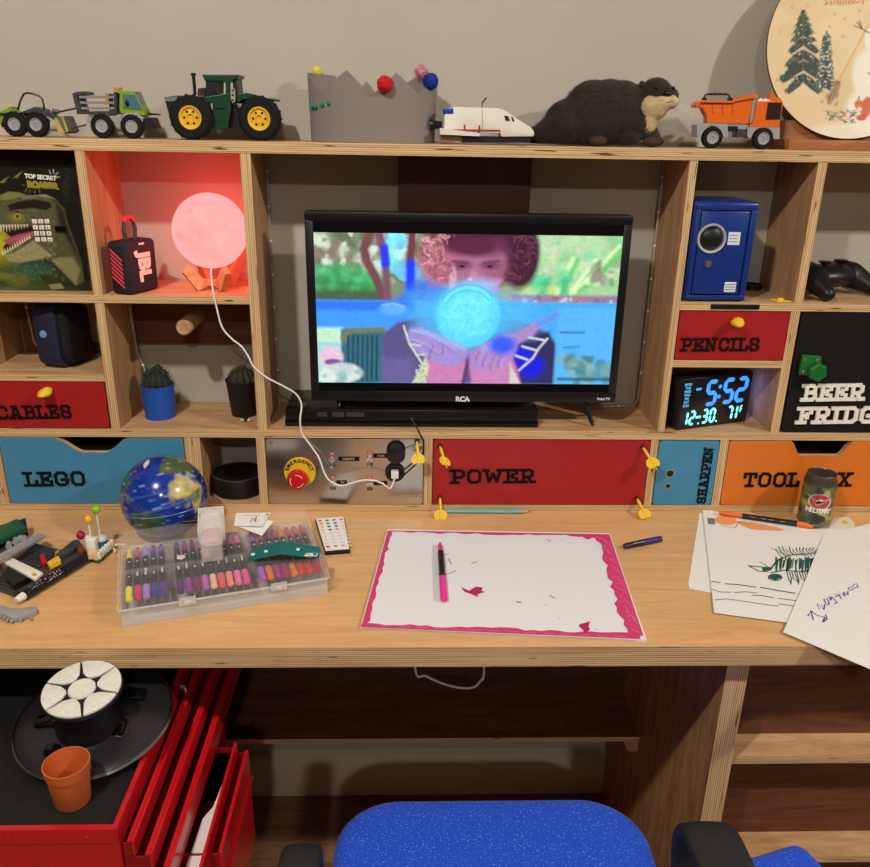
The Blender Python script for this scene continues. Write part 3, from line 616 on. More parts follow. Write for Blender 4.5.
for sx in (-.14, .27):
    mb = MB()
    for y in (.022, .075): mb.tube([(sx, .035, .196), (sx + .010, y + (.004 if y < .03 else -.008), .160), (sx + .014, y, .1505)] if sx > 0 else [(sx, .035, .196), (sx, y + (.006 if y < .03 else -.006), .187), (sx, y, .1805)], [.005, .004, .0022], 8)
    obj('foot', mb, BLACK, tv)

# black streaming box under the set
t = thing('console_box', 'flat black console box lying on the rail board under the television', 'console', (-.02, .07, .148))
mb = MB(); mb.box(-.228, .19, .016, .122, .1483, .178, .003); obj('body', mb, mat('console_black', rgb(18, 17, 17), .3), t)
mb = MB(); mb.box(-.2285, .1905, .0145, .0165, .1492, .160, .0006); obj('front_strip', mb, BLACKG, t)
mb = MB(); mb.box(-.226, -.193, .02, .045, .1781, .1800, .0008); obj('sensor_strip', mb, BLACKG, t)
for k, (px, wd) in enumerate(((322, .016), (338, .020), (355, .030))):
    mb = MB(); c = oy(px, 415, .012); mb.box(c.x - wd / 2, c.x + wd / 2, .0128, .0146, c.z - .004, c.z + .004, .0006); obj('port', mb, mat('port_grey', rgb(60, 54, 52), .3), t)
mb = MB(); pts = [(.0, .03, .17), tuple(oy(411, 418, .006)), tuple(oy(417, 428, -.004)), tuple(oy(423.5, 441, -.006)), tuple(oy(423.5, 455, -.008)), tuple(oy(414, 466, -.010)), tuple(oy(404, 475, -.012)), tuple(oy(399, 478, -.012))]
mb.tube(pts, .0014, 8); tag(obj('black_cable', mb, BLACK), 'thin black cable running from under the television down to the panel socket', 'cable')

# ------------------------------------------------------------------ moon lamp
ml = thing('moon_lamp', 'glowing pink moon globe lamp on a crossed wooden stand', 'lamp', (-.338, .067, .366))
mc = Vector((-.337, .062, .4565))
mb = MB(); mb.sph(mc, .0575, 72)
me = bpy.data.meshes.new('globe'); mb.bm.to_mesh(me); co = np.array([v.co[:] for v in me.vertices]) - np.array(mc)
p = Paint(co[:, 0] / .0575, co[:, 2] / .0575, (255, 84, 82))
for cx, cy, r, a in ((-.62, -.05, .14, .45), (-.3, .6, .08, .35), (.1, .25, .3, .2), (-.2, .1, .25, .2), (.55, .2, .1, .35), (.0, -.3, .3, .16), (-.35, -.35, .2, .2), (.3, -.55, .2, .16), (.35, .55, .2, .15)): p.ell(cx, cy, r, r, (228, 64, 60), .8, a)
for _ in range(70): r = random.uniform(.015, .05); p.ell(random.uniform(-.9, .9), random.uniform(-.9, .9), r, r, random.choice([(240, 70, 68), (255, 98, 96)]), .7, .3)
paint_mesh(me, p.c)
M = vcol('moon_glow', .6, 5.0); o = obj('globe', me, M, ml)
mb.bm.free()
STW = wood('stand_wood', rgb(226, 176, 130), rgb(190, 132, 90), (2, 9, 9), .5)
for ang in (38, -52):
    A = math.radians(ang); mb = MB(); cx, cy, z0 = mc.x, mc.y, .3665; d = Vector((math.cos(A), math.sin(A), 0)); n = Vector((-math.sin(A), math.cos(A), 0)) * .0045
    pr = [(-.030, .0), (-.0515, .030), (-.040, .040), (-.018, .016), (.018, .016), (.040, .040), (.0515, .030), (.030, .0), (.012, .006), (-.012, .006)]
    mb.prism([Vector((cx, cy, z0 + zz)) + d * u - n for u, zz in pr], n * 2); obj('stand_plate', mb, STW, ml, smooth=False)
# charging cable
pc = [((211, 269), .035), ((211.5, 280), .012), ((213, 291), -.003), ((216, 305), -.006), ((222, 327), -.006), ((232, 339), -.006), ((241, 346), -.006), ((248, 356), -.006), ((254, 367), -.006), ((266, 377), -.004), ((283, 386), .0), ((296, 394), .006), ((301.5, 405), .004), ((300, 420), -.004), ((302.5, 434), -.006), ((311, 446), -.006), ((319, 458), -.014), ((324, 472), -.022), ((330, 481), -.027), ((341, 485.5), -.028), ((352, 483), -.028), ((365, 480), -.028), ((378, 481.5), -.028), ((386, 486), -.029), ((390, 488.5), -.026), ((393, 483), -.020), ((395.3, 476.5), -.0160)]
K = [oy(*a, y) for a, y in pc]
def smooth_path(K, n=6):
    out = []
    for i in range(len(K) - 1):
        p0, p1, p2, p3 = K[max(i - 1, 0)], K[i], K[i + 1], K[min(i + 2, len(K) - 1)]
        for k in range(n):
            t = k / n; out.append(.5 * ((2 * p1) + (p2 - p0) * t + (2 * p0 - 5 * p1 + 4 * p2 - p3) * t * t + (3 * p1 - p0 - 3 * p2 + p3) * t ** 3))
    return out + [K[-1]]
ct = thing('charging_cable', 'white charging cable hanging from the moon lamp to the socket of the steel panel', 'cable', K[-1])
mb = MB(); mb.tube(smooth_path(K), .0014, 8); obj('wire', mb, CABLEW, ct)
c = oy(395, 472, -.0014); mb = MB(); mb.box(c.x - .0062, c.x + .0062, -.016, -.0026, c.z - .0062, c.z + .0062, .0012); obj('plug', mb, CABLEW, ct)
pts = [oy(x, y, -.016) for x, y in ((396, 458), (404, 454), (414, 450), (421, 446))]
mb = MB(); mb.tube(smooth_path([Vector((p.x, -.010, p.z)) for p in pts]), .0009, 6); tag(obj('lanyard', mb, mat('lanyard_grey', rgb(170, 168, 165), .4)), 'thin grey cord between the socket cap and the dart in the steel panel', 'cord')

# ------------------------------------------------------------------ portable speaker
js = thing('portable_speaker', 'small black portable speaker with pink stripes and a carry loop beside the moon lamp', 'speaker', (-.452, .032, .3662), (0, 0, math.radians(66)))
mb = MB(); mb.box(-.033, .033, -.019, .019, 0, .080, .007, 4); obj('body', mb, mat('speaker_fabric', rgb(26, 22, 28), .75, bump=.3, nscale=900), js, local=True)
mb = MB(); put_text(mb, 'JBL', .033, Matrix.Translation((.002, -.0192, .040)) @ RX90 @ Matrix.Rotation(-pi / 2, 4, 'Z'), ext=.0008, bold=.0018); 
put_text(mb, '!', .014, Matrix.Translation((.0, -.0192, .0745)) @ RX90 @ Matrix.Rotation(-pi / 2, 4, 'Z'), ext=.0005, bold=.0008)
obj('logo_lettering', mb, mat('logo_pink', rgb(250, 214, 210), .4), js, local=True, smooth=False)
mb = MB()
for k in range(7):
    z = .016 + .0068 * k; mb.prism([(-.0334, .012, z + .010), (-.0334, -.009, z - .006 + .0), (-.0334, -.009, z - .003), (-.0334, .012, z + .013)], (-.0006, 0, 0))
obj('stripe', mb, mat('stripe_pink', rgb(235, 70, 88), .5), js, local=True, smooth=False)
mb = MB(); mb.tube([(-.010, 0, .079), (-.0125, 0, .095), (-.009, 0, .108), (0, 0, .1125), (.009, 0, .108), (.0125, 0, .095), (.010, 0, .079)], .003, 10); lp_ = obj('carry_loop', mb, mat('loop_grey', rgb(52, 58, 66), .6), js, local=True)
mb = MB(); mb.tube([(-.0105, 0, .106), (-.007, 0, .111), (0, 0, .113), (.007, 0, .111), (.0105, 0, .106)], .0037, 10); obj('loop_sleeve', mb, mat('loop_red', rgb(210, 40, 54), .6), lp_, local=True)

# ------------------------------------------------------------------ dinosaur diary
dn = thing('diary_book', 'dark green dinosaur diary with a keypad lock in the top pigeonhole', 'book', (-.60, .04, .3662))
yb = .030
A_, B_, C_ = Vector((-.676, yb, .5525)), Vector((-.5215, yb, .5525)), Vector((-.676, yb, .3668))
me, P, U, V = grid(A_, B_, C_, 150, 180)
x, y = topx(P); p = Paint((x - 0) * 5.78, (y - 150) * 5.78, (26, 30, 20))
p.c *= .55
p.ell(-10, 560, 100, 110, (190, 186, 36), 1.4, .9); p.ell(60, 760, 300, 110, (58, 74, 34), 1.1, .9); p.ell(180, 690, 110, 46, (44, 96, 72), 1.1, .7); p.ell(110, 750, 60, 36, (110, 112, 40), .9, .6); p.ell(20, 730, 50, 20, (140, 140, 50), .9, .5)
HEAD = [(-160, 470), (-160, 280), (40, 285), (90, 262), (200, 262), (262, 258), (320, 280), (372, 340), (392, 420), (430, 520), (470, 640), (486, 760), (436, 785), (380, 720), (330, 655), (270, 628), (200, 640), (110, 652), (50, 645), (12, 612), (34, 594), (120, 560), (186, 510), (198, 452), (150, 440), (60, 436), (0, 430)]
p.poly(HEAD, (84, 84, 54), 6)
for _ in range(520):
    u = random.uniform(0, 470); v = random.uniform(270, 770)
    if u > 250 + (v - 270) * .45 + 60: continue
    p.line([(u, v), (u + random.uniform(4, 14), v + random.uniform(2, 12))], random.uniform(3, 7), random.choice([(58, 60, 38), (120, 120, 80), (36, 38, 24), (140, 138, 96)]), 4, .45)
p.poly([(300, 640), (345, 620), (420, 620), (462, 690), (440, 780), (380, 720)], (150, 146, 98), 14, .75)
p.poly([(44, 318), (110, 296), (200, 284), (286, 300), (300, 330), (262, 350), (190, 336), (110, 344), (60, 360)], (16, 16, 12), 12, .95); p.poly([(320, 300), (372, 360), (392, 440), (440, 560), (470, 660), (430, 600), (380, 500), (340, 420)], (22, 24, 14), 26, .85)
p.poly([(0, 262), (50, 240), (110, 246), (150, 258), (80, 282), (0, 290)], (120, 126, 58), 8); p.poly([(200, 262), (262, 256), (318, 282), (270, 276)], (150, 148, 108), 6, .8); p.poly([(110, 262), (200, 262), (220, 276), (130, 284)], (126, 124, 86), 8, .7)
p.ell(96, 388, 46, 34, (124, 116, 52), .8, .85); p.ell(100, 384, 20, 16, (160, 146, 60), .6); p.ell(101, 384, 9, 10, (24, 18, 10), .4); p.poly([(60, 366), (100, 352), (150, 366), (120, 362), (90, 362)], (24, 22, 14), 5)
p.poly([(0, 425), (150, 432), (202, 450), (198, 500), (140, 542), (38, 592), (16, 566), (60, 500), (20, 470)], (40, 14, 16), 5); p.poly([(20, 522), (90, 492), (190, 468), (202, 496), (150, 522), (70, 548), (40, 546)], (156, 74, 84), 7); p.line([(40, 530), (120, 505), (190, 484)], 5, (196, 120, 124), 5, .7)
for k in range(10): x0 = -4 + 17 * k; p.poly([(x0, 430), (x0 + 13, 432), (x0 + 9, 482 - 3.4 * k)], (222, 212, 178), 3)
for k in range(12): x0 = 14 + 14 * k; y0 = 610 - 8.6 * k; p.poly([(x0, y0), (x0 + 11, y0 - 6), (x0 - 1, y0 - 34)], (226, 218, 180), 3)
p.poly([(16, 606), (60, 600), (130, 566), (190, 524), (240, 560), (300, 610), (240, 628), (120, 652), (50, 645)], (158, 152, 106), 10, .8)
for _ in range(90): u = random.uniform(60, 320); v = random.uniform(560, 640); p.ell(u, v, random.uniform(3, 7), random.uniform(2, 5), random.choice([(110, 106, 70), (190, 184, 140), (80, 78, 50)]), .5, .5)
p.poly([(230, 716), (300, 730), (372, 782), (362, 800), (300, 780), (240, 756)], (46, 46, 28), 8); p.poly([(280, 780), (350, 770), (372, 800), (300, 806)], (150, 146, 96), 8, .7)
for px_, py_ in ((70, 160), (-10, 190)): p.poly([(px_, py_ + 6), (px_ + 34, py_ - 22), (px_ + 68, py_ - 40), (px_ + 44, py_ - 18), (px_ + 32, py_), (px_ + 14, py_)], (128, 128, 56), 3)
for a, b in (((140, 205), (130, 200)), ((145, 240), (155, 225)), ((170, 245), (175, 230)), ((200, 248), (202, 232)), ((230, 246), (228, 230))): p.line([a, b], 4, (130, 130, 56), 3)
for a, b in (((285, 118), (292, 138)), ((308, 112), (310, 135)), ((335, 130), (318, 146)), ((345, 155), (322, 160))): p.line([a, b], 4, (230, 228, 210), 3)
for k in range(34): yy = 95 + 6 * k; p.line([(355 + random.uniform(0, 50), yy), (360 + random.uniform(0, 50), yy + 8)], 2.5, (62, 76, 50), 2, .7)
for k in range(8): p.line([(10 + 12 * k, 800 + random.uniform(-6, 4)), (18 + 12 * k, 806)], 3, (130, 136, 90), 2, .8)
paint_mesh(me, p.c); obj('front_cover', me, vcol('printed_card', .35, coat=.2), dn, smooth=False)
mb = MB(); mb.box(-.6755, -.5225, yb + .0006, yb + .003, .3668, .552, .0003); mb.box(-.6755, -.5225, yb + .024, yb + .027, .3668, .552); obj('back_cover', mb, mat('book_dark', rgb(24, 28, 22), .5), dn)
mb = MB(); mb.box(-.674, -.524, yb + .003, yb + .024, .368, .5505); obj('page_block', mb, mat('page_paper', rgb(206, 198, 178), .8), dn)
for i, tx in enumerate('123456789*0#'):
    px = 186 + 36 * (i % 3) + 6 * (i // 3) + 14; py = 412 + 35 * (i // 3); mb = MB(); c = oy(px / 5.78, 150 + py / 5.78, yb - .0004); mb.box(c.x - .0036, c.x + .0036, yb - .0018, yb - .0002, c.z - .0032, c.z + .0032, .0006); kk = obj('keypad_key', mb, LETW, dn)
    mb = MB(); put_text(mb, tx, .0052, Matrix.Translation((c.x, yb - .0019, c.z)) @ RX90, ext=.0001); obj('digit', mb, MBLACK, kk, smooth=False)
c = oy(61, 228.5, yb); mb = MB(); mb.box(c.x - .008, c.x + .008, yb - .004, yb - .0002, c.z - .004, c.z + .004, .001); obj('lock', mb, BLACKG, dn)
def cover_text(txt, px, py, size, m, rot=-3, bold=.0004):
    c = oy(px / 5.78, 150 + py / 5.78, yb - .0004); mb = MB(); put_text(mb, txt, size, Matrix.Translation(c) @ RX90 @ Matrix.Rotation(math.radians(rot), 4, 'Z'), ext=.0001, bold=bold, space=.95); obj('title_lettering', mb, m, dn, smooth=False)
cover_text('TOP SECRET', 234, 158, .0086, LETW, -4); cover_text('ROARRR', 246, 205, .0118, mat('title_olive', rgb(150, 140, 44), .5), -3, .0012)

# navy puck standing on edge
t = thing('puck_speaker', 'navy puck shaped speaker standing on edge with a pale blue button', 'speaker', (-.585, .05, .2402))
ax = Vector((.95, -.31, 0)).normalized(); n_ = Vector((-.31, -.95, 0)); c = Vector((-.590, .058, .2403 + .0535))
def PK(u, z, w_): return c + n_ * u + Vector((0, 0, z)) + ax * w_
P_ = rrect(-.040, .036, -.0535, .0535, .022, 8)
mb = MB(); mb.prism([PK(u, z, -.020) for u, z in P_], ax * .040, .0035); obj('body', mb, mat('navy_rubber', rgb(26, 32, 56), .55), t)
P_ = rrect(-.034, .030, -.047, .047, .018, 8)
mb = MB(); mb.prism([PK(u, z, .0202) for u, z in P_], ax * .012, .004); obj('speaker_grille', mb, mat('grille_black', rgb(9, 9, 12), .8), t)
mb = MB(); mb.lathe([(0, .0022), (.0055, .002), (.0062, .0008), (.0062, 0)], PK(.0361, .004, -.002), 24, n_); obj('button', mb, mat('button_blue', rgb(120, 150, 200), .5), t, label='pale blue round button')

# ------------------------------------------------------------------ cacti
def cactus(label, px, py, Y, potr, poth, pm, taper, kind):
    c = oz(px, py, .1483); c.y = Y; t = thing('potted_cactus', label, 'potted cactus', c)
    mb = MB(); r0 = potr * (1 - taper); mb.lathe([(0, .0), (r0, 0), (potr, poth), (potr + .0008, poth), (potr + .0008, poth - .002), (potr - .002, poth), (potr - .003, poth - .008), (0, poth - .008)], c, 36); 
    obj('pot', mb, pm, t)
    mb = MB(); mb.lathe([(potr - .0035, poth - .0075), (potr * .5, poth - .005), (0, poth - .004)], c, 24); obj('soil', mb, mat('soil', rgb(46, 34, 26), .9, bump=.6, nscale=300), t)
    top = c + Vector((0, 0, poth - .004)); CM = mat('cactus_green', rgb(26, 38, 24), .7) if kind else mat('cactus_olive', rgb(46, 44, 26), .7)
    mb = MB(); sp_ = MB(); k = 14; hh = .028 if kind else .024; rr = potr * .78
    n = k * 4; rings = []
    for i in range(11):
        u = i / 10 * pi * .5; ring = []
        for j in range(n):
            a = 2 * pi * j / n; f = 1 + .10 * math.cos(k * a); r = rr * math.cos(u) * f; ring.append(mb.bm.verts.new(top + Vector((r * math.cos(a), r * math.sin(a), hh * math.sin(u)))))
            if j % 4 == 0 and i < 10:
                b = top + Vector((r * math.cos(a), r * math.sin(a), hh * math.sin(u)))
                for _ in range(3):
                    d = Vector((math.cos(a) * math.cos(u) + random.uniform(-.6, .6), math.sin(a) * math.cos(u) + random.uniform(-.6, .6), math.sin(u) + random.uniform(-.1, .7))).normalized(); sp_.cyl(b, b + d * random.uniform(.005, .011 if kind else .005), .0005, .0001, 4, False)
        rings.append(ring)
    for R, Q in zip(rings[:-1], rings[1:]):
        for j in range(n): mb.bm.faces.new((R[j], R[(j + 1) % n], Q[(j + 1) % n], Q[j]))
    bd_ = obj('cactus_stem', mb, CM, t, ang=80); obj('spines', sp_, mat('spine' if kind else 'spine_pale', rgb(52, 60, 38) if kind else rgb(84, 72, 44), .7), bd_, kind='stuff')
    if kind:
        for dx, dy, z, r in ((-.012, -.004, .022, .006), (.013, -.002, .024, .006), (.002, .004, .029, .007)):
            mb = MB(); mb.sph(top + Vector((dx, dy, z)), (r, r, r * 1.3), 12); 
            for _ in range(26): d = Vector((rng.normal(), rng.normal(), rng.normal())).normalized(); mb.cyl(top + Vector((dx, dy, z)) + d * r, top + Vector((dx, dy, z)) + d * (r + .006), .0004, .0001, 4, False)
            obj('offset', mb, CM, t)
cactus('spiky cactus in a bright blue pot in the pigeonhole', 162.5, 414, .062, .0265, .056, mat('pot_blue', rgb(24, 78, 168), .5), .06, 1)
cactus('round cactus in a dark pot in the pigeonhole', 247, 410, .077, .0285, .062, mat('pot_dark', rgb(24, 14, 14), .5), .22, 0)
t = thing('earbud_pair', 'tiny dark pin with two pale yellow ends in front of the dark cactus pot', 'pin', oz(246, 421, .1483))
c = oz(246, 421.5, .1483); mb = MB(); mb.sph(c + Vector((0, 0, .0045)), (.0045, .004, .0045), 14); obj('body', mb, BLACK, t)
for s_ in (-1, 1):
    mb = MB(); mb.cyl(c + Vector((s_ * .003, -.001, .003)), c + Vector((s_ * .0085, -.003, .003)), .0022, .0026, 12); obj('end_cap', mb, mat('pale_yellow', rgb(226, 208, 140), .4), t)
t.name = 'push_pin'
# smart speaker
t = thing('smart_speaker', 'round black smart speaker inside the small cubby beside the steel panel', 'speaker', (-.319, .062, .0133))
mb = MB(); mb.lathe([(0, 0), (.042, 0), (.0445, .003), (.0445, .031), (.0425, .0345), (.038, .0355), (0, .035)], (-.3208, .058, .0133), 56); obj('body', mb, mat('speaker_black', rgb(13, 12, 13), .45), t)
mb = MB(); mb.lathe([(.0432, .0335), (.0438, .0348), (.0425, .0355)], (-.3208, .058, .0133), 56); obj('rim', mb, mat('rim_grey', rgb(64, 58, 54), .35), t)
mb = MB(); mb.lathe([(0, .0352), (.024, .0352), (.024, .0362), (0, .0362)], (-.3208, .058, .0133), 40); obj('top_plate', mb, BLACKG, t)

# ------------------------------------------------------------------ safe
SB = mat('safe_blue', rgb(16, 48, 124), .32, coat=.3)
t = thing('toy_safe', 'blue metal toy safe with a round black dial in the pigeonhole', 'safe', (.452, .055, .3652))
x0, x1, z0, z1 = .4035, .5035, .3655, .5165
mb = MB(); mb.box(x0, x1, .006, .112, z0, z1, .0045, 3); obj('body', mb, SB, t)
mb = MB()
for a in ((x0 + .003, x1 - .003, z1 - .012, z1 - .003), (x0 + .003, x1 - .003, z0 + .003, z0 + .010), (x0 + .003, x0 + .010, z0 + .010, z1 - .012), (x1 - .012, x1 - .003, z0 + .010, z1 - .012)): mb.box(a[0], a[1], .0015, .0062, a[2], a[3], .0012)
obj('door_frame', mb, SB, t)
mb = MB(); mb.box(x0 + .012, x1 - .014, .0025, .0062, z0 + .012, z1 - .014, .0014); d_ = obj('door', mb, SB, t)
c = oy(711.5, 238.5, .0025); mb = MB(); mb.lathe([(.0178, 0), (.0195, -.003), (.0215, -.0035), (.0225, -.001), (.0225, .001)], c, 40, (0, 1, 0)); obj('dial_ring', mb, mat('ring_silver', rgb(206, 204, 200), .3, .35), d_)
mb = MB(); mb.lathe([(0, -.006), (.012, -.006), (.0165, -.003), (.0180, .0)], c, 36, (0, 1, 0)); obj('dial', mb, BLACK, d_)
c = oy(708, 264, .0022); mb = MB(); mb.lathe([(0, -.003), (.005, -.003), (.006, -.001), (.006, .0005)], c, 20, (0, 1, 0)); mb.box(c.x - .0006, c.x + .0006, c.y - .0034, c.y - .0028, c.z - .0035, c.z + .0035); obj('key_lock', mb, CHROME, d_)
for k, ((a, b), (c_, d2)) in enumerate((((729, 232), (739, 245)), ((725, 282), (735, 292)))):
    A_ = oy(a, b, .0024); B_ = oy(c_, d2, .0024); mb = MB(); mb.box(A_.x, B_.x, .0019, .0026, B_.z, A_.z); s_ = obj('sticker', mb, mat('sticker_white', rgb(218, 222, 230), .5), t)
    mb = MB()
    for i in range(3): zz = B_.z + (A_.z - B_.z) * (.25 + .25 * i); mb.box(A_.x + .001, B_.x - (.001 if k else .004), .0016, .0019, zz - .0006, zz + .0006)
    obj('print_line', mb, mat('print_blue', rgb(110, 124, 170), .5), s_)
mb = MB(); mb.lathe([(.012, 0), (.0165, 0), (.0165, .009), (.012, .009), (.012, 0)], oz(762, 294, .3652) + Vector((.0, .045, 0)), 32); tag(obj('tape_roll', mb, BLACK), 'black ring shaped roll lying behind the blue safe', 'roll')
mb = MB(); c = oz(776, 299.5, .3652); c.y = .012
P_ = [Vector((c.x + u, c.y + v, .3654)) for u, v in ((-.014, .006), (-.006, .012), (.004, .006), (.016, -.004), (.017, -.009), (.004, -.010), (-.008, -.007))]; mb.prism(P_, (0, 0, .0022), .0006); mb.sph((c.x, c.y, .3678), (.006, .005, .003), 14)
tag(obj('plastic_scrap', mb, YEL), 'flat yellow plastic piece lying beside the blue safe', 'plastic piece')

# ------------------------------------------------------------------ game controllers
def controller(label, c, rz):
    t = thing('game_controller', label, 'game controller', c, (0, 0, rz), 'black game controllers in the pigeonhole')
    mb = MB(); mb.sph((0, 0, .030), (.052, .034, .020), 28)
    for s_ in (-1, 1): mb.tube([(s_ * .036, .010, .032), (s_ * .046, -.008, .030), (s_ * .053, -.028, .020), (s_ * .057, -.048, .0118)], [.021, .021, .0165, .0118], 16); mb.sph((s_ * .057, -.048, .0118), .0118, 16); mb.sph((s_ * .036, .010, .032), .021, 16)
    o = obj('shell', mb, mat('pad_black', rgb(15, 15, 17), .42), t, local=True); md = o.modifiers.new('r', 'REMESH'); md.mode = 'VOXEL'; md.voxel_size = .003; md.use_smooth_shade = True
    sm = o.modifiers.new('s', 'SMOOTH'); sm.iterations = 4
    for x, y in ((-.020, -.004), (.020, -.004)):
        mb = MB(); mb.lathe([(.004, .036), (.004, .050), (.0085, .052), (.0105, .055), (.008, .0555), (0, .0545)], (x, y, 0), 20); obj('thumb_stick', mb, BLACK, t, local=True)
    for k in range(4):
        a = k * pi / 2; mb = MB(); mb.lathe([(.0045, .040), (.0045, .0495), (.003, .0512), (0, .0515)], (.039 + .009 * math.cos(a), .012 + .009 * math.sin(a), 0), 14); obj('button', mb, BLACKG, t, local=True)
    mb = MB(); mb.box(-.048, -.030, .010, .014, .042, .0525, .001); mb.box(-.041, -.037, .003, .021, .042, .0524, .001); obj('direction_pad', mb, BLACKG, t, local=True)
    for s_ in (-1, 1): mb = MB(); mb.box(s_ * .036 - .015, s_ * .036 + .015, .022, .036, .030, .044, .004); obj('shoulder_button', mb, BLACK, t, local=True)
controller('black game controller against the plywood divider, its grip pointing out', (.669, .082, .3652), math.radians(25))
controller('black game controller further along the shelf behind the first one', (.822, .082, .3652), math.radians(20))

# ------------------------------------------------------------------ alarm clock
cr_ = math.radians(19.5)
ck = thing('alarm_clock', 'black digital alarm clock with glowing blue figures in the lower pigeonhole', 'clock', (.4195, .003, .1482), (0, 0, cr_))
Wc, Hc = .145, .090
mb = MB(); mb.box(0, Wc, 0, .034, .0003, Hc, .003); obj('case', mb, mat('clock_black', rgb(17, 17, 19), .35), ck, local=True)
mb = MB(); mb.box(.0035, Wc - .0035, -.0009, -.0001, .0045, Hc - .0035, .0004); obj('face', mb, mat('clock_face', rgb(24, 24, 28), .18), ck, local=True)
mb = MB(); mb.box(Wc, Wc + .0015, .006, .028, .012, Hc - .012, .0005); obj('added_glow_strip', mb, mat('added_side_glow', (.1, .1, .2), .5, emis=rgb(120, 140, 255), es=4), ck, local=True, label='glowing strip added to tint the bay wall')  # emissive strip added to throw a blue violet glow on the divider
CB1 = mat('digit_blue', (.02, .05, .2), .5, emis=rgb(52, 140, 255), es=1.5); CB2 = mat('digit_cyan', (.05, .2, .2), .5, emis=rgb(130, 240, 250), es=1.4)
SEG = {'5': 'afgcd', '2': 'abged', '1': 'bc', '3': 'abgcd', '0': 'abcdef', '7': 'abc', 'F': 'aefg', '-': 'g'}
def seg7(mb, ch, u0, u1, v0, v1, t_, sh=.0):
    H_ = v1 - v0; W_ = u1 - u0; g = t_ * .55
    def bar(ax, az, bx, bz):
        a = Vector((ax, 0, az)); b = Vector((bx, 0, bz)); d = (b - a).normalized(); n = Vector((-d.z, 0, d.x)) * t_ / 2; e = d * t_ * .5
        pts = [a, a + e + n, b - e + n, b, b - e - n, a + e - n]
        mb.prism([(p.x + sh * (p.z - v0), -.0012, p.z) for p in pts], (0, -.0004, 0))
    h = v0 + H_ / 2; q = t_ / 2; S_ = SEG[ch]
    if 'a' in S_: bar(u0 + q, v1 - q, u1 - q, v1 - q)
    if 'g' in S_: bar(u0 + q, h, u1 - q, h)
    if 'd' in S_: bar(u0 + q, v0 + q, u1 - q, v0 + q)
    if 'f' in S_: bar(u0 + q, h, u0 + q, v1 - q)
    if 'b' in S_: bar(u1 - q, h, u1 - q, v1 - q)
    if 'e' in S_: bar(u0 + q, v0 + q, u0 + q, h)
    if 'c' in S_: bar(u1 - q, v0 + q, u1 - q, h)
def uu(f): return f * Wc
def vv(f): return f * Hc
for ch, a, b in (('5', .33, .50), ('5', .57, .74), ('2', .755, .925)):
    mb = MB(); seg7(mb, ch, uu(a), uu(b), vv(.42), vv(.93), .0072, .06); obj('digit', mb, CB1, ck, local=True, smooth=False)
mb = MB(); mb.box(uu(.20), uu(.27), -.0016, -.0012, vv(.755), vv(.80)); obj('dash', mb, CB1, ck, local=True, smooth=False)
for z in (.78, .585): mb = MB(); mb.cyl((uu(.535), -.0012, vv(z)), (uu(.535), -.0016, vv(z)), .0034, n=14); obj('colon_dot', mb, CB1, ck, local=True, smooth=False)
for ch, a, b in (('1', .07, .135), ('2', .145, .235), ('3', .325, .415), ('0', .43, .52), ('7', .68, .77)):
    mb = MB(); seg7(mb, ch, uu(a), uu(b), vv(.08), vv(.375), .0044, .05); obj('digit', mb, CB2, ck, local=True, smooth=False)
mb = MB(); seg7(mb, '1', uu(.76), uu(.84), vv(.08), vv(.375), .0044, .05); obj('digit', mb, CB2, ck, local=True, smooth=False)
mb = MB(); seg7(mb, 'F', uu(.865), uu(.91), vv(.20), vv(.36), .0028, .05); obj('digit', mb, CB2, ck, local=True, smooth=False)
mb = MB(); mb.box(uu(.245), uu(.315), -.0016, -.0012, vv(.205), vv(.25)); obj('dash', mb, CB2, ck, local=True, smooth=False)
for q in (.545, .29): mb = MB(); mb.cyl((uu(q), -.0012, vv(.10)), (uu(q), -.0016, vv(.10)), .0018, n=10); obj('point_mark', mb, CB2, ck, local=True, smooth=False)
if 0: obj('dash', mb, CB2, ck, local=True, smooth=False)
for k, wd in enumerate(('MON', 'TUE', 'WED', 'THU', 'FRI', 'SAT', 'SUN')):
    mb = MB(); put_text(mb, wd, .0060, Matrix.Translation((uu(.085), -.0012, vv(.885 - .068 * k))) @ RX90, ext=.0002, bold=.0002); obj('weekday_mark', mb, mat('digit_dim', (.03, .08, .12), .5, emis=rgb(90, 190, 240), es=.8), ck, local=True, smooth=False)

# ------------------------------------------------------------------ desk globe
GC = Vector((-.4075, -.083, .0662)); GR = .0655
gt = thing('desk_globe', 'small blue world globe standing on the desk in front of the light blue drawer', 'globe', (GC.x, GC.y, 0))
mb = MB(); mb.sph((0, 0, 0), 1, 150); me = bpy.data.meshes.new('g'); mb.bm.to_mesh(me); mb.bm.free(); co = np.array([v.co[:] for v in me.vertices])
lat = np.degrees(np.arcsin(np.clip(co[:, 2], -1, 1))); lon = np.degrees(np.arctan2(co[:, 0], -co[:, 1]))      # 0 faces the room
p = Paint(lon, lat, (12, 46, 138)); p.blobs(90, -180, -70, 180, 70, 10, 30, [(18, 62, 164), (8, 34, 116)], .35, .9)
LAND = (44, 84, 52)
def land(pts, col=LAND, a=1): p.poly([(x, y) for x, y in pts], col, 3, a)
land([(-95, 62), (-60, 58), (-45, 48), (-30, 42), (-40, 30), (-55, 18), (-62, 10), (-80, 25), (-110, 45)]); land([(-62, 10), (-48, 16), (-45, 8), (-50, 2)])
land([(-30, 2), (-10, 0), (12, -10), (14, -18), (-2, -28), (-10, -42), (-16, -55), (-22, -48), (-26, -22), (-36, -8)]); land([(-14, 80), (6, 82), (10, 72), (-2, 62), (-14, 70)], (220, 220, 212))
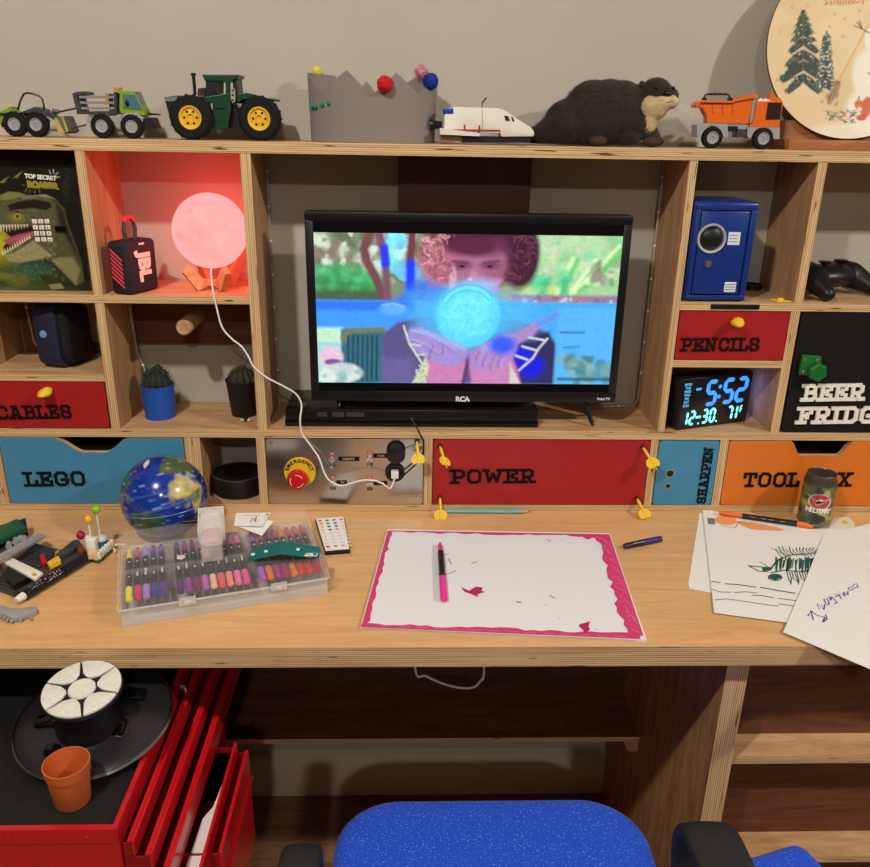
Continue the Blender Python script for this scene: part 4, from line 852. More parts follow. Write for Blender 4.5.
land([(34, 26), (48, 30), (66, 26), (72, 12), (84, 6), (76, -6), (66, -24), (60, -26), (57, -14), (56, 0), (38, 4), (31, 14)], (206, 186, 112)); land([(36, 5), (54, 3), (78, 6), (72, -8), (60, -12), (54, 0)], (64, 104, 52), .9)
land([(28, 44), (36, 58), (60, 68), (120, 72), (160, 60), (150, 30), (110, 10), (90, 25), (70, 34), (45, 40)], (76, 96, 62)); land([(130, -15), (165, -12), (168, -35), (130, -32)], (170, 140, 80))
p.blobs(60, -100, 15, -30, 60, 2, 6, [(90, 110, 60), (24, 56, 44), (130, 130, 80)], .5, .6); p.blobs(50, -34, -50, 14, 0, 2, 6, [(24, 58, 40), (80, 104, 56)], .5, .6); p.blobs(40, 30, -10, 80, 34, 2, 6, [(214, 196, 124), (150, 140, 80)], .5, .6)
for _ in range(90): a, b = random.uniform(-100, 100), random.uniform(-55, 60); p.line([(a, b), (a + random.uniform(3, 12), b + random.uniform(-1, 1))], 1.2, (170, 196, 226), 1, .6)
for q in (20, -1, -45): p.line([(-180, q), (180, q)], .7, (120, 150, 200), .8, .45)
paint_mesh(me, p.c)
me.transform(Matrix.Translation(GC) @ Matrix.Rotation(math.radians(-14), 4, 'Y') @ Matrix.Rotation(math.radians(-6), 4, 'X') @ Matrix.Scale(GR, 4)); obj('sphere', me, vcol('globe_print', .18, coat=.4), gt)
mb = MB(); K = []
RM = Matrix.Rotation(math.radians(-5), 4, 'Y') @ Matrix.Rotation(math.radians(-6), 4, 'X')
for k in range(80): a = 2 * pi * k / 80; K.append(GC + RM @ Vector((GR * 1.001 * math.cos(a) * .985, GR * 1.001 * math.sin(a) * .985, -.0115)))
mb.tube(K, .0006, 6, closed=True); obj('seam_ring', mb, mat('seam', rgb(120, 140, 180), .3), gt)
mb = MB(); mb.lathe([(0, .0002), (.019, .0002), (.020, .001), (.018, .003), (.012, .004)], (GC.x, GC.y, 0), 40); obj('base_ring', mb, BLACK, gt)

# ------------------------------------------------------------------ marker case
F0 = Vector((-.3965, -.3430, 0)); AN = math.atan2(.082, .262)
LC, DC, HC_ = .2745, .180, .049
cs = thing('marker_case', 'clear plastic carrying case full of brush markers, lid shut, lying on the desk', 'pen case', (F0.x, F0.y, .0004), (0, 0, AN))
FROST = mat('frosted_plastic', rgb(235, 232, 228), .3, alpha=.34); FROST2 = mat('frosted_lid', rgb(240, 238, 236), .12, alpha=.05)
def shell(z0, z1, th, inset=0, top=False, x0=0, x1=LC, y0=0, y1=DC):
    mb = MB(); a = inset
    mb.box(x0 + a, x1 - a, y0 + a, y0 + a + th, z0, z1); mb.box(x0 + a, x1 - a, y1 - a - th, y1 - a, z0, z1); mb.box(x0 + a, x0 + a + th, y0 + a + th, y1 - a - th, z0, z1); mb.box(x1 - a - th, x1 - a, y0 + a + th, y1 - a - th, z0, z1)
    if top: mb.box(x0 + a, x1 - a, y0 + a, y1 - a, z1, z1 + th)
    else: mb.box(x0 + a, x1 - a, y0 + a, y1 - a, z0 - th, z0)
    return mb
obj('base_tray', shell(.0012, .0255, .0011, .002), FROST, cs, local=True)
obj('lid', shell(.0262, HC_, .0011, 0, True), FROST2, cs, local=True)
mb = MB(); mb.box(.0, LC, -.002, .0, .0245, .0275, .0006); mb.box(-.002, 0, 0, DC, .0245, .0275, .0006); mb.box(LC, LC + .002, 0, DC, .0245, .0275, .0006); obj('rim', mb, FROST, cs, local=True)
for x in (.085, .205):
    mb = MB(); mb.box(x - .011, x + .011, -.0042, -.0021, .021, .033, .001); mb.sph((x, -.0045, .0255), (.005, .0025, .0035), 14); obj('latch', mb, mat('latch_clear', rgb(240, 238, 236), .3, alpha=.35), cs, local=True)
mb = MB(); mb.box(.006, LC - .006, .066, .068, .008, .0465); mb.box(.006, LC - .006, .122, .124, .008, .0465)
for k in range(25): x = .0085 + k * .01073; mb.box(x - .0004, x + .0004, .0035, DC - .030, .026, .0445)
obj('pen_rack', mb, mat('rack_clear', rgb(238, 238, 240), .25, alpha=.10), cs, local=True)
caps = [(232, 222, 52), (206, 34, 104), (158, 130, 214), (52, 46, 150), (84, 46, 146), None, (76, 26, 108), (150, 44, 146), (118, 26, 92), (192, 88, 186), (238, 190, 158), (238, 84, 92), (246, 138, 128), (240, 110, 164), (236, 78, 150), None, (178, 84, 196), (238, 112, 34), (162, 22, 134), (176, 24, 106), (244, 118, 40), (218, 34, 38), (224, 44, 34), (186, 22, 60)]
NAMES = ['yellow', 'crimson pink', 'lavender', 'deep blue', 'violet blue', '', 'dark purple', 'magenta purple', 'plum', 'orchid', 'peach', 'coral red', 'salmon', 'candy pink', 'hot pink', '', 'light purple', 'orange', 'fuchsia', 'raspberry', 'amber orange', 'bright red', 'scarlet', 'dark crimson']
POS = ['at the globe end of the row', 'second in the row', 'third in the row', 'fourth in the row', 'fifth in the row']
PENB = mat('pen_barrel', rgb(30, 28, 32), .3)
for k, cc in enumerate(caps):
    if cc is None: continue
    x = .0139 + k * .01073; M_ = mat('cap_' + NAMES[k].replace(' ', '_'), rgb(*cc), .35)
    t = thing('brush_marker', NAMES[k] + ' capped brush marker lying in the row inside the clear case', 'marker', F0 + Matrix.Rotation(AN, 3, 'Z') @ Vector((x, .0055, .0370)), (0, 0, AN), 'brush markers in the clear case')
    mb = MB(); mb.lathe([(0, .0), (.0030, .0), (.0046, .001), (.0047, .028), (.0042, .0285)], (0, 0, 0), 16, (0, 1, 0)); obj('broad_cap', mb, M_, t, local=True)
    mb = MB(); mb.lathe([(.0040, .0286), (.0044, .034), (.0046, .04), (.0046, .100), (.0042, .1075)], (0, 0, 0), 16, (0, 1, 0)); bl = obj('barrel', mb, PENB, t, local=True)
    mb = MB(); mb.box(-.0014, .0014, .052, .054 + .02 * ((k * 7) % 5) / 5, .0046, .00475); mb.cyl((0, .094, .0044), (0, .094, .0048), .0018, n=12); obj('print_mark', mb, mat('print_silver', rgb(190, 186, 190), .5), bl, local=True)
    mb = MB(); mb.lathe([(.0040, .1076), (.0041, .125), (.0036, .134), (.0026, .1385), (0, .139)], (0, 0, 0), 16, (0, 1, 0)); obj('fine_cap', mb, M_, t, local=True)
mb = MB(); mb.cyl((.1115, .148, .0405), (.147, .152, .0405), .0036, n=14); tag(obj('loose_pen_cap', mb, WHITE, local=True), 'white loose pen cap lying behind the marker barrels in the case', 'pen cap')
o = bpy.data.objects['loose_pen_cap']; o.location = F0; o.rotation_euler = (0, 0, AN)
mb = MB(); mb.lathe([(0, .0008), (.0055, .0008), (.006, 0)], (.083, .075, HC_ + .0013), 24); o = obj('lid_knob', mb, WHITE, cs, local=True); o['label'] = 'round white button on the lid'
# things on the lid
zt = HC_ + .0018
def RL(x, y, z): return F0 + Matrix.Rotation(AN, 3, 'Z') @ Vector((x, y, z))
bp = thing('blister_pack', 'white card box with a clear plastic bubble lying across the marker case', 'packaging', RL(.128, .106, zt), (0, 0, math.radians(13)))
mb = MB(); mb.box(-.0195, .0185, .000, .078, .0004, .0200, .0012); obj('card_box', mb, mat('card_white', rgb(226, 222, 212), .6), bp, local=True)
mb = MB(); mb.box(-.0165, .0165, -.062, .040, .0205, .0380, .010, 4); mb.box(-.0150, .0150, -.060, -.001, .0006, .0250, .004); obj('bubble', mb, mat('bubble_clear', rgb(245, 240, 238), .08, alpha=.3), bp, local=True)
mb = MB(); mb.box(-.010, .010, -.05, -.008, .026, .027); mb.box(-.011, -.003, -.056, -.050, .006, .014); obj('contents', mb, mat('contents_pink', rgb(206, 160, 156), .5), bp, local=True)
mb = MB(); mb.box(-.0175, -.004, .050, .070, .0201, .0204); obj('printed_label', mb, mat('label_cream', rgb(206, 204, 180), .6), bp, local=True)
mb = MB(); mb.cyl((-.031, .056, .009), (-.0198, .056, .009), .0035, n=12); mb.cyl((-.041, .056, .009), (-.031, .056, .009), .0030, n=12); obj('nozzle', mb, BLACK, bp, local=True)
PAP = mat('paper', rgb(232, 230, 224), .75); INKB = mat('ink_black', rgb(36, 34, 36), .6)
def flat_tag(nm, px, z, tilt, label, cat, marks, thick=.0006, m=PAP):
    P_ = [oz(a, b, z) for a, b in px]
    for i, dz in enumerate(tilt): P_[i].z += dz
    mb = MB(); mb.prism(P_, (0, 0, -thick)); t = obj(nm, mb, m, smooth=False); tag(t, label, cat)
    c0, c1, c3 = P_[0], P_[1], P_[3]
    for st_, wd in marks:
        mk = MB(); mk.ribbon([c0 + (c1 - c0) * u + (c3 - c0) * v + Vector((0, 0, .0005)) for u, v in st_], wd); obj('print_mark', mk, INKB, t, smooth=False)
    return t
flat_tag('paper_tag', [(236, 513), (271, 512.5), (262, 526), (234, 525.5)], .062, (.0, 0, .0, 0), 'white paper tag with a scribbled mark on top of the marker case', 'tag', [([(.45, .8), (.5, .4), (.55, .7), (.6, .3), (.58, .75), (.7, .6)], .001), ([(.2, .25), (.7, .22)], .0006), ([(.86, .2), (.95, .2)], .003)])
flat_tag('paper_leaflet', [(239, 529), (265, 521.5), (273.5, 523.5), (262, 535.5)], .0555, (.004, .004, .004, 0), 'small white folded leaflet under the paper tag on the marker case', 'leaflet', [([(.55, .2), (.95, .25)], .004), ([(.3, .6), (.8, .6)], .0012)])
TEAL = mat('teal_card', rgb(14, 104, 100), .5)
bt = thing('teal_band', 'teal cardboard band with white marks folded over the markers on the lid', 'band', oz(285, 555, .0510))
A_ = [oz(247, 561, .0530), oz(253, 549, .0545), oz(280, 541, .0645), oz(320, 547, .0565), oz(319, 558.5, .0530), oz(281, 554, .0645)]
mb = MB(); mb.prism([A_[0], A_[1], A_[2], A_[5]], (0, 0, -.0007)); mb.prism([A_[5], A_[2], A_[3], A_[4]], (0, 0, -.0007)); obj('band', mb, TEAL, bt, smooth=False)
for (a, b) in ((253, 555), (266, 552), (281, 547.5), (298, 550)):
    c = oz(a, b, .0607 if a in (281,) else .0590 if a == 266 else .0575 if a == 253 else .0620); mb = MB(); mb.box(c.x - .0024, c.x + .0024, c.y - .0032, c.y + .0032, c.z + .0008, c.z + .0014); obj('white_mark', mb, LETW, bt)
c = oz(311, 555, .0570); mb = MB(); mb.box(c.x - .009, c.x + .009, c.y - .004, c.y + .004, c.z + .0002, c.z + .001); wl = obj('white_label', mb, LETW, bt)
mb = MB(); mb.box(c.x + .003, c.x + .008, c.y - .003, c.y + .003, c.z + .0011, c.z + .0014); mb.box(c.x - .006, c.x - .001, c.y - .0008, c.y + .0008, c.z + .0011, c.z + .0014); obj('print_mark', mb, mat('print_grey', rgb(90, 96, 110), .5), wl)

# colour chart card
P4 = [oz(a, b, .008) for a, b in ((315, 518), (344, 516), (350, 549), (325, 551))]
t = thing('colour_chart', 'small white card with coloured swatches on a black backing beside the marker case', 'card', oz(333, 533, 0))
mb = MB(); mb.prism([Vector((q.x, q.y, .0003)) for q in P4], (0, 0, .0062)); obj('backing', mb, BLACK, t, smooth=False)
c_ = sum(P4, Vector()) / 4; mb = MB(); mb.prism([Vector((c_.x + (q.x - c_.x) * .95, c_.y + (q.y - c_.y) * .96, .0066)) for q in P4], (0, 0, .0012)); cc_ = obj('card_sheet', mb, PAP, t, smooth=False)
SW = {(0, 0): (206, 40, 34), (0, 1): (226, 110, 40), (0, 2): (232, 176, 40), (0, 3): (232, 206, 60), (1, 0): (40, 110, 60), (1, 1): (26, 120, 70), (1, 2): (20, 90, 60), (1, 3): (30, 110, 90), (2, 0): (40, 50, 120), (2, 1): (30, 60, 150), (2, 2): (120, 50, 120), (2, 3): (220, 90, 130), (3, 0): (220, 80, 70)}
for i in range(4):
    for j in range(9):
        col = SW.get((i, j)) or ({(0, 8): (190, 30, 50), (1, 8): (214, 70, 60), (2, 8): (226, 140, 90), (3, 8): (226, 196, 90)}.get((i, j)))
        u = .14 + .24 * i; v = .1 + .098 * j; q = P4[0] + (P4[1] - P4[0]) * u + (P4[3] - P4[0]) * v
        mb = MB(); mb.lathe([(0, .00025), (.0028, .0002), (.003, 0)], (q.x, q.y, .0079), 10); obj('swatch', mb, mat('swatch_%d_%d' % (i, j), rgb(*(col or (212, 208, 200))), .5), cc_)
# pencil against the hutch
t = thing('pencil', 'pale teal pencil lying along the foot of the hutch', 'pencil', (.11, -.006, .0003))
mb = MB(); mb.cyl((.038, -.0062, .0041), (.168, -.0075, .0041), .0038, n=6); obj('shaft', mb, mat('pencil_teal', rgb(112, 168, 176), .4), t)
mb = MB(); mb.cyl((.168, -.0075, .0041), (.180, -.0076, .0041), .0037, .0012, 12); obj('sharpened_wood', mb, PLY, t)
mb = MB(); mb.cyl((.180, -.0076, .0041), (.184, -.0077, .0041), .0012, .0003, 8); obj('lead', mb, BLACK, t)

# ------------------------------------------------------------------ drawing pad
def sheet(mb, px, z, th=.0004):
    mb.prism([oz(a, b, z) for a, b in px], (0, 0, th))
PADW = mat('pad_white', rgb(226, 226, 226), .8); PINK = mat('ink_pink', rgb(206, 58, 110), .6); PINKD = mat('ink_pink_dark', rgb(176, 34, 88), .6)
pad = thing('drawing_pad', 'white drawing pad with an uneven pink marker border', 'pad', oz(500, 585, .0003))
ZP = .0042
mb = MB(); P_ = [oz(a, b, .0004) for a, b in ((387.5, 531), (609, 535), (646.5, 642), (360.5, 629))]; mb.prism(P_, (0, 0, .0034)); obj('page_stack', mb, PADW, pad, smooth=False)
mb = MB(); P_ = [oz(a, b, ZP - .0003) for a, b in ((388, 530), (610, 534), (644.5, 635.5), (637, 640), (360.5, 627.5))]; mb.prism(P_, (0, 0, .0003)); obj('top_sheet', mb, PADW, pad, smooth=False)
ZI = ZP + .0004
def band(A, B, w0, w1, inn, n=26, jag=.5):
    """jagged inked strip along the sheet edge, A to B, inn = direction inwards in photo units"""
    O = []; I = []
    for k in range(n + 1):
        t = k / n; x = A[0] + (B[0] - A[0]) * t; y = A[1] + (B[1] - A[1]) * t; wd = w0 + (w1 - w0) * t
        wd *= 1 + random.uniform(-jag, jag); O.append((x, y)); I.append((x + inn[0] * wd, y + inn[1] * wd))
    return O, I
mbI = MB(); zk = 0
for A, B, w0, w1, inn, n, jg in (((388.5, 530.4), (609.5, 534.2), 1.6, 2.2, (0, 1), 30, .5), ((388, 530.5), (361.3, 627), 4.0, 6.5, (1, .05), 26, .35), ((361, 627), (640, 639), 3.6, 5.5, (0, -1), 34, .3), ((609.5, 534.5), (643.5, 635.5), 13, 17, (-1, .1), 24, .22), ((575, 533.8), (609.5, 534.3), 3.0, 6, (0, 1), 10, .3)):
    O, I = band(A, B, w0, w1, inn, n, jg); zz = ZI + .00003 * zk; zk += 1
    O = [mbI.bm.verts.new(oz(*p, zz)) for p in O]; I = [mbI.bm.verts.new(oz(*p, zz)) for p in I]
    for k in range(len(O) - 1): mbI.bm.faces.new((O[k], O[k + 1], I[k + 1], I[k]))
bmesh.ops.recalc_face_normals(mbI.bm, faces=mbI.bm.faces)
obj('ink_border', mbI, PINK, pad, smooth=False)
mk = MB()
for k in range(26):
    y = 540 + 3.7 * k; x1 = 611 + (y - 534) * .335; mk.ribbon([oz(x1 - random.uniform(10, 17), y + random.uniform(-6, 0), ZI + .0002), oz(x1 - 8, y + random.uniform(-3, 2), ZI + .0002), oz(x1 - 2, y + 3, ZI + .0002)], random.uniform(.0008, .002))
for k in range(14):
    x = 380 + 18 * k; mk.ribbon([oz(x, 627.3 + (x - 361) * .045 - 2, ZI + .0002), oz(x + 12, 626.5 + (x - 349) * .045 - 2, ZI + .0002)], .0014)
obj('ink_border', mk, mat('ink_pink_light', rgb(226, 104, 146), .6), pad, smooth=False)
mk = MB()
C_ = lambda pts: [oz(340 + x / 2.559, 490 + y / 2.559, ZI) for x, y in pts]
for st_, wd in (([(248, 215), (262, 218), (285, 212), (296, 206)], .0014), ([(278, 175), (282, 185), (286, 190)], .0014), ([(266, 165), (278, 163)], .001), ([(336, 188), (352, 183)], .0016), ([(452, 286), (464, 288)], .0028), ([(536, 269), (550, 277)], .0018), ([(524, 294), (528, 295)], .0014), ([(560, 328), (564, 329)], .0012), ([(528, 126), (540, 128), (532, 132)], .0016), ([(566, 126), (572, 127)], .0014), ([(90, 267), (93, 268)], .0014), ([(655, 355), (657, 357)], .0014)): mk.ribbon(C_(st_), wd)
for P_ in ([(310, 248), (330, 258), (348, 247), (366, 250), (362, 258), (371, 261), (352, 267), (354, 274), (330, 264), (318, 260)], [(612, 344), (640, 336), (636, 350), (640, 356), (628, 368), (620, 356), (612, 350)]): mk.prism(C_(P_), (0, 0, .0001))
obj('ink_mark', mk, PINKD, pad, smooth=False)
def pen(name, label, a, b, segs, z=.0045, cat='marker', group=None):
    """pen lying from photo point a to b; segs = (start fraction, radius0, radius1, part, material)"""
    A = oz(*a, z); B = oz(*b, z); d = B - A; t = thing(name, label, cat, A)
    prev = 0
    for s0, s1, r0, r1, part, m_, rd in segs:
        mb = MB(); q = A + d * s0; e = A + d * s1; L_ = (e - q).length; mb.lathe([(0, 0), (r0 - rd * .0012, 0), (r0, rd * .0015 + .0001), (r1, L_ - .0004), (r1 * .92, L_), (0, L_)], q, 20, d); obj(part, mb, m_, t)
    return t
PINKC = mat('cap_pen_pink', rgb(232, 54, 146), .35)
t = pen('brush_marker', 'black barrelled marker with pink caps lying on the drawing pad', (444, 599.5), (440, 543), ((0, .36, .0052, .0050, 'broad_cap', PINKC, 1), (.36, .82, .0048, .0048, 'barrel', PENB, 0), (.82, .95, .0042, .0036, 'fine_cap', PINKC, 0), (.95, 1, .0034, .0018, 'fine_cap', PINKC, 0)), ZP + .0056)
t = pen('brush_marker', 'black marker with a dark purple cap poking out from behind the drawing pad', (624.5, 546.3), (661, 538.7), ((0, .05, .0042, .0044, 'fine_cap', mat('cap_pen_purple', rgb(52, 30, 110), .35), 0), (.05, .42, .0048, .0048, 'barrel', PENB, 0), (.42, 1, .0052, .0048, 'broad_cap', MATS['cap_pen_purple'], 0)), .0053)
t.location.z = .0053
mk = MB(); q = oz(638, 542.2, .0103); mk.ribbon([oz(633, 543.4, .0103), oz(644, 541.5, .0103)], .0012); obj('print_mark', mk, LETW, t, smooth=False)
# ------------------------------------------------------------------ papers
R2 = lambda pts, z: [oz(640 + x / 3.613, 440 + y / 3.613, z) for x, y in pts]
mb = MB(); mb.prism(R2([(215, 265), (300, 262), (560, 545), (255, 552), (180, 538), (174, 520)], .0004), (0, 0, .0004)); tag(obj('paper_sheet', mb, PAP, smooth=False), 'blank white sheet mostly covered by the sheet with the green drawing', 'paper', 'paper sheets on the desk end')
mb = MB(); mb.prism(R2([(672, 330), (700, 282), (752, 278), (775, 300), (780, 345)], .0012), (0, 0, .0003)); t = obj('paper_card', mb, mat('card_cream', rgb(222, 218, 196), .7), smooth=False); tag(t, 'small cream card with a yellow square under the camouflage can', 'card')
mk = MB(); mk.prism(R2([(728, 290), (744, 290), (752, 302), (732, 303)], .0016), (0, 0, .0001)); obj('yellow_mark', mk, mat('ink_yellow', rgb(206, 190, 60), .6), t, smooth=False)
z2 = .0022
mb = MB(); mb.prism(R2([(226, 252), (300, 262), (560, 305), (640, 318), (870, 330), (870, 480), (700, 560), (545, 662), (268, 625)], z2), (0, 0, .0004)); s2 = obj('paper_sheet', mb, PAP, smooth=False); tag(s2, 'white sheet with a dark green spiky animal drawing and orange scribble', 'paper', 'paper sheets on the desk end')
z2 += .0006; INKG = mat('ink_green', rgb(20, 84, 70), .6); mk = MB()
for st_, wd in (([(258, 510), (275, 513), (291, 515)], 0.0023), ([(307, 519), (360, 523), (420, 532)], 0.0026), ([(434, 532), (500, 544), (562, 554)], 0.0029), ([(258, 538), (290, 549), (328, 550)], 0.0017), ([(342, 551), (380, 548), (422, 552)], 0.0017), ([(404, 560), (440, 562), (484, 570)], 0.0020), ([(270, 578), (310, 574), (360, 580), (430, 591), (502, 600)], 0.0017), ([(500, 572), (530, 576), (578, 582)], 0.0020), ([(502, 592), (560, 600)], 0.0019), ([(572, 558), (580, 556)], 0.0020),
                ([(390, 454), (430, 458), (470, 462)], 0.0029), ([(430, 440), (452, 450), (462, 462)], 0.0017), ([(395, 456), (430, 474), (466, 476)], 0.0026), ([(470, 470), (495, 435), (540, 416), (600, 412), (645, 406)], 0.0026), ([(472, 480), (520, 470), (590, 476), (610, 470)], 0.0026)): mk.ribbon(R2(st_, z2), wd)
for k in range(15):
    x = 478 + 11 * k; mk.ribbon(R2([(x + 34, 418 + random.uniform(-4, 6)), (x + 10, 398 + random.uniform(-4, 6)), (x - 4 + 2 * k, 384 + random.uniform(0, 12))], z2), .0018)
for k in range(20):
    x = 492 + 7 * k; mk.ribbon(R2([(x, 428 + random.uniform(-6, 6)), (x - 4 + random.uniform(-6, 6), 466 + random.uniform(-6, 12))], z2), random.uniform(.0016, .0034))
for k in range(9):
    x = 530 + 9 * k; mk.ribbon(R2([(x, 474), (x + 8, 500 + random.uniform(-8, 8)), (x + 14 + random.uniform(-10, 16), 524 + random.uniform(-12, 6))], z2), .0017)
for k in range(7): a = random.uniform(0, 3); mk.ribbon(R2([(488 + 24 * math.cos(a + j), 496 + 12 * math.sin(a + j)) for j in np.linspace(0, 5.5, 14)], z2), .0018)
mk.prism(R2([(440, 462), (472, 458), (470, 472), (444, 474)], z2), (0, 0, .00005)); mk.prism(R2([(470, 488), (500, 484), (512, 496), (490, 508), (468, 500)], z2), (0, 0, .00005))
obj('green_drawing', mk, INKG, s2, smooth=False)
mk = MB(); mk.prism(R2([(264, 290), (280, 276), (312, 272), (346, 284), (352, 298), (330, 306), (296, 306)], z2), (0, 0, .00005)); mk.prism(R2([(352, 292), (400, 296), (440, 304), (490, 314), (526, 326), (500, 328), (440, 326), (400, 322), (360, 306)], z2), (0, 0, .00005)); obj('orange_scribble', mk, mat('ink_orange', rgb(236, 160, 96), .6), s2, smooth=False)
mk = MB(); mk.ribbon(R2([(296, 310), (345, 317), (355, 296), (395, 306)], z2 + .0002), .0012); obj('black_line', mk, INKB, s2, smooth=False)
mk = MB(); mk.prism(R2([(243, 281), (268, 283), (272, 305), (246, 304)], z2), (0, 0, .00005)); obj('grey_stamp', mk, mat('ink_grey', rgb(120, 118, 116), .6), s2, smooth=False)
z3 = .0040
mb = MB(); mb.prism(R2([(662, 345), (840, 300), (1120, 420), (1000, 900), (840, 832), (517, 695), (600, 500)], z3), (0, 0, .0004)); s3 = obj('paper_sheet', mb, PAP, smooth=False); tag(s3, 'white sheet with purple handwriting hanging over the desk edge', 'paper', 'paper sheets on the desk end')
z3 += .0006; mk = MB()
for st_ in ([(606, 636), (617, 616), (626, 650)], [(617, 616), (640, 634), (668, 640)], [(670, 630), (676, 646), (661, 658)], [(668, 640), (660, 657)],
            [(640, 592), (648, 612), (656, 596), (664, 614), (668, 592)], [(672, 590), (664, 576), (676, 572), (684, 590), (676, 596)], [(688, 580), (694, 566), (684, 566), (690, 578)], [(696, 570), (712, 586), (702, 592)], [(700, 556), (716, 560), (706, 568)], [(718, 556), (726, 574)], [(716, 548), (718, 550)],
            [(730, 552), (740, 566), (736, 548), (748, 560)], [(750, 546), (752, 560)], [(752, 534), (758, 546), (768, 540), (762, 530), (752, 536)], [(768, 526), (774, 536), (788, 530), (782, 518), (770, 524)]): mk.ribbon(R2(st_, z3), .0019)
obj('handwriting', mk, mat('ink_purple', rgb(70, 56, 150), .6), s3, smooth=False)
OR = mat('cap_pen_orange', rgb(232, 110, 48), .35)
t = pen('brush_marker', 'black marker with orange caps lying across the papers by the hutch', (813, 526), (719, 512.5), ((0, .17, .0050, .0046, 'broad_cap', OR, 1), (.17, .75, .0045, .0045, 'barrel', PENB, 0), (.75, 1, .0040, .0036, 'fine_cap', OR, 0)), .0078)
mk = MB(); 
for u in (.3, .42, .5, .62): A_ = oz(813 - 94 * u, 526 - 13.5 * u, .0126); B_ = oz(813 - 94 * (u + .05), 526 - 13.5 * (u + .05), .0126); mk.ribbon([A_, B_], .0011)
obj('print_mark', mk, LETW, t, smooth=False)
# ------------------------------------------------------------------ camouflage can
cc = Vector((.653, -.047, .0048)); t = thing('drink_can', 'small camouflage drink can with a red and white emblem standing on the papers', 'can', cc)
rc_, hc_ = .0258, .092
prof = [(0, 0), (.022, 0), (.0258, .005)]
n = 120; m_ = 60; V = []; F = []
for j in range(m_ + 1):
    z = .006 + .068 * j / m_
    for i in range(n): a = 2 * pi * i / n; V.append((rc_ * math.sin(a), -rc_ * math.cos(a), z))
for j in range(m_):
    for i in range(n): F.append((j * n + i, j * n + (i + 1) % n, (j + 1) * n + (i + 1) % n, (j + 1) * n + i))
me = bpy.data.meshes.new('can'); me.from_pydata(V, [], F); V = np.array(V); a = np.arctan2(V[:, 0], -V[:, 1]) * rc_ * 1000; zz = V[:, 2] * 1000
p = Paint(a, zz, (92, 104, 56)); 
for _ in range(60): p.ell(random.uniform(-88, 88), random.uniform(4, 76), random.uniform(5, 12), random.uniform(3, 8), random.choice([(44, 58, 36), (168, 160, 84), (150, 146, 70), (30, 34, 24), (66, 84, 46)]), .12, 1, random.uniform(-40, 40))
ex, ez = -8, 48
p.ell(ex, ez, 18.5, 14.5, (224, 222, 214), .12); p.ell(ex, ez + 1, 16.5, 13, (190, 26, 34), .12)
p.poly([(ex - 24, ez + 12), (ex - 4, ez - 6), (ex + 20, ez + 8), (ex + 4, ez + 4), (ex, ez + 6), (ex - 6, ez + 2)], (224, 222, 214), .6); p.poly([(ex - 22, ez + 10), (ex - 4, ez - 4.6), (ex + 18, ez + 7), (ex + 2, ez + 2), (ex - 2, ez + 4), (ex - 5, ez + .5)], (18, 18, 18), .6)
p.rect(ex - 17, ez - 14, ex + 17, ez - 6, (120, 120, 70), .8, .35)
paint_mesh(me, p.c); obj('can_body', me, vcol('can_print', .35, coat=.3), t, local=True)
mb = MB(); mb.lathe([(0, .0004), (.021, .0004), (.0225, .002), (.0257, .006)], (0, 0, 0), 48); obj('can_base', mb, mat('can_metal', rgb(96, 94, 88), .35, .8), t, local=True)
mb = MB(); mb.lathe([(rc_, .074), (.0255, .080), (.0222, .089), (.0226, .0905), (.0216, .0915), (.0208, .090), (.0, .0895)], (0, 0, 0), 48); mb.lathe([(.009, .0897), (.0105, .091), (.009, .0912)], (.002, -.002, 0), 20); obj('can_lid', mb, MATS['can_metal'], t, local=True)
mb = MB()
for k, ch in enumerate('MILITARY'):
    s_ = (ex - 16 + 4.9 * k - (1.0 if k > 3 else 0)) / 1000; a = s_ / rc_; put_text(mb, ch, .0115, Matrix.Translation((rc_ * 1.004 * math.sin(a), -rc_ * 1.004 * math.cos(a), .0325)) @ Matrix.Rotation(a, 4, 'Z') @ RX90, ext=.0001, bold=.0005)
obj('lettering', mb, LETW, t, local=True, smooth=False)

# ------------------------------------------------------------------ brick builds on the desk
B1 = lambda pts, z: [oz(x / 6.669, 500 + y / 6.669, z) for x, y in pts]
def studs(mb, P00, P10, P01, nu, nv, r=.0024, h=.0016):
    for i in range(nu):
        for j in range(nv):
            q = P00 + (P10 - P00) * ((i + .5) / nu) + (P01 - P00) * ((j + .5) / nv); mb.lathe([(r, 0), (r, h), (0, h)], q, 10)
t = thing('brick_build', 'flat dark grey toy brick plate with a white slope and red and yellow pieces', 'toy bricks', oz(28, 572, 0))
mb = MB(); A_, B_, C_, D_ = B1([(-60, 590), (100, 650), (585, 395), (240, 310)], .0006); mb.prism([A_, B_, C_, D_], (0, 0, .0052)); studs(mb, A_ + Vector((0, 0, .0058)), B_ + Vector((0, 0, .0058)), D_ + Vector((0, 0, .0058)), 10, 18); obj('base_plate', mb, DGREY, t)
mb = MB(); mb.prism(B1([(45, 560), (100, 610), (210, 545), (170, 465), (60, 470)], .0062), (0, 0, .010)); obj('black_block', mb, BLACK, t, smooth=False)
mb = MB(); A_ = B1([(5, 415), (55, 385), (290, 500), (235, 545)], .016); V_ = mb.prism(A_, (0, 0, .004), .0006); o = obj('white_slope', mb, mat('brick_white', rgb(230, 226, 216), .3), t); o['label'] = 'white sloped bar with a warning triangle'
mb = MB(); mb.prism(B1([(205, 505), (228, 480), (250, 505)], .0202), (0, 0, .0002)); tr_ = obj('warning_mark', mb, MATS['yellow_plastic'], o, smooth=False)
mb = MB(); mb.ribbon(B1([(216, 503), (228, 492), (240, 503)], .0206), .0012); obj('warning_lines', mb, INKB, o, smooth=False)
